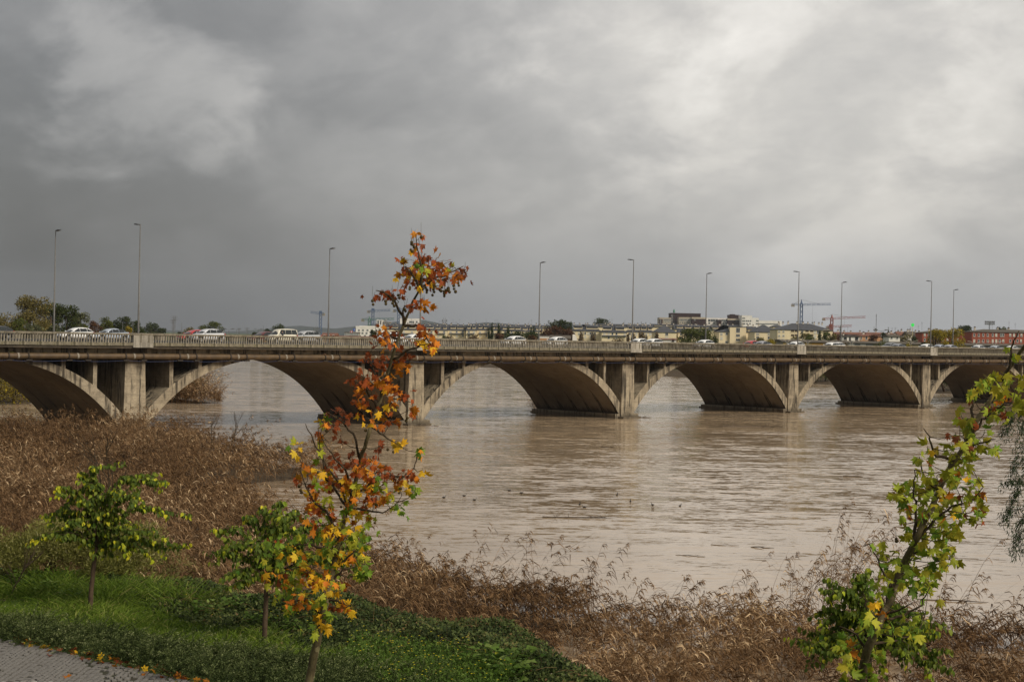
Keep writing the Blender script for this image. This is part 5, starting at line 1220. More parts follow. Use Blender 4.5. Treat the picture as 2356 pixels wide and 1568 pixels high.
def trees_plane():
    trunk = [(697, 1640), (710.6, 1566), (735.5, 1442), (750, 1392), (759, 1348), (767.6, 1296), (787.5, 1211), (793.8, 1184), (813.6, 1129), (829, 1059), (848.6, 997), (860, 960), (874.6, 920), (890, 860), (912, 792), (932, 736), (950, 695), (971, 655), (972, 625)]
    radii = [.050, .046, .040, .037, .034, .031, .028, .026, .024, .023, .021, .020, .019, .018, .016, .0145, .013, .011, .006]
    br = [[(971, 655), (970, 620), (962, 580), (957, 538)], [(968, 660), (1000, 640), (1040, 625), (1066, 612)], [(968, 658), (950, 630), (930, 612)], [(932, 736), (905, 690), (880, 670), (865, 668)], [(930, 740), (928, 715), (930, 703)], [(925, 752), (950, 748), (975, 755), (985, 785), (998, 805)],
          [(912, 792), (895, 775), (885, 755)], [(905, 815), (950, 800), (985, 790)], [(880, 905), (862, 860), (850, 825)], [(874, 920), (840, 890), (815, 875)], [(870, 935), (905, 915), (945, 925)], [(829, 1059), (812, 997), (783, 966), (753, 948)], [(840, 1000), (860, 960), (870, 945)], [(850, 990), (880, 1000), (912, 1020)],
          [(813, 1129), (800, 1090), (770, 1055), (740, 1005)], [(802, 1165), (780, 1110), (755, 1075), (720, 1010), (703, 975)], [(793, 1184), (780, 1140), (752, 1100), (737, 1040), (732, 985)], [(800, 1160), (830, 1130), (870, 1100), (930, 1095), (952, 1078), (966, 1040)], [(795, 1180), (835, 1172), (880, 1180), (915, 1155)], [(785, 1217), (750, 1175), (720, 1150), (700, 1110), (692, 1075)],
          [(770, 1290), (740, 1260), (700, 1250), (640, 1270)], [(765, 1310), (800, 1280), (830, 1250)], [(755, 1370), (720, 1330), (690, 1300), (640, 1320)], [(745, 1405), (705, 1380), (660, 1380)], [(752, 1390), (775, 1380), (798, 1392)], [(760, 1340), (790, 1310), (825, 1300)]]
    cl = []
    for x, y, n, sx, sy, p in [(700, 170, 6, 9, 15, 'rrob'), (700, 350, 3, 8, 6, 'ro'), (750, 500, 26, 30, 22, 'rrooby'), (770, 590, 5, 10, 12, 'gly'), (620, 620, 14, 20, 14, 'royb'), (900, 470, 18, 20, 18, 'rrbo'), (960, 540, 10, 18, 12, 'rro'), (560, 540, 10, 12, 14, 'rrb'), (1080, 590, 9, 18, 12, 'rrb'), (1140, 520, 3, 8, 8, 'gl'), (1270, 560, 6, 10, 12, 'rbb'), (1180, 640, 7, 14, 8, 'bro'), (1030, 720, 10, 24, 8, 'rrb'), (860, 700, 8, 14, 8, 'oyr'), (690, 720, 6, 12, 8, 'oyr'),
                              (290, 860, 12, 20, 10, 'rrb'), (480, 790, 5, 12, 6, 'rr'), (360, 860, 4, 8, 10, 'r'), (600, 1010, 4, 7, 8, 'rb'), (710, 970, 4, 7, 9, 'rr'), (800, 990, 5, 9, 8, 'roo'), (280, 1300, 4, 8, 8, 'ro'), (300, 1440, 10, 14, 13, 'rrboo'), (430, 1340, 5, 10, 7, 'rb'), (740, 1290, 6, 8, 11, 'rr'), (800, 1410, 12, 13, 16, 'rrob'), (870, 1500, 6, 9, 9, 'ro'), (740, 1500, 4, 8, 6, 'yoy'), (870, 1560, 3, 6, 4, 'y'), (440, 1500, 4, 9, 8, 'rr'), (640, 1480, 3, 9, 6, 'rb')]: cl.append((*A1(x, y), n, sx, sy, p))
    for x, y, n, sx, sy, p in [(849.6, 817, 6, 10, 8, 'rb'), (865, 838, 14, 18, 12, 'rrb'), (912, 838, 12, 16, 13, 'roor'), (934, 811, 6, 18, 7, 'rb'), (812, 876, 6, 9, 10, 'rb'), (840, 867, 10, 15, 12, 'rrb'), (850, 892, 14, 20, 12, 'rrob'), (887, 876, 12, 12, 14, 'roy'), (900, 900, 9, 12, 9, 'roo'), (934, 907, 8, 16, 9, 'rrb'), (944, 942, 6, 10, 9, 'roo'), (831, 926, 10, 16, 10, 'rob'), (778, 948, 9, 20, 9, 'bbr'), (793, 964, 9, 12, 10, 'rrb'), (768, 980, 7, 16, 7, 'rrb'), (746, 958, 5, 10, 13, 'glgy'), (745, 975, 3, 6, 6, 'yo'), (862, 955, 10, 14, 12, 'yyo'), (896, 932, 7, 8, 12, 'yor'), (900, 968, 8, 14, 8, 'rro')]: cl.append((x, y, n, sx, sy, p))
    for x, y, n, sx, sy, p in [(330, 480, 3, 9, 8, 'oor'), (110, 630, 6, 12, 14, 'lgy'), (335, 690, 4, 7, 12, 'gl'), (560, 550, 4, 8, 8, 'b'), (640, 740, 14, 26, 10, 'bbr'), (880, 760, 9, 14, 10, 'rro'), (950, 620, 6, 10, 10, 'rb'), (1130, 580, 5, 12, 8, 'yyr'), (480, 780, 9, 14, 12, 'bbr'), (210, 870, 6, 12, 9, 'oyo'), (100, 950, 4, 9, 8, 'or'), (390, 880, 7, 10, 10, 'yyo'), (430, 950, 6, 12, 8, 'ylo'), (280, 970, 4, 8, 8, 'lg'), (530, 960, 9, 12, 12, 'rrb'), (730, 870, 12, 16, 13, 'rory'), (850, 950, 10, 12, 12, 'yolb'), (920, 900, 9, 14, 10, 'rrb'), (1010, 840, 6, 12, 8, 'brr'), (1080, 920, 8, 12, 12, 'rrb'), (1150, 990, 6, 13, 8, 'yyo'), (1200, 920, 7, 12, 8, 'rbr'), (1280, 900, 4, 8, 8, 'rb'), (1350, 930, 2, 6, 5, 'ro'), (1410, 860, 2, 5, 4, 'y'), (1375, 660, 5, 7, 13, 'gglo'), (1345, 1060, 4, 10, 11, 'g'), (1180, 1230, 6, 11, 13, 'ggl'),
                               (650, 980, 9, 14, 9, 'yor'), (630, 1080, 10, 13, 14, 'yyoo'), (820, 1080, 9, 12, 14, 'yoy'), (720, 1040, 6, 9, 9, 'yl'), (960, 1010, 5, 9, 9, 'gl'), (1070, 1110, 8, 14, 9, 'lroy'), (900, 1180, 10, 14, 12, 'rror'), (810, 1200, 9, 13, 11, 'oyr'), (980, 1160, 6, 10, 8, 'or'), (220, 1060, 5, 10, 9, 'rb'), (300, 1090, 4, 8, 7, 'loy'), (430, 1030, 5, 10, 8, 'rb'), (240, 1210, 9, 12, 13, 'oyo'), (320, 1200, 6, 10, 9, 'yoo'), (390, 1170, 4, 8, 6, 'l'), (430, 1260, 6, 12, 8, 'yyo'), (340, 1290, 5, 10, 8, 'or'), (620, 1210, 5, 10, 10, 'gg'), (640, 1280, 5, 8, 10, 'oy'), (440, 1330, 5, 8, 12, 'gl'), (510, 1370, 5, 8, 9, 'or'), (860, 1370, 6, 13, 12, 'lgl'), (730, 1310, 5, 9, 9, 'yoy'), (270, 1380, 6, 7, 14, 'oyr'), (420, 1490, 6, 10, 12, 'yyo'), (520, 1510, 6, 9, 10, 'yoy'), (550, 1440, 4, 8, 9, 'll'), (310, 1470, 5, 9, 9, 'rb'), (480, 1480, 4, 8, 8, 'ro'), (700, 1480, 3, 7, 7, 'yy'), (680, 1540, 4, 8, 8, 'gl'), (790, 1540, 3, 6, 6, 'g')]: cl.append((*A2(x, y), n, sx, sy, p))
    for x, y, n, sx, sy, p in [(500, 210, 6, 11, 9, 'gg'), (600, 170, 6, 9, 12, 'yl'), (330, 230, 9, 18, 12, 'ggl'), (220, 370, 10, 14, 12, 'yog'), (380, 440, 8, 16, 14, 'gly'), (60, 360, 9, 16, 16, 'ggl'), (120, 260, 6, 14, 9, 'ggr'), (40, 560, 6, 10, 14, 'ylo'), (170, 600, 6, 10, 10, 'oob'), (420, 560, 13, 26, 14, 'yyoo'), (560, 620, 12, 18, 13, 'yyob'), (720, 440, 8, 13, 11, 'yy'), (650, 330, 9, 11, 13, 'ggl'), (560, 340, 6, 10, 9, 'yl'), (850, 230, 9, 12, 12, 'gll'), (930, 210, 3, 6, 6, 'g'), (900, 330, 7, 12, 9, 'gly'), (870, 420, 9, 14, 10, 'yol'), (930, 480, 6, 9, 8, 'gg'), (900, 560, 7, 13, 7, 'lgy'), (940, 570, 4, 6, 9, 'gg'), (210, 740, 10, 15, 14, 'ggl'), (230, 880, 8, 13, 12, 'ggl'), (320, 840, 9, 15, 12, 'oory'), (400, 800, 7, 10, 9, 'yol'), (120, 770, 3, 5, 9, 'ly'), (520, 800, 6, 11, 9, 'lg'), (660, 740, 5, 11, 8, 'yyo'), (760, 690, 4, 12, 7, 'bro'), (650, 850, 6, 11, 10, 'rrb'), (720, 820, 4, 9, 6, 'yy'), (820, 870, 6, 14, 8, 'yyo'), (540, 930, 8, 12, 11, 'lyg'), (580, 1030, 6, 9, 10, 'yyl'), (630, 950, 5, 8, 10, 'g'), (490, 1080, 3, 7, 6, 'gl'), (500, 660, 8, 14, 10, 'yro'), (300, 640, 7, 13, 12, 'kgy'), (760, 380, 4, 9, 6, 'y'), (700, 640, 4, 10, 7, 'll'), (630, 560, 4, 8, 8, 'gl')]: cl.append((*A3(x, y), n, sx, sy, p))
    balls = [A1(*q) for q in [(125, 950), (133, 995), (290, 955), (293, 988), (385, 945), (378, 980), (398, 1013), (448, 880), (463, 913), (595, 780), (592, 803), (757, 800), (790, 785), (808, 815), (805, 845), (895, 780), (890, 805), (898, 838), (878, 878), (975, 755), (997, 783), (968, 815), (985, 825), (1020, 830), (1027, 860), (1026, 890), (1050, 815), (1075, 790), (1080, 817), (1092, 840), (1143, 760), (1147, 800), (1167, 835), (1198, 728), (1208, 757), (1280, 655), (765, 1058), (785, 1045), (778, 1083), (525, 1058), (540, 1080), (172, 1405), (165, 1352), (228, 1475), (615, 240), (640, 258), (648, 280), (605, 310), (622, 330), (615, 215), (738, 152)]]
    balls += [A2(*q) for q in [(405, 450), (505, 310), (817, 445), (1048, 645), (1105, 670), (1145, 205), (1240, 345), (1253, 315), (100, 1000), (122, 1030), (137, 1070), (148, 1095), (325, 1080), (1168, 1098), (1183, 1052), (1305, 960), (913, 1410), (935, 1225), (920, 1215), (197, 1300), (175, 1312), (215, 1400), (320, 885), (560, 1245)]]
    plane_tree('young leaning plane tree with red, orange and yellow leaves and hanging seed balls', 17.0, trunk, radii, cl, br, balls, .090, 4, 1.4)
    trunk = [(1960, 1640), (1980.5, 1566), (1995.4, 1496.6), (2017.7, 1442), (2050, 1377.5), (2074.7, 1303), (2109.5, 1236), (2144.7, 1165), (2180.7, 1082.6), (2216.6, 1028.7), (2244.8, 972), (2278, 921), (2309, 864.4), (2347.6, 810), (2385, 752), (2410, 700)]
    radii = [.048, .043, .040, .036, .033, .031, .029, .027, .026, .024, .023, .021, .019, .017, .014, .010]
    br = [[(2109, 1240), (2150, 1195), (2190, 1165), (2235, 1150), (2262, 1120)], [(2109, 1236), (2106, 1180), (2103, 1130), (2104, 1080)], [(2060, 1355), (2040, 1330), (2020, 1290), (2000, 1250)], [(2035, 1405), (2068, 1405), (2100, 1385)], [(2030, 1430), (2080, 1415), (2120, 1390), (2140, 1350)], [(2050, 1380), (2045, 1350), (2042, 1320)], [(2244, 972), (2238, 940), (2235, 915), (2240, 885)], [(2260, 950), (2290, 940), (2330, 925)], [(2216, 1028), (2250, 1020), (2290, 1010)], [(2195, 1060), (2150, 1050), (2140, 1010), (2125, 985)], [(2160, 1130), (2130, 1110), (2115, 1050)],
          [(2240, 985), (2262, 965), (2278, 950)], [(2309, 864), (2325, 840), (2330, 790), (2345, 760)], [(2005, 1480), (2060, 1470), (2110, 1460)], [(2000, 1500), (1970, 1460), (1930, 1440)], [(2017, 1442), (1995, 1400), (1985, 1360)]]
    cl = []
    for x, y, n in [(1320, 400, 7), (1420, 320, 8), (1450, 250, 6), (1530, 260, 8), (1560, 350, 7), (1640, 290, 6), (1760, 230, 7), (1720, 290, 5), (1690, 400, 8), (1730, 470, 6), (1560, 400, 6), (1540, 540, 8), (1630, 550, 6), (1450, 500, 5), (1480, 560, 4), (1220, 590, 5), (1300, 640, 4), (1210, 650, 4), (1420, 760, 4), (1350, 760, 5), (1280, 740, 5), (1170, 760, 5), (1160, 800, 4), (1500, 870, 7), (1400, 850, 5), (1330, 860, 5), (1250, 870, 7), (1200, 920, 6), (980, 910, 5), (920, 880, 3), (940, 1020, 4), (850, 990, 5), (1130, 930, 4), (1240, 990, 8), (1290, 1000, 5), (1200, 1050, 6), (1100, 1080, 6), (930, 1110, 4), (1000, 1130, 6), (1080, 1170, 6), (1150, 1180, 6), (950, 1180, 5), (1180, 1130, 4), (700, 1230, 4), (760, 1210, 4), (820, 1200, 3), (640, 1290, 6), (690, 1320, 6), (800, 1280, 6), (890, 1270, 4), (960, 1250, 6), (1040, 1270, 6), (1120, 1310, 4), (1000, 1370, 9), (830, 1390, 6), (750, 1420, 6), (690, 1520, 5), (900, 1440, 8), (1080, 1430, 7), (1150, 1440, 6), (1330, 1210, 9), (1350, 1290, 9), (1230, 1330, 7), (1330, 1330, 6), (1240, 1460, 8), (1380, 1430, 6), (1380, 1520, 8), (920, 1510, 6), (1060, 1530, 6), (1640, 20, 4)]: cl.append((*A4(x, y), n, 11, 11, 'kklgkkkkb' if (x + y) % 7 else 'oykk'))
    for x, y, n in [(870, 340, 6), (780, 280, 3), (1010, 420, 6), (930, 520, 8), (830, 590, 5), (1000, 560, 6), (1090, 570, 6), (940, 660, 6), (1080, 620, 7), (1200, 590, 9), (1270, 560, 6), (1300, 500, 5), (1280, 650, 8), (1300, 760, 8), (1200, 720, 6), (730, 680, 4), (760, 770, 5), (880, 760, 4), (850, 880, 10), (780, 940, 8), (950, 960, 8), (880, 950, 6), (700, 980, 6), (780, 1040, 6), (860, 1070, 6), (1070, 1040, 6), (1150, 1070, 8), (1220, 1130, 8), (970, 1120, 4), (500, 1230, 9), (560, 1220, 7), (520, 1310, 7), (640, 1330, 10), (600, 1400, 8), (670, 1200, 6), (1130, 480, 5), (1230, 340, 6), (1450, 340, 8), (1400, 450, 7), (780, 1420, 6), (780, 1510, 7), (600, 1520, 5), (480, 1540, 4), (820, 1240, 4), (850, 1310, 4), (1200, 150, 7), (1300, 100, 7), (1400, 200, 7), (1500, 150, 8), (1250, 260, 7), (1350, 330, 7), (1520, 300, 8), (1500, 430, 6), (1180, 380, 5), (1100, 200, 5), (1580, 230, 6), (1150, 300, 5)]: cl.append((*A5(x, y), n, 12, 12, 'oyok' if (x, y) in ((850, 880), (640, 1330)) else 'gglk' if y > 540 else 'kklkg'))
    plane_tree('leaning plane tree at the right with yellow-green leaves browned at the edges', 14.5, trunk, radii, cl, br, [A5(1008, 243), A5(1012, 262), A4(1385, 1300)], .098, 9, .88)
trees_plane()

# ------------------------------------------------------------------ mulberries
M_MLEAF = leaf_object_mat('mulberry_leaf', (.16, .20, .02), .35)
MUL = leaf_meshes(heart_leaf, 'leaf', M_MLEAF, 7)
M_MUL_MASS = foliage_mat('mulberry_foliage', [(0, (.040, .068, .012)), (.4, (.080, .112, .018)), (.7, (.18, .215, .026)), (.9, (.34, .38, .025)), (1, (.56, .48, .03))], .35, .5, gain=1.25)
def mulberry(label, base, Y, trunk_px, tips, leaf_size, n_inner, seed, yellow=.10):
    rn = random.Random(seed); zg = gz(base[0], base[1]); off = Vector((base[0], base[1], zg)); L = lambda p: Vector(p) - off
    root = empty('mulberry_tree', off, 0, label, 'tree')
    tr = [Vector((base[0], base[1], zg - .1))] + [Vector(at_y(x, y, Y)) for x, y in trunk_px]; top = tr[-1]
    mb = MB(); dense = []
    for a, c in zip(tr[:-1], tr[1:]):
        for k in range(5): dense.append(a.lerp(c, k / 5) + Vector((rn.gauss(0, .004), 0, 0)))
    dense.append(top); mb.tube([L(p) for p in dense], [.062 - .022 * i / len(dense) + rn.uniform(-.003, .003) for i in range(len(dense))], 9); mb.build('trunk', M_TRUNK, root, True)
    items = []
    def leaf(p, out, r):
        c = rn.random()
        if c < yellow * r: t = rn.uniform(.86, 1); col = rn.choice([(.46, .50, .03), (.58, .53, .03), (.36, .44, .03)])
        elif c < (.55 if r > 1 else .26): t = rn.uniform(.55, .75); col = (.25 * rn.uniform(.8, 1.3), .285 * rn.uniform(.8, 1.2), .024)
        else: t = rn.uniform(.1, .5); col = (.085 * rn.uniform(.7, 1.3), .122 * rn.uniform(.7, 1.25), .016)
        d = Vector((rn.gauss(0, .35), rn.gauss(0, .35), -1.0)) + out * .35; nrm = out + Vector((rn.gauss(0, .5), -.5 + rn.gauss(0, .5), .35))
        items.append((L(p), d, nrm, leaf_size * rn.uniform(.75, 1.25), col, t))
    for (x, y) in tips:
        tip = Vector(at_y(x, y, Y + rn.uniform(-.85, .85))); h = tip - top
        ctrl = top + Vector((h.x * .45, h.y * .45, max(h.z, 0) + .28 + .22 * abs(h.x) - .0)); pts = []
        for k in range(13):
            f = k / 12; pts.append(top * (1 - f) ** 2 + ctrl * 2 * f * (1 - f) + tip * f * f + Vector((rn.gauss(0, .008),) * 3))
        pts[0] = top.copy(); b = MB(); b.tube([L(p) for p in pts], [.017 * (1 - .82 * k / 12) for k in range(13)], 6); b.build('branch', M_TRUNK, root, True)
        ln = sum((pts[k + 1] - pts[k]).length for k in range(12)); nl = int(ln * 52)
        for j in range(nl):
            f = .12 + .88 * (j + rn.random()) / nl; k = min(int(f * 12), 11); p = pts[k].lerp(pts[k + 1], f * 12 - k); out = Vector((rn.gauss(0, 1), rn.gauss(0, 1), 0)).normalized()
            leaf(p + out * rn.uniform(.0, .08) + Vector((0, 0, rn.uniform(-.06, .04))), out, 3.0 if f > .86 else .12)
        # a side shoot or two
        for q in range(4):
            k = rn.randrange(3, 11); s = pts[k]; dv = Vector((h.x * .3 + rn.gauss(0, .25), rn.gauss(0, .4), rn.uniform(-.25, .18))); e = s + dv; b = MB(); b.tube([L(s), L(s + dv * .5 + Vector((0, 0, .05))), L(e)], [.006, .004, .002], 5); b.build('branch', M_TRUNK, root)
            for j in range(int(dv.length * 46) + 4):
                f = rn.random(); out = Vector((rn.gauss(0, 1), rn.gauss(0, 1), 0)).normalized(); leaf(s.lerp(e, f) + out * .05 + Vector((0, 0, rn.uniform(-.05, .04))), out, 1.6 if f > .8 else .12)
    place_leaves(root, MUL, items, M_MUL_MASS); return root
M_TRUNK = bark_mat('brown_bark', (.060, .040, .026), (.085, .058, .036))
def T6(x, y): return ((x / 2.6138 + 100) / 1.73854, (y / 2.6138 + 1850) / 1.73854)
def trees_mulberry():
    b1 = hit(205, 1412)
    mulberry('left mulberry tree with a thin trunk and drooping green branches tipped yellow', b1, b1[1], [(208, 1385), (213, 1325), (219, 1275), (223, 1258)], [T6(*q) for q in [(15, 850), (170, 800), (300, 290), (560, 130), (700, 60), (1130, 170), (1460, 220), (1500, 560), (1480, 960), (1340, 1010), (560, 420), (730, 405), (1240, 410), (830, 1000), (590, 880), (400, 660), (1000, 600), (1180, 780), (780, 250), (950, 330), (950, 880), (250, 560), (1100, 990)]], .108, 0, 21, .22)
    b2 = hit(608, 1488)
    mulberry('second mulberry tree, dark green, standing just behind the reddish plane tree', b2, b2[1], [(609, 1450), (612, 1380), (614, 1338)], [(490, 1292), (505, 1225), (520, 1330), (565, 1192), (600, 1172), (650, 1160), (690, 1180), (740, 1220), (805, 1262), (845, 1320), (720, 1330), (680, 1352), (565, 1345), (640, 1215), (530, 1265), (770, 1300), (590, 1260), (690, 1260)], .105, 0, 22, .07)
    q = at_y(2000, 1520, 29.0); b3 = (q[0] + .1, 29.0)
    mulberry('dark green mulberry behind the lower trunk of the right plane tree', b3, 29.0, [(2002, 1590), (2000, 1520), (1998, 1480)], [A5(*q) for q in [(190, 980), (190, 1420), (360, 800), (650, 590), (450, 780), (1100, 900), (1240, 1000), (1370, 1130), (1420, 1400), (1340, 1540), (230, 1150), (320, 1400), (560, 1540), (900, 1500), (1100, 1450), (760, 900), (1000, 1150), (500, 1000), (700, 700), (1200, 1300), (330, 1250), (640, 1400)]], .110, 0, 23, .07)
trees_mulberry()

# ------------------------------------------------------------------ leafy bushes, bare saplings, gum tree
def blob_points(n, blobs):
    w = np.array([b[3] * b[4] * b[5] for b in blobs]) ** .67; k = RNG.choice(len(blobs), n, p=w / w.sum()); B = np.array(blobs)[k]
    u = unit(RNG.normal(size=(n, 3))); r = RNG.random(n) ** .38; return B[:, :3] + u * B[:, 3:6] * r[:, None], u, r
def willow_bush(label, cx, cy, w, h, seed, n=9500, mat=None, tintc=.5, leafL=(.06, .12)):
    c = hit(cx, cy); z = gz(c[0], c[1]); rn = random.Random(seed); root = empty('willow_bush', (c[0], c[1], z), 0, label, 'bush', 'willow bushes on the bank')
    mb = MB(); tipsl = []
    for k in range(16):
        a = rn.uniform(0, 2 * math.pi); e = Vector((math.cos(a) * w * .45 * rn.random(), math.sin(a) * w * .4 * rn.random(), h * rn.uniform(.6, 1.0))); mb.tube([(0, 0, -.05), e * .5 + Vector((0, 0, .1)), e], [.016, .01, .003], 5); tipsl.append(e)
    tag(mb.build('stems', M_TWIG, root), kind='stuff')
    blobs = [(e.x * .8, e.y * .8, max(e.z * rn.uniform(.45, .85), .25), w * .26, w * .26, h * .30) for e in tipsl]
    P, u, r = blob_points(n, blobs); P[:, 2] = np.maximum(P[:, 2], .05)
    d = u * .5 + RNG.normal(0, .5, (n, 3)) + np.array([.2, 0, .55]); N = NP(); V, F = leaf_quads(P, d, rand_dir(n) + np.array([0, -.4, .6]), RNG.uniform(*leafL, n), RNG.uniform(.014, .026, n)); N.add(V, F, np.clip(RNG.normal(tintc, .22, n), 0, 1)); N.build('foliage', mat or M_WILL, root)
def bushes():
    L = ['olive green willow bush at the left edge behind the grass', 'willow bush with silvery tips left of the first mulberry', 'tall willow bush right behind the first mulberry crown', 'willow bush in front of the reeds right of the first mulberry trunk', 'yellowish willow bush below the reeds between the two mulberries', 'low willow bush left of the second mulberry', 'dark willow bush low behind the first mulberry trunk']
    for i, (x, y, w, h) in enumerate([(40, 1338, 1.9, 1.3), (120, 1335, 2.1, 1.6), (205, 1334, 2.2, 1.75), (300, 1340, 2.1, 1.55), (385, 1345, 2.2, 1.6), (455, 1354, 1.6, 1.1), (250, 1348, 1.5, .9)]): willow_bush(L[i], x, y, w, h, 100 + i, tintc=(.42, .5, .45, .5, .62, .5, .35)[i])
def bare_sapling(label, foot, height, spread, seed, n=9, zoff=0, lean=0.0):
    rn = random.Random(seed); c = foot; z = max(gz(c[0], c[1]), -.1); root = empty('bare_sapling', (c[0], c[1], z), 0, label, 'sapling'); mb = MB()
    def grow(p, d, ln, r, lev):
        pts = [p]
        for k in range(3): d = (d + Vector((rn.gauss(0, .12), rn.gauss(0, .12), .05))).normalized(); pts.append(pts[-1] + d * ln / 3)
        mb.tube(pts, [r, r * .85, r * .65, r * .4], 5 if lev == 0 else 4)
        if lev < 3:
            for k in range(n if lev == 0 else 3 if lev == 1 else 2):
                f = rn.uniform(.25, 1); i = min(int(f * 3), 2); b = pts[i].lerp(pts[i + 1], f * 3 - i); dd = (d + Vector((rn.gauss(0, spread), rn.gauss(0, spread), .35))).normalized(); grow(b, dd, ln * rn.uniform(.35, .6), r * .5, lev + 1)
    grow(Vector((0, 0, -.05)), Vector((lean, 0, 1)).normalized(), height * .72, .012 + height * .007, 0); mb.build('trunk', M_TWIG, root)
def saplings():
    bare_sapling('dark leafless tree behind the top of the left mulberry', at_y(212, 1255, 47), 5.2, .55, 1, 14)
    p = at_z(525, 1048, .4); bare_sapling('leafless forked sapling sticking out of the reeds left of the inlet', p, 4.2, .45, 2, 11)
    p = at_z(486, 1050, .4); bare_sapling('thin bare brush in the reeds beside the forked sapling', p, 3.8, .35, 3, 12)
    p = at_z(360, 1060, .4); bare_sapling('bare grey stick in the reeds below the left pier', p, 2.8, .25, 4, 5)
    p = hit(22, 1372); bare_sapling('dark bare shrub at the left edge behind the gravel', (p[0], p[1]), 1.3, .55, 8, 16, lean=.3)
def gum_tree():
    mt = foliage_mat('gum_leaf', [(0, (.016, .030, .013)), (.6, (.036, .058, .024)), (1, (.075, .095, .045))], .15, .55, .12)
    X, Y = 14.9, 40.0; z = max(gz(X, Y), -.3); rn = random.Random(77); root = empty('gum_tree', (X, Y, z), 0, 'gum tree at the right edge with hanging sprays of narrow leaves', 'tree'); off = Vector((X, Y, z))
    mb = MB(); mb.tube([(0, 0, -.2), (.1, .1, 3), (-.1, .2, 6), (.15, 0, 9.2)], [.14, .11, .08, .04], 8); mb.build('trunk', M_TRUNK, root, True)
    N = NP(); tw = MB()
    sprays = [(2340, 935, 2318, 1000), (2330, 960, 2306, 1008), (2356, 960, 2342, 1075), (2345, 1050, 2330, 1110), (2356, 1100, 2308, 1120), (2350, 1110, 2320, 1190), (2340, 1130, 2316, 1215), (2350, 1170, 2306, 1195), (2356, 1190, 2326, 1262), (2350, 1220, 2338, 1280), (2356, 1180, 2350, 1270), (2372, 960, 2366, 1120), (2380, 1040, 2372, 1200), (2390, 980, 2384, 1150), (2400, 1120, 2378, 1280), (2365, 1000, 2352, 1090), (2380, 1150, 2360, 1290), (2366, 1075, 2340, 1155), (2360, 930, 2350, 985)]
    for (x0, y0, x1, y1) in sprays * 2:
        dy = rn.uniform(-.8, .8); a = Vector(at_y(x0 + rn.uniform(-4, 4), y0, Y + dy)) - off; c = Vector(at_y(x1 + rn.uniform(-6, 6), y1 + rn.uniform(-10, 10), Y + dy)) - off
        st = Vector((.05, 0, min(a.z + rn.uniform(.3, 1.0), 9))); mid = a.lerp(c, .5) + Vector((-.12, 0, .06)); tw.tube([st, a, mid, c], [.012, .007, .004, .002], 4)
        m = 70; f = RNG.random(m); A, B_, C_ = np.array(a), np.array(mid), np.array(c); P = ((1 - f) ** 2)[:, None] * A + (2 * f * (1 - f))[:, None] * B_ + (f ** 2)[:, None] * C_ + RNG.normal(0, .06, (m, 3))
        V, F = leaf_quads(P, RNG.normal(0, .45, (m, 3)) + np.array([-.15, 0, -.75]), rand_dir(m), RNG.uniform(.09, .17, m), RNG.uniform(.018, .028, m), .05); N.add(V, F, np.clip(RNG.normal(.45, .25, m), 0, 1))
    m = 9000; P, u, r = blob_points(m, [(.9, .5, 7.2, 1.2, 1.5, 1.6), (1.4, 0, 5.2, 1.3, 1.4, 1.4), (.3, .9, 8.6, 1.2, 1.3, 1.0), (1.9, .6, 6.6, 1.1, 1.3, 1.3)]); V, F = leaf_quads(P, RNG.normal(0, .4, (m, 3)) + np.array([0, 0, -.7]), rand_dir(m), RNG.uniform(.09, .16, m), RNG.uniform(.014, .022, m), .05); N.add(V, F, np.clip(RNG.normal(.45, .25, m), 0, 1))
    tag(tw.build('twigs', M_TWIG, root), kind='stuff'); tag(N.build('foliage', mt, root), kind='stuff')
bushes(); saplings(); gum_tree()

# ------------------------------------------------------------------ fallen leaves, floating birds, driftwood
def litter():
    pe = PAVE_EDGE; rn = random.Random(31)
    for i in range(150):
        f = rn.random(); x = -10.2 + f * 8.4; y = float(np.interp(x, [p[0] for p in pe], [p[1] for p in pe])) + rn.gauss(.03, .13)
        if i > 135: y -= rn.uniform(.3, 2.6)
        z = 5.145 + abs(rn.gauss(0, .03)) if i <= 135 else 5.15
        o = bpy.data.objects.new('fallen_leaf', LEAVES[rn.randrange(9)][0]); COL.objects.link(o); s = rn.uniform(.10, .17)
        a = rn.uniform(0, 6.28); tilt = .25 if i > 135 else .7
        o.matrix_world = leaf_matrix((x, y, z + .01), (math.cos(a), math.sin(a), rn.gauss(0, tilt * .5)), (rn.gauss(0, tilt), rn.gauss(0, tilt), 1), s)
        k = rn.choice('rrbboyyo'); o.color = rn.choice(PAL[k]) + (1,)
        yel = k == 'y'
        tag(o, ('yellow' if yel else 'brown or orange') + ' fallen plane leaf lying ' + ('out on the cobbles' if i > 135 else 'along the edge of the cobbles under the hedge'), 'leaf', 'fallen leaves along the path')
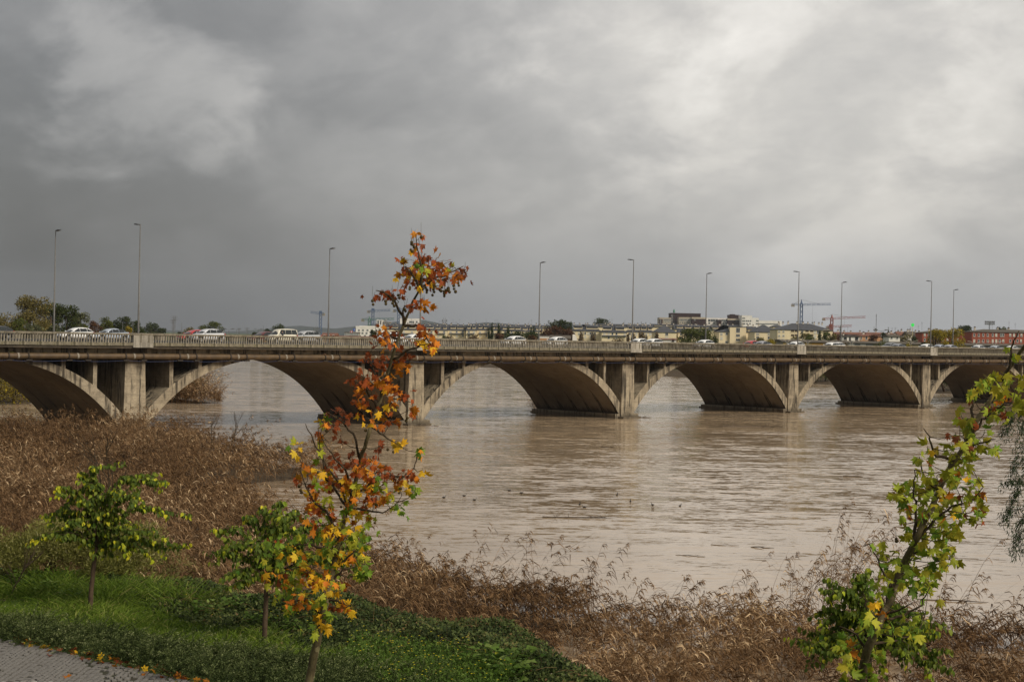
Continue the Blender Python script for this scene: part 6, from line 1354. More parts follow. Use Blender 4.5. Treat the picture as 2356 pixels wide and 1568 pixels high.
def birds():
    dk = pm('dark_plumage', (.018, .017, .018), (.035, .030, .028), 8, .6, .1); bl = pm('beak_pale', (.50, .46, .38), None, 5, .5, 0)
    L = ['leftmost dark water bird, upright just right of the red plane tree', 'dark water bird second from the left', 'low dark water bird facing right below the second bird', 'dark water bird in the middle of the river, left of a close pair', 'dark water bird just right of another at the same height', 'small dark bird at the left of a pair near a floating branch', 'larger dark bird of the pair above the floating branch', 'dark bird beside a floating twig further out', 'upright dark bird below the bird with the twig', 'dark bird second from the right', 'rightmost dark water bird']
    spots = [(1775.5, 1990), (1857, 1984), (1898, 2000), (2037, 1963), (2086, 1972), (2319, 2018), (2337, 2029), (2468, 1980), (2521.6, 2006), (2610.6, 2020), (2720, 2024)]
    for i, (x, y) in enumerate(spots):
        p = at_z(x / 1.73854, y / 1.73854, 0); root = empty('water_bird', (p[0], p[1], 0), [.4, 0, 0, 2.9, .2, 1.4, 3.0, 1.2, 1.5, 2.2, .9][i], L[i], 'bird', 'dark birds swimming on the river'); root.scale = (.66, .66, .66)
        mb = MB(); st = [(-.24, .10, .015), (-.19, .085, .05), (-.08, .075, .10), (.04, .07, .105), (.12, .08, .085), (.17, .12, .05), (.185, .19, .036), (.20, .25, .034), (.23, .285, .042), (.265, .285, .034), (.285, .28, .012)]
        rows = []
        for (xx, zz, r) in st: rows.append([(xx, r * math.cos(a) * 1.0, zz + r * .8 * math.sin(a)) for a in np.linspace(0, 2 * math.pi, 9)[:-1]])
        mb.v = [v for r in rows for v in r]
        for a in range(len(rows) - 1):
            for k in range(8): mb.f.append((a * 8 + k, a * 8 + (k + 1) % 8, a * 8 + 8 + (k + 1) % 8, a * 8 + 8 + k)); mb.m.append(0)
        mb.build('body', dk, root, True); b = MB(); b.lathe([(.016, .28), (.010, .32), (0, .345)], (0, 0, .283), 6, 0, 'x'); b.build('beak', bl, root)
def driftwood():
    wood = pm('wet_wood', (.060, .042, .028), (.10, .075, .05), 6, .7, .3)
    def log(label, x4, y4, length, ang, seed, twigs=0, r=.05):
        p = at_z(x4 / 1.73854, y4 / 1.73854, 0); rn = random.Random(seed); mb = MB(); ca, sa = math.cos(ang), math.sin(ang)
        pts = [(f * length * ca, f * length * sa + rn.gauss(0, .02) * length * .3, .02 + rn.uniform(-.02, .04)) for f in np.linspace(-.5, .5, 6)]; mb.tube(pts, [r, r * 1.1, r, r * .9, r * .7, r * .35], 6)
        for k in range(twigs):
            q = Vector(pts[rn.randrange(1, 6)]); d = Vector((rn.gauss(0, 1), rn.gauss(0, .6), rn.uniform(.0, .45))).normalized() * length * rn.uniform(.12, .35); mb.tube([q, q + d * .6, q + d + Vector((0, 0, .03))], [r * .4, r * .25, r * .1], 4)
        o = mb.build('driftwood', wood); o.location = (p[0], p[1], 0); tag(o, label, 'driftwood')
    log('floating branch with many twigs in the middle of the river below the birds', 2300, 2070, 4.2, .05, 1, 16, .04)
    log('forked thin stick floating near the reeds right of the middle', 2762, 2222, 1.6, -.25, 2, 3, .02)
    log('short dark log adrift at the right, upper part of the river', 3412, 1906, 1.7, -.1, 3, 0, .09)
    log('long pale stick lying on the water behind the right plane tree', 3815, 2403, 2.9, -.15, 4, 3, .03)
    log('dark flotsam strip near the foot of the third arch', 2430, 1788, 1.4, 0, 5, 3, .06)
    log('thin straight twig floating left of the reeds at right', 2900, 2180, 1.6, -.1, 6, 0, .018)
    log('raft of branches caught by the current right of the middle arch', 2985, 1705, 6.5, .06, 7, 24, .07)
    log('dark flotsam caught at the foot of the pier behind the red plane tree', 1705, 1702, 3.2, .1, 9, 14, .05)
    log('thin dark drift line trailing from the third pier', 2560, 1668, 3.4, .02, 10, 8, .05)
    log('small drift pile by the pier under the blue crane', 3205, 1648, 2.4, .0, 11, 10, .06)
    log('dark stick near the first of the right reeds', 3050, 2190, 1.3, -.2, 8, 1, .03)
litter(); birds(); driftwood()

# ================================================================== THE TOWN BEYOND
def stucco(name, c1, c2): return pm(name, c1, c2, .12, .85, 0, detail=6, stretch=(1, 1, .5), coord='Object')
M_YELL = stucco('cream_render', (.74, .625, .41), (.64, .53, .34)); M_WHITE = stucco('white_render', (.80, .76, .70), (.68, .645, .59)); M_CORT = stucco('weathered_steel', (.036, .013, .011), (.022, .009, .008)); M_BEIGE = stucco('beige_panel', (.52, .45, .34), (.38, .32, .24))
M_BRICK = stucco('red_brick', (.30, .072, .036), (.23, .055, .030)); M_ORNG = stucco('orange_render', (.52, .28, .14), (.44, .23, .12)); M_BRN = stucco('brown_brick', (.19, .12, .075), (.14, .09, .06))
M_SLATE = pm('slate_roof', (.062, .064, .070), (.045, .046, .052), .3, .6, 0); M_TILE = pm('clay_tiles', (.20, .085, .050), (.14, .062, .042), .4, .85, 0); M_GREYR = pm('brown_grey_roof', (.105, .088, .066), (.080, .068, .052), .3, .9, 0); M_DARKR = pm('dark_roof', (.055, .040, .034), None, .4, .85, 0)
M_FRAME = pm('window_frame', (.66, .66, .62), None, 1, .6, 0); M_PANE = pm('window_glass', (.030, .036, .040), (.06, .065, .07), .5, .15, 0, spec=.7); M_BLIND = pm('roller_blind', (.60, .56, .46), None, 1, .7, 0); M_OPEN = pm('painted_recess_shade', (.10, .072, .045), (.07, .05, .035), .5, .9, 0)
M_CHIM = pm('chimney_render', (.55, .50, .42), (.45, .40, .33), .6, .85, 0); M_STEEL = pm('aerial_steel', (.16, .16, .16), None, 1, .6, 0, metal=.3); M_CONCR = pm('raw_concrete', (.30, .27, .22), (.22, .20, .165), .3, .9, 0)
WIN = {}
def win_mesh(w, h, kind):
    key = (round(w, 2), round(h, 2), kind)
    if key in WIN: return WIN[key]
    mb = MB(); t = .11
    def flat(x0, x1, z0, z1, y, mi): mb.poly([(x0, y, z0), (x1, y, z0), (x1, y, z1), (x0, y, z1)], mi)
    if kind == 'open':                                     # loggia: flat dark panel painted for the shade of the recess, with a parapet
        flat(-w / 2, w / 2, -h / 2, h / 2, -.03, 1); mb.box(-w / 2 - .1, w / 2 + .1, -.16, -.04, -h / 2 - .1, -h / 2 + h * .28, 0); mb.box(-w / 2 - .1, w / 2 + .1, -.10, -.04, h / 2, h / 2 + .15, 0)
        me = mb.mesh('window', [M_YELL, M_OPEN])
    else:
        flat(-w / 2, w / 2, -h / 2, h / 2, -.03, 1)
        for a in ((-w / 2 - t, -w / 2, -h / 2 - t, h / 2 + t), (w / 2, w / 2 + t, -h / 2 - t, h / 2 + t), (-w / 2, w / 2, h / 2, h / 2 + t), (-w / 2, w / 2, -h / 2 - t, -h / 2)): mb.box(a[0], a[1], -.10, -.02, a[2], a[3], 0)
        if w > 1.0: mb.box(-.05, .05, -.09, -.02, -h / 2, h / 2, 0)
        mb.box(-w / 2 - .2, w / 2 + .2, -.22, -.02, -h / 2 - t - .1, -h / 2 - t, 0)
        if kind == 'blind': flat(-w / 2, w / 2, -h / 2 + h * .3, h / 2, -.06, 2)
        if kind == 'shut': flat(-w / 2, w / 2, -h / 2, h / 2, -.06, 2)
        me = mb.mesh('window', [M_CORT if kind == 'dark' else M_FRAME, M_PANE, M_BLIND])
    WIN[key] = me; return me
RB = random.Random(12)
BASEZ = 3.6
def house(name, label, x0, x1, ye, Y, deep, wall, roof=None, kind='flat', yr=None, inset=None, rz=0.0, wins=(), chims=0, aerials=0, over=.45, cat='building', group=None, parapet=.5, base=BASEZ, dormers=0, canopy=None):
    """x0, x1, ye (eaves), yr (ridge) read off the 4096 px picture at the distance Y of the front wall"""
    A = q4(x0, ye, Y); B = q4(x1, ye, Y); xc = (A[0] + B[0]) / 2; w = (B[0] - A[0]) / math.cos(rz); ze = (A[2] + B[2]) / 2 - base
    root = empty(name, (xc, Y, base), rz, label, cat, group)
    mb = MB(); mb.box(-w / 2, w / 2, 0, deep, -.6, ze); mb.build('wall', wall, root)
    hw = w / 2 + over
    if kind in ('hip', 'gable'):
        zr = q4((x0 + x1) / 2, yr, Y + deep / 2)[2] - base; ins = (min(deep / 2, w / 2 - .3) if inset is None else inset) if kind == 'hip' else 0
        mb = MB(); e = [(-hw, -over, ze - .05), (hw, -over, ze - .05), (hw, deep + over, ze - .05), (-hw, deep + over, ze - .05)]; r0 = (-hw + ins, deep / 2, zr); r1 = (hw - ins, deep / 2, zr)
        mb.poly([e[0], e[1], r1, r0]); mb.poly([e[1], e[2], r1]); mb.poly([e[2], e[3], r0, r1]); mb.poly([e[3], e[0], r0]); mb.box(-hw, hw, -over, deep + over, ze - .22, ze - .06)
        if kind == 'gable':
            g2 = MB(); g2.prism([(0, ze), (deep, ze), (deep / 2, zr - .1)], -w / 2 + .01, w / 2 - .01, axis='x'); g2.build('gable', wall, root)
        ro = mb.build('roof', roof or M_SLATE, root); ztop = zr
    else:
        mb = MB(); mb.box(-w / 2 - .15, w / 2 + .15, -.15, deep + .15, ze, ze + parapet); ro = mb.build('roof', roof or wall, root); ztop = ze + parapet
    for (xs, y, ww, hh, kd) in wins:
        if isinstance(xs, int): xs = [x0 + (x1 - x0) * (i + .5) / xs for i in range(xs)]
        for x in xs:
            p = q4(x, y, Y); lx = (p[0] - xc) / math.cos(rz); kk = kd if kd != 'mix' else RB.choice(['glass', 'blind', 'shut', 'glass'])
            sc_ = .50 if Y > 2000 else .68; o = link('window', win_mesh(round(ww * sc_, 1), round(hh * (sc_ + .06), 1), kk), root, loc=(lx, 0, p[2] - base))
    if canopy:
        for (cx0, cx1, y) in canopy:
            a = q4(cx0, y, Y); c = q4(cx1, y, Y); mb = MB(); mb.prism([(-1.1, -.25), (0, .35), (0, -.25)], a[0] - xc, c[0] - xc, axis='x'); o = mb.build('canopy', M_SLATE, root); o.location = (0, -.02, a[2] - base)
    for i in range(dormers):                              # terraces cut into the roof slope, cream parapet and slate cheeks
        f = (i + .5 + RB.uniform(-.12, .12)) / dormers; lx = -w / 2 + w * f; dw = w / dormers * RB.uniform(.28, .42); zb = ze + (zr - ze) * .30; yb = deep / 2 * .30; mb = MB()
        mb.box(lx - dw, lx + dw, yb - .3, deep * .30, zb - .2, zb + (zr - ze) * .36, 0); mb.box(lx - dw + .25, lx + dw - .25, yb - .34, yb - .302, zb + .5, zb + (zr - ze) * .34, 1)
        mb.prism([(yb - .9, zb + (zr - ze) * .36), (deep * .45, zb + (zr - ze) * .62), (deep * .45, zb + (zr - ze) * .36)], lx - dw - .2, lx + dw + .2, 2, axis='x')
        mb.build('dormer', [M_YELL, M_PANE, M_SLATE], root)
    for i in range(chims):
        lx = (-w / 2 + w * (i + .5 + RB.uniform(-.35, .35)) / chims) * .92; h = RB.uniform(.5, 1.1); s = RB.uniform(.3, .5); zb = ztop - .8; mb = MB(); yy = deep / 2 + RB.uniform(-1, 1)
        mb.box(lx - s, lx + s, yy - .4, yy + .4, zb, zb + .6 + h, 0); mb.box(lx - s - .08, lx + s + .08, yy - .48, yy + .48, zb + .6 + h, zb + .75 + h, 1); mb.box(lx - s * .7, lx + s * .7, yy - .3, yy + .3, zb + .75 + h, zb + 1.05 + h, 1); mb.build('chimney', [M_CHIM, M_DARKR], root)
    for i in range(aerials):
        lx = RB.uniform(-.45, .45) * w; h = RB.uniform(2.0, 4.2); mb = MB(); yy = deep / 2; zb = ztop - .4; mb.bar((lx, yy, zb), (lx, yy, zb + h + .4), .05)
        for k in range(3): mb.bar((lx - .5, yy, zb + h - k * .3), (lx + .6 - k * .15, yy, zb + h - k * .3), .03)
        mb.build('aerial', M_STEEL, root)
    return root
def town():
    g1 = 'cream terraces with slate roofs'
    # ---- left of the middle: white flats, building site
    house('apartment_block', 'white stepped apartment block behind the plane tree, with rows of balconies', 1424, 1530, 1310, 1000, 14, M_WHITE, wins=[([1436, 1452, 1470, 1488, 1506, 1520], 1320, 1.6, 1.3, 'glass'), ([1432, 1450, 1466, 1486, 1504, 1522], 1332, 1.6, 1.3, 'glass'), ([1440, 1460, 1480, 1500, 1518], 1343, 1.6, 1.3, 'glass')], aerials=2, parapet=.9)
    house('apartment_block', 'low white annexe stepping down at the left end of the white flats', 1398, 1423, 1330, 1000, 12, M_WHITE, wins=[(3, 1336, 1.4, 1.2, 'glass')])
    house('apartment_block', 'upper white penthouse storey over the white stepped flats', 1438, 1512, 1305, 1008, 9, M_WHITE, wins=[(5, 1308, 1.2, .8, 'glass')], base=BASEZ + 10.5, parapet=.3)
    house('station_hall', 'long low grey hall with a strip of windows and slim columns', 1378.6, 1433, 1331, 900, 12, M_CONCR, M_GREYR, wins=[(13, 1335, 1.0, 2.0, 'glass')])
    house('house', 'yellow walled house with a red tiled roof behind the railing, left of the cranes', 1289, 1342, 1340, 620, 10, M_ORNG, M_TILE, 'gable', 1331, wins=[(3, 1343, .9, .9, 'glass')])
    house('shed', 'long low shed with a rusty red roof in front of the white flats', 1343, 1482, 1348, 700, 16, M_BRN, M_TILE, 'gable', 1343)
    house('building_site', 'white cube of a block under construction on the hill', 1507, 1530, 1281.7, 1150, 14, M_WHITE, wins=[([1513], 1288, 1.8, 3.4, 'glass'), ([1523], 1288, .9, 3.8, 'dark')], base=14)
    # raw frame of the unfinished block
    A = q4(1530, 1277, 1150); B = q4(1584, 1305, 1150); root = empty('building_site', ((A[0] + B[0]) / 2, 1150, BASEZ), 0, 'unfinished block showing its bare concrete floors and props', 'building'); w = B[0] - A[0]; zt = A[2] - BASEZ
    mb = MB(); mb.box(-w / 2 - 8, w / 2, 0, 14, -.5, B[2] - BASEZ); mb.build('wall', M_WHITE, root)
    zb = B[2] - BASEZ
    for k in range(3):
        z = zb + (zt - zb) * (k + 1) / 3; mb = MB(); mb.box(-w / 2 + (2.5 if k == 2 else 0), w / 2 - (4 * k), 0, 13, z - .4, z); mb.build('floor_slab', M_CONCR, root)
        for j in range(9):
            x = -w / 2 + 1 + (w - 2) * j / 8
            if x < w / 2 - 4 * k: mb = MB(); mb.box(x - .25, x + .25, .3, .8, z - (zt - zb) / 3, z - .4); mb.build('column', M_CONCR, root)
    house('apartment_block', 'white block with four small dark windows on the hill behind the terraces', 1600, 1680, 1277, 1150, 14, M_WHITE, wins=[([1640, 1647, 1653, 1667], 1287, 1.7, 1.7, 'glass')], aerials=1, parapet=.7)
    def hoarding(label, x0, x1, y0, y1, Y, back, front):
        a = q4(x0, y1, Y); c = q4(x1, y0, Y); root = empty('billboard', ((a[0] + c[0]) / 2, Y, BASEZ), 0, label, 'billboard'); w, z0, z1 = (c[0] - a[0]) / 2, a[2] - BASEZ, c[2] - BASEZ
        mb = MB(); mb.box(-w, w, 0, .3, z0, z1); mb.build('panel', pm('panel_paint', back, None, 1, .6, 0), root); mb = MB(); mb.box(-w * .8, -w * .6, .05, .25, -.5, z0); mb.box(w * .6, w * .8, .05, .25, -.5, z0); mb.build('post', M_STEEL, root)
        mb = MB(); h = z1 - z0
        for (u0, u1, v0, v1) in front: mb.box(-w + 2 * w * u0, -w + 2 * w * u1, -.03, -.002, z0 + h * v0, z0 + h * v1)
        mb.build('print', pm('panel_print', (.70, .70, .70), None, 1, .6, 0), root)
    hoarding('white and red billboard left of the white flats', 1401, 1410.5, 1323, 1329.5, 880, (.50, .02, .03), [(.30, .72, .1, .9)])
    hoarding('blue billboard beside the white flats', 1412.5, 1420.5, 1313.5, 1323, 880, (.02, .08, .42), [(.35, .5, .35, .65), (.6, .8, .3, .7)])
    # ---- long cream terraces
    segs = [(1530, 1598, 1316, 1299), (1600, 1664, 1318, 1300), (1666, 1738, 1318, 1299), (1740, 1789, 1320, 1301), (1791, 1863, 1320, 1300), (1865, 1906, 1320, 1299), (1908, 1958, 1319, 1298.5), (1960, 2006, 1320, 1299), (2008, 2086, 1322, 1302), (2088, 2168, 1325, 1304)]
    names = ['cream terrace behind the trunk of the red plane tree, leftmost of the long row', 'cream terrace just right of the plane tree trunk, below the white hill block', 'cream terrace half covered by the red leaves beside the plane tree', 'narrow cream terrace below the lattice mast', 'cream terrace with a long dark canopy between its floors', 'cream terrace with a white stair strip left of the cypresses', 'cream terrace with paired windows beside the first cypress', 'cream terrace behind the tallest cypress', 'cream terrace above the dark round pines', 'cream terrace end behind the reddish shrubs']
    for (a, c, e, r), nm in zip(segs, names):
        n = max(2, int((c - a) / 22)); house('terrace_house', nm, a, c, e, 1050 + RB.uniform(-14, 14), 15, M_YELL, M_SLATE, 'gable', r, wins=[(n, 1327, 1.6, 1.5, 'mix'), (n, 1342, 1.6, 1.6, 'mix')], chims=3, aerials=1, dormers=max(2, int((c - a) / 26)), group=g1, over=.3, canopy=[(a + 4, c - 8, 1333.5)])
    for i, (a, c, r) in enumerate([(1545, 1690, 1295), (1700, 1850, 1296), (1880, 2050, 1296), (2060, 2200, 1299), (2395, 2610, 1296), (2610, 2800, 1296.5)]):
        house('terrace_house', ['slate roof line behind the plane tree trunk, back row', 'back row slate roofs left of the lattice mast', 'back row slate roofs behind the cypresses', 'back row slate roofs left of the dark tree clump', 'back row slate roofs behind the hipped cream blocks', 'back row slate roofs in front of the hospital'][i], a, c, r + 12, 1140, 14, M_YELL, M_SLATE, 'gable', r, chims=6, aerials=3, dormers=4, group='back row of slate roofs')
    # ---- hipped cream blocks
    house('apartment_block', 'hipped cream block beside the dark tree clump, leftmost of the hipped blocks', 2290, 2405, 1323, 1000, 22, M_YELL, M_SLATE, 'hip', 1297, 12, wins=[([2297, 2316, 2328, 2341, 2354, 2362, 2370, 2380], 1333, 1.4, 1.8, 'mix'), ([2328, 2341, 2362, 2380], 1347, 1.4, 1.8, 'mix')], chims=6, dormers=2, group='hipped cream blocks')
    house('apartment_block', 'hipped cream block with a long dark canopy, second of the hipped blocks', 2407, 2506, 1328, 985, 22, M_YELL, M_SLATE, 'hip', 1300, 10, wins=[([2418, 2435, 2450, 2466, 2499], 1335, 1.5, 1.7, 'mix'), ([2435, 2466], 1350, 1.4, 1.6, 'mix')], chims=3, aerials=2, dormers=2, group='hipped cream blocks', canopy=[(2408, 2506, 1342)])
    house('apartment_block', 'cream block half hidden by bare poplars, left of the lamp post', 2508, 2618, 1327, 1010, 22, M_YELL, M_SLATE, 'hip', 1299, 8, wins=[([2520, 2532, 2546, 2560, 2574, 2586, 2600, 2608], 1335, 1.4, 1.8, 'mix'), (5, 1349, 1.4, 1.8, 'mix')], chims=6, aerials=2, dormers=4, group='hipped cream blocks')
    house('apartment_block', 'cream pavilion with a steep dark pyramid roof left of the round willow', 2622, 2706, 1328, 960, 26, M_YELL, M_SLATE, 'hip', 1302, None, wins=[([2667], 1336, 2.4, 2.0, 'glass'), ([2667], 1352, 2.4, 2.0, 'blind')], chims=1, group='hipped cream blocks')
    house('apartment_block', 'narrow cream wing with a small hip roof beside the round willow', 2713, 2746, 1328, 975, 14, M_YELL, M_SLATE, 'hip', 1314, None, wins=[([2724], 1336, 1.6, 1.6, 'mix'), ([2724], 1352, 1.6, 1.6, 'mix')], group='hipped cream blocks')
    house('apartment_block', 'long slate roofed cream range behind the round willow', 2700, 2876, 1318, 1040, 18, M_YELL, M_SLATE, 'gable', 1300, wins=[(8, 1322, 1.6, 1.2, 'mix'), ([2862, 2872], 1336, 1.8, 2, 'mix')], chims=8, aerials=2, dormers=5, group='hipped cream blocks')
    r = house('apartment_block', 'big cream block with a square stair tower right of the round willow', 2876, 2993, 1326.5, 960, 24, M_YELL, M_SLATE, 'hip', 1299, 14, wins=[([2886, 2907, 2922, 2939, 2975], 1334, 1.8, 2.0, 'mix'), ([2886, 2922, 2939, 2975], 1352, 1.8, 2.0, 'mix'), ([2906, 2922, 2954], 1368, 1.8, 2.0, 'mix')], chims=4, group='hipped cream blocks')
    p = q4(2953, 1308, 958); mb = MB(); z = p[2] - BASEZ; x = p[0] - r.location.x; mb.box(x - 5, x + 5, -1.5, 6, -.5, z); mb.build('tower', M_YELL, r); mb = MB(); mb.box(x - 5.2, x + 5.2, -1.7, 6, z, z + .4); mb.build('tower_roof', M_SLATE, r)
    for y, ww, hh in ((1320, 2.2, 2.8), (1341, 2.2, 1.3), (1358, 2.2, 1.3)): link('window', win_mesh(ww, hh, 'glass'), r, loc=(x, -1.5, q4(2953, y, 958)[2] - BASEZ))
    house('apartment_block', 'cream stair wing in shadow between two hipped blocks', 2994, 3028, 1316, 985, 16, M_YELL, M_SLATE, 'gable', 1305, wins=[([3000, 3010, 3020], 1332, 1.2, 1.6, 'mix'), ([3000, 3010], 1350, 1.2, 1.6, 'mix')], group='hipped cream blocks', chims=2)
    house('apartment_block', 'cream pavilion with a dark pyramid roof left of the blue crane', 3019, 3114, 1327, 930, 26, M_YELL, M_SLATE, 'hip', 1299, None, wins=[([3077, 3031], 1333.5, 2.4, 2.2, 'blind'), ([3077, 3031], 1350.5, 2.4, 2.2, 'glass')], group='hipped cream blocks', chims=1)
    house('apartment_block', 'small slate hip roof peeping behind the dark pyramid roof', 3093, 3132, 1306, 1080, 16, M_YELL, M_SLATE, 'hip', 1298, None, group='hipped cream blocks', chims=1)
    house('apartment_block', 'large cream apartment house with a wide slate hip roof and loggias, by the blue crane', 3110, 3331, 1318.5, 880, 26, M_YELL, M_SLATE, 'hip', 1293.5, 11, wins=[([3170, 3185, 3228, 3247, 3300, 3312], 1325, 2.6, 2.2, 'open'), ([3170, 3185, 3228, 3247], 1342, 2.6, 2.2, 'open'), ([3117, 3134], 1324, 1.5, 1.6, 'blind'), ([3117, 3134], 1341, 1.5, 1.6, 'blind'), ([3117, 3134], 1357, 1.5, 1.6, 'blind'), ([3209, 3260, 3272], 1327, 1.6, 2.2, 'mix'), ([3209, 3260], 1345, 1.6, 2.2, 'mix')], chims=9, group='hipped cream blocks')
    # ---- hospital
    H = 'hospital_block'
    hw = lambda n, y, w=2.6, h=3.4: (n, y, w, h, 'glass')
    house(H, 'beige left wing of the hospital with a narrow dark red end', 2637.5, 2684, 1271, 2200, 30, M_BEIGE, wins=[([2656, 2661, 2666, 2671, 2676, 2681], 1279, 2.6, 5, 'glass'), ([2656, 2662, 2668, 2674, 2680], 1288, 2.4, 3, 'glass')], base=8)
    house(H, 'dark red end strip of the hospital, leftmost part', 2637, 2651, 1277, 2195, 6, M_CORT, wins=[([2642], 1280, 3, 3, 'glass'), ([2642], 1289.5, 3, 3, 'glass')], base=8)
    r = house(H, 'tall dark red weathered steel slab of the hospital', 2684, 2803, 1255.5, 2210, 34, M_CORT, wins=[([2688.5], 1262, 4.4, 5, 'glass'), ([2688.5], 1275.5, 4, 7, 'glass'), ([2688.5], 1288, 4, 5, 'glass'), ([2697], 1262, 3, 3, 'dark'), ([2697], 1279, 3, 3, 'dark'), ([2697], 1289, 3, 3, 'dark')], aerials=6, base=8, parapet=1.2)
    p = q4(2695.5, 1254, 2215); z = p[2] - 8; x = p[0] - r.location.x; mb = MB(); mb.box(x - .6, x + .6, 3, 5, z - 1, z + 1); mb.lathe([(.4, 1), (1.1, 2), (1.3, 3.2), (1.0, 5), (.5, 6.2), (.1, 6.8)], (x, 4, z), 8); mb.build('roof_sculpture', pm('green_copper', (.06, .22, .13), None, .5, .7, 0), r)
    house(H, 'beige hospital front with a row of tall arched windows', 2716, 2768, 1269.5, 2190, 18, M_BEIGE, wins=[([2720, 2725.5, 2731, 2736.5, 2742, 2747.5, 2753, 2758.5, 2764], 1279, 2.6, 6, 'glass'), ([2721, 2730, 2739, 2748, 2757, 2765], 1289.5, 3, 3, 'glass')], base=8)
    house(H, 'dark red hospital front block under a pale parapet', 2768, 2823, 1275, 2180, 22, M_CORT, M_BEIGE, wins=[([2779], 1278, 3.4, 3.4, 'glass'), ([2800], 1285, 3, 3, 'dark')], base=8, parapet=2.4)
    house(H, 'long pale hospital wing with big square windows', 2825.5, 2910, 1272.5, 2200, 26, M_WHITE, wins=[([2837, 2847, 2856, 2866], 1281, 6, 6, 'glass'), ([2890, 2896, 2905], 1281, 4.4, 5.4, 'glass'), ([2837, 2856], 1292, 5, 4, 'glass'), ([2893, 2904], 1292, 4, 4, 'glass')], base=8)
    house(H, 'narrow dark red panel block set in the pale hospital wing', 2870, 2886.5, 1279.5, 2190, 9, M_CORT, wins=[([2875], 1284, 3, 3, 'dark')], base=8)
    house(H, 'dark red hospital block under the rooftop box at its right end', 2911, 2963, 1280, 2190, 26, M_CORT, M_BEIGE, wins=[([2920, 2932, 2945, 2955], 1283, 3, 3, 'dark')], base=8, parapet=2.2)
    r = house(H, 'dark red rooftop box of the hospital with a short chimney', 2916.5, 2957.5, 1261, 2205, 20, M_CORT, base=8, parapet=.8, aerials=1)
    mb = MB(); p = q4(2932.5, 1261, 2205); q = q4(2932.5, 1256, 2205); mb.box(p[0] - 3.5 - r.location.x, p[0] + 3.5 - r.location.x, 4, 10, p[2] - 8, q[2] - 8); mb.build('chimney', M_CORT, r)
    for lab, a, c, y, ws in [('white hospital tower, tallest of the white blocks', 2967, 3008.7, 1264, [([2972, 2977.5], 1272, 4, 3, 'glass'), ([2972, 2977.5, 2986, 2993.5, 3002], 1283, 4, 3.4, 'glass'), ([2972, 2978, 2988, 3000], 1294, 4, 3, 'glass')]), ('white hospital block one step lower beside the white tower', 3008.8, 3035.5, 1273.5, [([3027, 3031.5], 1282.5, 3.6, 3.4, 'glass'), ([3026, 3031], 1294, 4, 3, 'glass')]), ('long low white hospital wing with a ribbon window', 3035.6, 3127, 1285, [([3040 + 4.6 * i for i in range(18)], 1295, 3.2, 2.6, 'glass')])]:
        house(H, lab, a, c, y, 2170, 30, M_WHITE, wins=ws, base=8, parapet=1.0, aerials=1)
    # ---- right: low houses, riverside sheds, brick flats
    house('house', 'long brown brick house range with dark red roofs right of the large cream house', 3334, 3462, 1336, 900, 14, M_BRN, M_TILE, 'gable', 1328, wins=[(7, 1341, 1.4, 1.4, 'glass')], chims=4, aerials=2)
    house('house', 'white villa with a dark roof below the red crane', 3371, 3438, 1344, 760, 14, M_WHITE, M_DARKR, 'hip', 1337, 6, wins=[([3378, 3384, 3400, 3424, 3430], 1355, .9, 2.2, 'dark')], chims=1)
    house('house', 'orange villa with a tiled roof right of the white villa', 3440, 3530, 1343, 800, 14, M_ORNG, M_TILE, 'hip', 1334, 6, wins=[([3445], 1351, .9, 2, 'glass'), ([3466], 1351, 1.2, 2, 'glass')], chims=1)
    for i, (a, c, e, r, w_) in enumerate([(3470, 3540, 1336, 1329, M_BRN), (3545, 3592, 1338, 1331, M_WHITE), (3556, 3600, 1345, 1336, M_WHITE), (3594, 3630, 1340, 1326, M_WHITE), (3632, 3664, 1338, 1325, M_WHITE), (3664, 3690, 1339, 1328, M_BRN)]):
        house('house', ['brown house with red tiles behind the orange villa', 'low house with skylights in its red roof', 'low white shed wall between the trees left of the green light', 'white gabled house left of the green light', 'white gabled house right beside the green light', 'small brown house left of the first red brick flats'][i], a, c, e, [900, 880, 700, 820, 810, 830][i], 11, w_, [M_TILE, M_TILE, M_GREYR, M_TILE, M_GREYR, M_GREYR][i], 'gable', r, chims=2, aerials=1, wins=[(2, e + 5, 1, 1.2, 'glass')])
    house('apartment_block', 'red brick flats behind the yellow-green tree', 3690, 3850, 1330, 780, 14, M_BRICK, M_GREYR, 'hip', 1320.5, 8, wins=[([3699, 3715, 3734, 3752, 3772, 3790, 3810, 3830], 1338, 1.1, 1.7, 'mix'), ([3699, 3715, 3734, 3752, 3772, 3790, 3810, 3830], 1358, 1.1, 1.7, 'mix')], chims=3, aerials=2)
    house('house', 'plain brown gable end between the two red brick flats', 3849, 3888, 1336, 860, 12, M_BRN, M_GREYR, 'flat')
    house('house', 'low red brick house with one white shutter between the flats', 3850, 3889, 1351, 790, 10, M_BRICK, M_GREYR, 'gable', 1344, wins=[([3868], 1361, 1.3, 1.7, 'shut')])
    house('apartment_block', 'long red brick flats at the right edge with rows of white shutters', 3888, 4180, 1328, 760, 15, M_BRICK, M_GREYR, 'hip', 1318, 8, wins=[([3897, 3915, 3933, 3951, 3971, 3985, 4004, 4013, 4041, 4056, 4071, 4086, 4110, 4130], 1339, 1.1, 1.8, 'mix'), ([3897, 3915, 3933, 3951, 3971, 3985, 3999, 4013, 4041, 4056, 4070, 4084, 4110, 4130], 1362.5, 1.1, 1.8, 'mix')], chims=4, aerials=4)
    A = q4(3133, 1365.5, 560); B = q4(4200, 1365.5, 560); root = empty('riverside_sheds', ((A[0] + B[0]) / 2, 560, BASEZ), 0, 'long low riverside sheds with a brown-grey roof and coloured fronts', 'building'); w = B[0] - A[0]; ze = A[2] - BASEZ
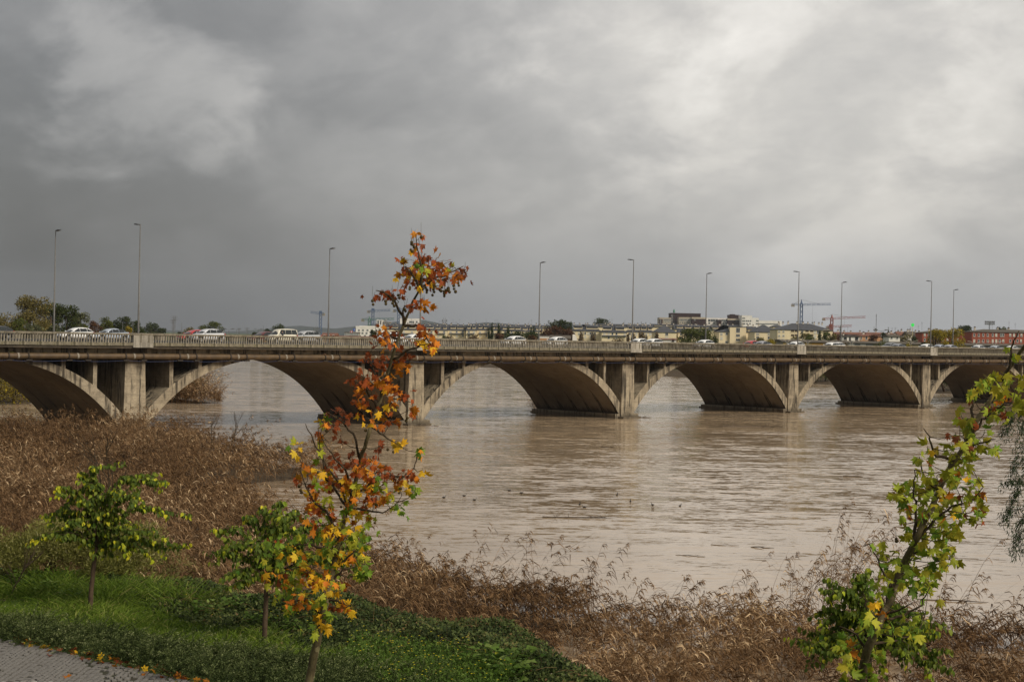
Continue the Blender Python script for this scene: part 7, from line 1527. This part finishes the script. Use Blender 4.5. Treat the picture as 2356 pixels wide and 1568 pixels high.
    mb = MB(); mb.box(-w / 2, w / 2, 0.3, 14, -.5, ze); mb.build('wall', M_CONCR, root); mb = MB(); zr = ze + .75; mb.prism([(-.5, ze), (14.5, ze), (14.5, zr), (7, zr)], -w / 2 - .5, w / 2 + .5, axis='x'); mb.build('roof', M_GREYR, root)
    pcol = {'y': pm('shed_yellow', (.42, .30, .11), None, 1, .8, 0), 'o': pm('shed_orange', (.46, .25, .045), None, 1, .8, 0), 'w': pm('shed_white', (.48, .47, .44), None, 1, .8, 0), 'g': pm('shed_grey', (.17, .175, .18), None, 1, .8, 0), 'b': pm('shed_tan', (.40, .32, .19), None, 1, .8, 0)}
    for (a, c, k) in [(3133, 3146, 'y'), (3147, 3168, 'w'), (3169, 3205, 'y'), (3206, 3246, 'y'), (3247, 3300, 'o'), (3301, 3346, 'o'), (3381, 3419, 'w'), (3420, 3441, 'g'), (3442, 3464, 'w'), (3465, 3494, 'g'), (3643, 3680, 'b'), (3690, 3760, 'b'), (3835, 3888, 'b'), (3890, 3960, 'g'), (3962, 4090, 'w')]:
        p, q = q4(a, 1378, 560), q4(c, 1378, 560); mb = MB(); mb.box(p[0] - root.location.x, q[0] - root.location.x, .14, .29, 0, ze - .25); mb.build('front_panel', pcol[k], root)
        if k in 'oy' and c - a > 30: mb = MB(); m_ = (p[0] + q[0]) / 2 - root.location.x; mb.box(m_ - 2.2, m_ + 2.2, .10, .139, 0, 2.0); mb.build('door', M_DARKR, root)
    house('shed', 'low sheds with tan roofs below the dark tree clump', 2150, 2215, 1349, 700, 14, M_WHITE, M_GREYR, 'gable', 1341)
    house('shed', 'pink awning shed below the dark tree clump', 2160, 2196, 1352, 640, 8, M_ORNG, M_WHITE, 'flat')
    house('shed', 'low sheds with a brown roof left of the white curved wall', 2205, 2280, 1352, 690, 14, M_BRN, M_GREYR, 'gable', 1340)
    p, q = q4(2290, 1362, 660), q4(2316, 1362, 660); mb = MB(); w = q[0] - p[0]; h = q4(2290, 1336.5, 660)[2] - 2.5; mb.prism([(0, 0), (w, 0), (w, h * .3), (w * .85, h * .62), (w * .6, h * .9), (w * .35, h), (0, h)], 0, .4); o = mb.build('wall_screen', M_WHITE); o.location = (p[0], 660, 2.5); tag(o, 'white wall with a curved top in front of the hipped cream block', 'wall')
    house('shed', 'white sheds with a small brown roof below the cream pavilion', 2640, 2705, 1356, 620, 10, M_WHITE, M_TILE, 'gable', 1352, wins=[([2692], 1360, 1, 1, 'dark')])
    house('wall', 'low pale boundary wall left of the round willow', 2560, 2640, 1362, 600, .5, M_WHITE, cat='wall', parapet=.1)
    # ---- cranes, masts, pylons
    def lattice(mb, a, c, w, n, r, up=Vector((0, 0, 1))):
        a, c = Vector(a), Vector(c); d = (c - a).normalized(); s = d.cross(up if abs(d.dot(up)) < .9 else Vector((0, 1, 0))).normalized() * w; t = d.cross(s).normalized() * w
        cor = [s + t, s - t, -s - t, -s + t]
        for k in cor: mb.bar(a + k, c + k, r)
        for i in range(n):
            p, q = a.lerp(c, i / n), a.lerp(c, (i + 1) / n)
            for j in range(4): mb.bar(p + cor[j], q + cor[(j + 1) % 4], r * .6)
    def crane(label, xm, yj, xl, yl, xr, yr, Y, col, apex=None, cw=None):
        base = BASEZ; m = q4(xm, yj, Y); root = empty('tower_crane', (m[0], Y, base), 0, label, 'crane'); zj = m[2] - base; Lp = q4(xl, yl, Y); Rp = q4(xr, yr, Y); k = Y / 1000
        mt = pm('crane_paint', col, None, 1, .5, 0); mb = MB(); lattice(mb, (0, 0, 0), (0, 0, zj), .75 * k, int(zj / 3), .20 * k); mb.build('mast', mt, root)
        if not apex: mb = MB(); mb.box(-.9 * k, .9 * k, -.9 * k, .9 * k, zj, zj + 1.6 * k); mb.build('slew_unit', mt, root)
        for nm, e in (('left_jib', Lp), ('right_jib', Rp)):
            mb = MB(); v = (e[0] - m[0], 0, e[2] - base); lattice(mb, (0, 0, zj), v, .55 * k, max(3, int(abs(v[0]) / 3)), .13 * k); mb.build('jib', mt, root)
        if apex:
            t = q4(xm, apex, Y); zt = t[2] - base; mb = MB(); mb.tube([(0, 0, zj), (0, 0, (zj + zt) / 2), (0, 0, zt)], [.9 * k, .55 * k, .15 * k], 4); mb.build('apex', mt, root)
            mb = MB()
            for e, f in ((Lp, .85), (Rp, .62)): mb.bar((0, 0, zt), ((e[0] - m[0]) * f, 0, zj + (e[2] - base - zj) * f), .07 * k)
            mb.build('tie', M_STEEL, root)
        e = Lp if cw == 'l' else Rp; dx = (e[0] - m[0]) * .90; mb = MB(); mb.box(dx - 1.0 * k, dx + 1.0 * k, -.6, .6, zj - 1.5 * k, zj + .2 * k); mb.build('counterweight', M_CONCR, root)
        o = Rp if cw == 'l' else Lp; hx = (o[0] - m[0]) * .38; mb = MB(); mb.bar((hx, 0, zj - .4), (hx, 0, zj - 11 * k), .035 * k); mb.box(hx - .35 * k, hx + .35 * k, -.3, .3, zj - 12.2 * k, zj - 11 * k); mb.build('hook', M_STEEL, root)
    BL, GN, RDc = (.085, .125, .21), (.05, .14, .10), (.27, .085, .07)
    crane('blue flat-topped tower crane standing alone at the left', 1282.5, 1253, 1242, 1247.5, 1295.5, 1254.5, 1300, BL, cw='r')
    crane('blue tower crane with a long jib left of the plane tree top', 1492, 1242.5, 1473, 1244.5, 1562, 1240, 1350, BL, cw='l')
    crane('blue tower crane partly hidden by the plane tree trunk', 1595, 1239.5, 1576, 1241.5, 1634, 1236.5, 1400, BL, cw='l')
    crane('green tower crane with a pointed top beside the building site', 1477.8, 1277, 1448.5, 1277, 1577, 1274.5, 1250, GN, apex=1264, cw='l')
    crane('tall blue tower crane behind the large cream apartment house', 3206, 1217.5, 3168, 1216.5, 3323.5, 1216, 1000, BL, apex=1197.5, cw='l')
    crane('red tower crane with a rising jib right of the large cream apartment house', 3327.5, 1273, 3291.5, 1275, 3462, 1267, 1050, RDc, apex=1256.5, cw='l')
    crane('low far red crane showing only its jib behind the red crane', 3322, 1306, 3308, 1306, 3407, 1302, 1500, RDc, cw='l')
    def mast(label, x, y0, Y, h_w=.6, heads=None, name='lattice_mast', cat='mast', col=None, pole=False, zb=BASEZ):
        p = q4(x, y0, Y); root = empty(name, (p[0], Y, zb), 0, label, cat); zt = p[2] - zb; mb = MB()
        if pole: mb.tube([(0, 0, 0), (0, 0, zt)], [h_w, h_w * .6], 6); mb.build('pole', col or M_STEEL, root)
        else: lattice(mb, (0, 0, 0), (0, 0, zt), h_w * .62, max(4, int(zt / 4)), .075); mb.build('mast', col or M_STEEL, root)
        if heads == 'arms':
            for f in (.98, .92, .86): mb = MB(); mb.bar((-2.0, 0, zt * f), (2.0, 0, zt * f), .10); mb.build('arm', M_STEEL, root)
        if heads == 'flood':
            mb = MB(); mb.box(-3.2, 3.2, -.2, .2, zt - .3, zt)
            for i in range(6): mb.box(-3.2 + i * 1.1, -2.4 + i * 1.1, -.5, .1, zt, zt + .9); mb.box(-3.2 + i * 1.1, -2.4 + i * 1.1, -.5, .1, zt - 1.5, zt - .6)
            mb.build('floodlights', M_STEEL, root)
        if heads == 'lamps':
            mb = MB()
            for s in (-1, 1): mb.bar((0, 0, zt - .1), (s * 2.0, 0, zt + .3), .07); mb.box(min(s * 1.2, s * 2.6), max(s * 1.2, s * 2.6), -.25, .25, zt + .25, zt + .5)
            mb.build('lamp_head', M_STEEL, root)
        if heads == 'panels':
            mb = MB()
            for k in range(3):
                for s in (-1, 1): mb.box(s * 1.9 - .35, s * 1.9 + .35, -.3, .3, zt * (.60 + .12 * k), zt * (.68 + .12 * k)); mb.bar((0, 0, zt * (.64 + .12 * k)), (s * 1.9, 0, zt * (.64 + .12 * k)), .12)
            mb.build('antenna', M_STEEL, root)
        return root
    mast('tall lattice power pylon at the left, right one of the pair', 698, 1263, 1000, .8, 'arms'); mast('shorter lattice pylon leaning beside the tall one', 692.5, 1277, 1000, .8, 'arms')
    mast('lattice pylon left of the beige van', 988.5, 1309.5, 1200, .8, 'arms'); mast('small lattice pylon among lamp masts left of the beige van', 956, 1311, 1300, .8, 'arms')
    mast('lattice telecom mast with panel antennas behind the cream terraces', 1778, 1269.5, 1350, 1.6, 'panels'); mast('lattice telecom mast between the blue crane and the lamp post at left', 1266.5, 1305, 1100, 1.0, 'panels')
    mast('tall thin red and white radio mast at the right', 3505.5, 1256, 1600, .30, None)
    mast('floodlight mast above the red brick flats', 3959, 1289, 1000, .35, 'flood', 'floodlight_mast', 'floodlight', None, True)
    for i, (x, y) in enumerate([(946, 1317), (1033, 1316.5), (915, 1318), (1054, 1302), (727.5, 1290), (874, 1297), (1097, 1302), (1226, 1317)]):
        mast(['double-headed lamp mast on the plain left of the pylons', 'double-headed lamp mast on the plain left of the maroon car', 'leftmost double-headed lamp mast on the plain', 'single pole left of the beige van', 'thin pole right of the pair of pylons', 'thin pole in front of the trees behind the silver crossover', 'thin pole behind the roof of the beige van', 'thin pole left of the first blue crane'][i], x, y, 900, .16, 'lamps' if i < 3 else None, 'lamp_mast', 'lamp mast', None, True)
    for i, (x, y) in enumerate([(491, 1286), (532, 1286)]): mast(['thin street pole in front of the dark trees, left of the second lamp', 'thin street pole just left of the second bridge lamp'][i], x, y, 420, .10, None, 'street_pole', 'pole', None, True, 2.5)
    for i, (x, y) in enumerate([(3524.5, 1323), (3148, 1356), (3231, 1358), (3318, 1360), (3406, 1361), (3642, 1362), (3901, 1366), (3977, 1365)]):
        r = mast(['tall twin lamp standard left of the grey off-roader', 'curved lamp left of the white hatchback near the blue crane', 'curved lamp below the large cream house', 'curved lamp above the white saloon', 'curved lamp right of the red crane', 'curved lamp below the green light', 'curved lamp right of the yellow-green tree', 'curved lamp in front of the long brick flats'][i], x, y, 520, .12, 'lamps' if i == 0 else None, 'quay_lamp', 'street lamp', None, True, 3)
        if i:
            p = q4(x, y, 520); zt = p[2] - 3
            for s in (-1, 1): mb = MB(); mb.tube([(0, 0, zt - 1.6), (s * .6, 0, zt - .5), (s * 1.5, 0, zt), (s * 2.2, 0, zt + .1)], .05, 5); mb.box(min(s * 1.9, s * 2.6), max(s * 1.9, s * 2.6), -.12, .12, zt + .06, zt + .18); mb.build('arm', M_CHIM, r)
    r = mast('pale pole carrying a round glowing green light', 3650.8, 1302, 800, .20, None, 'sign_pole', 'sign', pm('pale_yellow_paint', (.55, .48, .26), None, 1, .7, 0), True)
    m, g, out = new_mat('green_glow'); e = g.add('ShaderNodeEmission', i_Strength=.42); e.inputs[0].default_value = (.05, .80, .10, 1); g.link(e.outputs[0], out.inputs[0])
    zt = q4(3650.8, 1299, 800)[2] - BASEZ; mb = MB(); mb.lathe([(0, -.85), (.5, -.7), (.8, -.3), (.85, 0), (.8, .3), (.5, .7), (0, .85)], (0, 0, zt), 12); mb.build('green_lamp', m, r, True)
    # orange marker on the bridge, by the maroon car
    t = on_bridge(608.6, BW - 1.2); p = bridge_xy(t, BW - 1.2); mb = MB(); mb.lathe([(0, 0), (.17, 0), (.17, .9), (.15, 1.36), (0, 1.40)], (0, 0, 0), 10); o = mb.build('bollard', pm('orange_plastic', (.62, .28, .02), None, 3, .5, 0)); o.location = (p.x, p.y, 10.3); tag(o, 'orange marker post standing left of the beige van', 'bollard')
town()

# ------------------------------------------------------------------ trees beyond the bridge
FM = {k: foliage_mat('crown_' + k, v, .2, .7, .1) for k, v in {
    'dark': [(0, (.018, .026, .009)), (.5, (.042, .056, .018)), (1, (.090, .105, .034))], 'mid': [(0, (.030, .042, .010)), (.5, (.075, .088, .020)), (1, (.15, .155, .042))],
    'olive': [(0, (.060, .052, .016)), (.5, (.140, .118, .038)), (1, (.26, .21, .080))], 'grey': [(0, (.046, .054, .026)), (.5, (.100, .110, .056)), (1, (.19, .195, .11))], 'red': [(0, (.042, .020, .010)), (.5, (.090, .042, .020)), (1, (.15, .075, .034))],
    'gold': [(0, (.11, .082, .008)), (.5, (.24, .185, .016)), (1, (.42, .33, .035))], 'bare': [(0, (.075, .050, .026)), (.5, (.13, .090, .045)), (1, (.21, .155, .08))]}.items()}
def far_tree(label, x0, x1, ytop, Y, kind, seed, zb=2.0, name='tree', shape='round', n=2200, leaf=None, group=None, gap=.75):
    n = int(n * 1.7); rn = random.Random(seed); A = q4(x0, ytop, Y); B = q4(x1, ytop, Y); w = B[0] - A[0]; X = (A[0] + B[0]) / 2; h = A[2] - zb
    root = empty(name, (X, Y, zb), 0, label, 'tree', group); leaf = leaf or max(.34, .8 * Y / 1000)
    w *= 1.22 if shape == 'round' else 1.0
    mb = MB(); r = .02 * h + .05; mb.tube([(0, 0, -.4), (rn.uniform(-.1, .1) * w, 0, h * .35), (rn.uniform(-.1, .1) * w, 0, h * .8)], [r * 1.3, r, r * .4], 7); blobs = []
    if shape == 'cypress':
        for k in range(7): f = (k + .5) / 7; blobs.append((rn.uniform(-.06, .06) * w, 0, h * (.06 + .92 * f), w * .5 * (1 - f * .82), w * .5 * (1 - f * .82), h * .13))
    elif shape == 'conifer':
        for k in range(9): f = (k + .5) / 9; blobs.append((rn.uniform(-.08, .08) * w, 0, h * (.12 + .84 * f), w * .5 * (1 - f * .9) + .2, w * .5 * (1 - f * .9) + .2, h * .055))
    elif shape == 'poplar':
        for k in range(11): a = rn.uniform(0, 6.28); rr = rn.random() * .42 * w; x, y = rr * math.cos(a), rr * math.sin(a); mb.tube([(x * .5, y * .5, 0), (x, y, h * rn.uniform(.8, 1))], [r * .4, .03], 4); blobs.append((x, y, h * rn.uniform(.45, .75), w * .09, w * .09, h * .32))
    elif shape == 'palm':
        V = NP(); top = np.array([0, 0, h])
        for k in range(26):
            a = rn.uniform(0, 6.28); el = rn.uniform(-.3, 1.1); ln = w * .55; d = np.array([math.cos(a) * math.cos(el), math.sin(a) * math.cos(el), math.sin(el)])
            C = np.array([[top, top + d * ln * .6, top + d * ln * .95 - np.array([0, 0, ln * .3])]]); vv, ff = ribbon(C, np.array([[-math.sin(a), math.cos(a), 0]]), np.array([[.3, .55, .1]])); V.add(vv, ff, rn.random())
        V.build('crown', FM[kind], root); mb.build('trunk', M_TRUNK, root, True); return root
    else:
        nb = int(30 * gap + 14); lo = .12
        for k in range(nb):
            a = rn.uniform(0, 6.28); f = rn.random() ** .75; zz = h * (lo + (.96 - lo) * f); env = math.sqrt(max(.10, 1 - ((f - .55) / .62) ** 2)); rr = (.50 * w * env) * math.sqrt(rn.random()) * .95
            s = w * rn.uniform(.15, .25); x, y = rr * math.cos(a), rr * math.sin(a); zz = min(zz, h - s * .75); blobs.append((x, y, zz, s, s, s * rn.uniform(.65, .95))); mb.tube([(0, 0, min(zz, h * .3) * .8), (x * .5, y * .5, (zz + min(zz, h * .3)) * .5), (x, y, zz)], [r * .4, r * .25, .03], 4)
    mb.build('trunk', M_TRUNK, root, True)
    P, u, rr = blob_points(n, blobs); N = NP(); L_ = leaf * RNG.uniform(.6, 1.3, n)
    V, F = leaf_quads(P, RNG.normal(0, .6, (n, 3)) + u * .5 + np.array([0, 0, -.15]), rand_dir(n) + np.array([0, -.3, .5]), L_, L_ * RNG.uniform(.5, .9, n)); N.add(V, F, np.clip(RNG.normal(.48, .22, n), 0, 1)); N.build('crown', FM[kind], root); return root
def far_trees():
    G = 'trees on the left bank beyond the bridge'
    for i, (x0, x1, yt, Y, k, lab, n) in enumerate([
        (-60, 50, 1249, 300, 'olive', 'thin olive tree cut off by the left edge, beyond the bridge', 2600), (60, 192, 1184, 310, 'olive', 'tallest tree at the left with a loose brownish crown', 6500), (150, 252, 1206, 330, 'dark', 'dark green tree right behind the first street lamp', 4200), (222, 308, 1220, 335, 'dark', 'dark green tree behind the white hatchback', 3600), (290, 352, 1249, 345, 'grey', 'grey-green tree sloping down right of the dark pair', 2600), (30, 110, 1268, 300, 'mid', 'low bushy green tree below the tall brownish one', 2600), (110, 165, 1292, 300, 'grey', 'silvery shrub at the foot of the tall brownish tree', 1400), (186, 236, 1290, 300, 'grey', 'silvery shrub just left of the white hatchback', 1400), (305, 352, 1296, 340, 'mid', 'low tree behind the pale blue saloon', 1600),
        (355, 402, 1278, 470, 'red', 'small reddish-brown tree between green ones at the left', 1500), (398, 447, 1261, 480, 'mid', 'light green drooping tree above the pale blue saloon', 2200), (440, 478, 1277, 500, 'dark', 'dark small tree right of the light green one', 1500), (474, 532, 1264, 500, 'dark', 'tall dark round tree just left of the second street lamp', 2300), (515, 563, 1281, 510, 'dark', 'dark tree behind the second street lamp', 1700), (505, 527, 1302, 450, 'gold', 'small golden bush in front of the dark round tree', 700), (556, 578, 1306, 520, 'dark', 'small dark tree right of the second street lamp', 700)]): far_tree(lab, x0, x1, yt, Y, k, 200 + i, n=n, group=G)
    for i, (x0, x1, yt, k, lab) in enumerate([(583, 630, 1290, 'dark', 'round dark tree on the plain left of the pylons'), (628, 661, 1312, 'dark', 'low dark tree left of the pair of pylons'), (736, 777, 1310, 'olive', 'small olive tree left of the silver crossover'), (798, 838, 1299, 'mid', 'green tree behind the silver crossover, left of a taller one'), (836, 888, 1284, 'mid', 'taller green tree behind the tail of the silver crossover'), (876, 892, 1320, 'red', 'reddish shrub right of the taller green tree'), (1052, 1081, 1312.5, 'dark', 'small dark tree left of the beige van'), (1087, 1139, 1295, 'dark', 'dark tree behind the roof of the beige van'), (1010, 1032, 1327, 'dark', 'low bush on the plain left of the maroon car'), (712, 730, 1328, 'dark', 'low bush right of the pair of pylons')]): far_tree(lab, x0, x1, yt, 1000, k, 240 + i, n=1300, group='trees on the plain')
    for i, (x0, x1, yt, Y, k, lab, sh, n) in enumerate([
        (2185, 2225, 1279, 820, 'dark', 'thin dark tree at the left of the clump above the low sheds', 'round', 900), (2218, 2262, 1276.5, 830, 'dark', 'dark round tree in the clump above the low sheds', 'round', 1500), (2250, 2292, 1285, 830, 'dark', 'dark tree at the right of the clump beside the hipped cream block', 'round', 1400), (2202, 2225, 1301, 760, 'dark', 'dark palm in the clump above the low sheds', 'palm', 0), (2268, 2288, 1309, 760, 'dark', 'palm left of the first hipped cream block', 'palm', 0),
        (2166, 2206, 1310, 740, 'red', 'reddish brown tree at the left below the dark clump', 'round', 1300), (2206, 2250, 1302, 745, 'red', 'reddish brown tree in the middle below the dark clump', 'round', 1500), (2248, 2296, 1312, 740, 'red', 'reddish brown tree at the right below the dark clump', 'round', 1300), (2376, 2444, 1272, 1300, 'dark', 'dark umbrella pine rising behind the hipped cream blocks', 'round', 1800),
        (2728, 2800, 1312, 640, 'mid', 'round willow, left half, behind the white hatchback with dark windows', 'round', 3400), (2785, 2858, 1308, 645, 'mid', 'round willow, right half, behind the lamp post', 'round', 3400), (2805, 2832, 1303, 700, 'dark', 'dark conifer behind the round willow', 'conifer', 900), (2845, 2874, 1340, 620, 'dark', 'dark conifer at the right of the round willow', 'conifer', 900),
        (1952, 1962, 1317, 800, 'dark', 'short cypress, leftmost of the row', 'cypress', 700), (1960, 1976, 1295, 800, 'dark', 'tall cypress, second of the row', 'cypress', 900), (1986, 2004, 1291, 800, 'dark', 'tallest cypress of the row', 'cypress', 1000), (2027, 2035, 1306, 800, 'dark', 'slim cypress, left of a close pair', 'cypress', 600), (2033, 2040, 1309, 805, 'dark', 'slim cypress, right of a close pair', 'cypress', 600), (2119, 2131, 1310, 800, 'dark', 'cypress above the dark pines, left of a pair', 'cypress', 700), (2129, 2141, 1307, 800, 'dark', 'cypress above the dark pines, right of a pair', 'cypress', 700),
        (2010, 2060, 1329, 700, 'dark', 'low dark umbrella pine behind the white hatchback, left one', 'round', 1100), (2050, 2105, 1326, 705, 'dark', 'low dark umbrella pine behind the white hatchback, middle one', 'round', 1100), (2098, 2150, 1328, 700, 'dark', 'low dark umbrella pine left of the lone lamp post', 'round', 1100), (2106, 2148, 1340, 620, 'red', 'reddish shrub left of the lone lamp post', 'round', 800), (2085, 2100, 1334, 660, 'grey', 'small palm in front of the dark pines', 'palm', 0),
        (1870, 1912, 1337, 700, 'bare', 'bare brown tree left of the cypresses', 'round', 700), (1785, 1812, 1338, 700, 'bare', 'small bare tree in front of the cream terraces', 'round', 500), (1980, 2010, 1332, 680, 'red', 'brown shrub below the tallest cypress', 'round', 700), (1770, 1786, 1340, 690, 'mid', 'small green shrub in front of the cream terraces', 'round', 400),
        (2312, 2336, 1329, 700, 'bare', 'bare poplars in front of the first hipped block, left', 'poplar', 700), (2362, 2384, 1330, 700, 'bare', 'bare poplars in front of the first hipped block, right', 'poplar', 700), (2508, 2546, 1328, 680, 'bare', 'bare poplars left of the lamp post in mid bridge', 'poplar', 1000), (2546, 2600, 1324, 680, 'bare', 'bare poplars right of the lamp post in mid bridge', 'poplar', 1300), (2612, 2646, 1330, 680, 'bare', 'bare poplars in front of the cream pavilion', 'poplar', 900), (2440, 2500, 1350, 660, 'bare', 'low bare shrubs in front of the second hipped block', 'round', 700),
        (1484, 1502, 1319, 800, 'dark', 'dark tree in front of the white flats, left', 'round', 700), (1508, 1528, 1315, 800, 'dark', 'dark tree in front of the white flats, right', 'round', 700), (3030, 3062, 1348, 620, 'olive', 'olive bush behind the person in black', 'round', 900), (3060, 3100, 1356, 600, 'gold', 'yellowish bush right of the purplish saloon', 'round', 900), (3095, 3136, 1358, 600, 'olive', 'yellow-green bush left of the yellow sheds', 'round', 900),
        (3160, 3192, 1342, 700, 'olive', 'olive tree in front of the left part of the large cream house', 'round', 900), (3205, 3238, 1328, 700, 'olive', 'thin brownish tree in front of the large cream house', 'round', 900), (3214, 3255, 1338, 680, 'mid', 'green bush in the middle of the large cream house', 'round', 1000), (3268, 3294, 1317, 700, 'dark', 'dark conifer in front of the large cream house', 'conifer', 1200), (3290, 3316, 1326, 690, 'mid', 'green tree right of the dark conifer', 'round', 1000), (3312, 3345, 1330, 690, 'olive', 'yellow-olive tree at the right end of the large cream house', 'round', 1100), (3340, 3362, 1342, 690, 'red', 'rusty brown tree right of the large cream house', 'round', 700),
        (3359, 3366, 1306, 900, 'dark', 'lone cypress right of the lamp by the red crane', 'cypress', 600), (3482, 3512, 1338, 740, 'red', 'brown tree right of the orange villa', 'round', 800), (3528, 3548, 1326, 780, 'dark', 'dark round tree left of the palm shaped cypress', 'round', 800), (3550, 3558, 1314, 800, 'dark', 'ragged dark cypress left of the green light', 'cypress', 500), (3492, 3512, 1319, 900, 'mid', 'palm standing above the low roofs', 'palm', 0), (3600, 3645, 1334, 720, 'olive', 'olive tree in front of the white gables', 'round', 1000), (3648, 3668, 1344, 720, 'dark', 'dark bush below the green light', 'round', 600), (3575, 3600, 1342, 740, 'dark', 'dark bush left of the white gables', 'round', 600),
        (3712, 3775, 1316, 520, 'gold', 'yellow-green tree, left part of the bright pair', 'round', 2400), (3764, 3848, 1308, 525, 'gold', 'yellow-green tree, taller right part of the bright pair', 'round', 3000), (3768, 3800, 1363, 500, 'gold', 'low golden bush below the bright pair of trees', 'round', 800), (3832, 3882, 1301, 1000, 'dark', 'dark pine between the two red brick flats', 'round', 1500), (3984, 4000, 1306, 900, 'dark', 'dark tree top behind the long brick flats, left', 'round', 500), (4006, 4030, 1299, 900, 'grey', 'grey tree top behind the long brick flats', 'round', 700),
        (3500, 3560, 1364, 530, 'mid', 'green hedge bush below the twin lamp standard', 'round', 700), (3618, 3646, 1368, 530, 'gold', 'yellowish bush behind the grey fastback', 'round', 500), (3370, 3392, 1366, 540, 'bare', 'bare shrub above the white hatchback tail', 'round', 400), (3680, 3712, 1366, 520, 'dark', 'dark bush left of the yellow-green pair', 'round', 600)]): far_tree(lab, x0, x1, yt, Y, k, 300 + i, zb=3.4, shape=sh, n=max(n, 50))
    # by the water, seen through the arches
    for i, (x4, y4, Y, w, h, k, lab) in enumerate([(60, 1612, 238, 13, 6.0, 'gold', 'yellow willow at the water edge seen under the left arch'), (-40, 1600, 236, 10, 5, 'olive', 'olive willow at the far left under the left arch'), (705, 1600, 252, 4.5, 3.6, 'mid', 'green bush beside the reed clump behind the second arch'), (745, 1600, 255, 5, 4.2, 'grey', 'grey-green willow between the bush and the reed clump'), (3778, 1572, 376, 12, 9, 'dark', 'dark tree by the water seen under the last arch'), (3830, 1575, 380, 9, 7, 'mid', 'green tree by the water seen under the last arch'), (3262, 1530, 442, 8, 7, 'olive', 'olive sapling by the far bank under the fifth arch'), (3300, 1530, 445, 8, 6, 'dark', 'dark shrub by the far bank under the fifth arch'), (2705, 1470, 520, 3, 7, 'mid', 'small tree on the grassy far bank under the fourth arch')]):
        p = at_z(x4 / 1.73854, y4 / 1.73854, 0); sc = Y / p[1]; X = p[0] * sc; rootz = max(gz(X, Y), -.2); yt = None
        A = np.array([X - w / 2, Y, rootz + h]); d = A - _C; dd = d @ _F; px0 = 1178 + FPX * (d @ _R) / dd; py = 784 - FPX * (d @ _U) / dd; B = A + np.array([w, 0, 0]); e = B - _C; px1 = 1178 + FPX * (e @ _R) / (e @ _F)
        far_tree(lab, px0 * 1.73854, px1 * 1.73854, py * 1.73854, Y, k, 400 + i, zb=rootz, n=1800, leaf=.28)
far_trees()

# ------------------------------------------------------------------ the air
def make_haze():
    m, g, out = new_mat('rain_haze'); v = g.add('ShaderNodeVolumePrincipled'); v.inputs['Color'].default_value = (.80, .87, .95, 1); v.inputs['Density'].default_value = HAZE; v.inputs['Anisotropy'].default_value = .2
    g.link(v.outputs[0], out.inputs['Volume']); mb = MB(); mb.box(-8200, 8200, -450, 7200, -4.5, 260); o = mb.build('haze', m); tag(o, 'thin damp haze over the river and the plain', kind='stuff')
HAZE = 4.2e-5
make_haze()
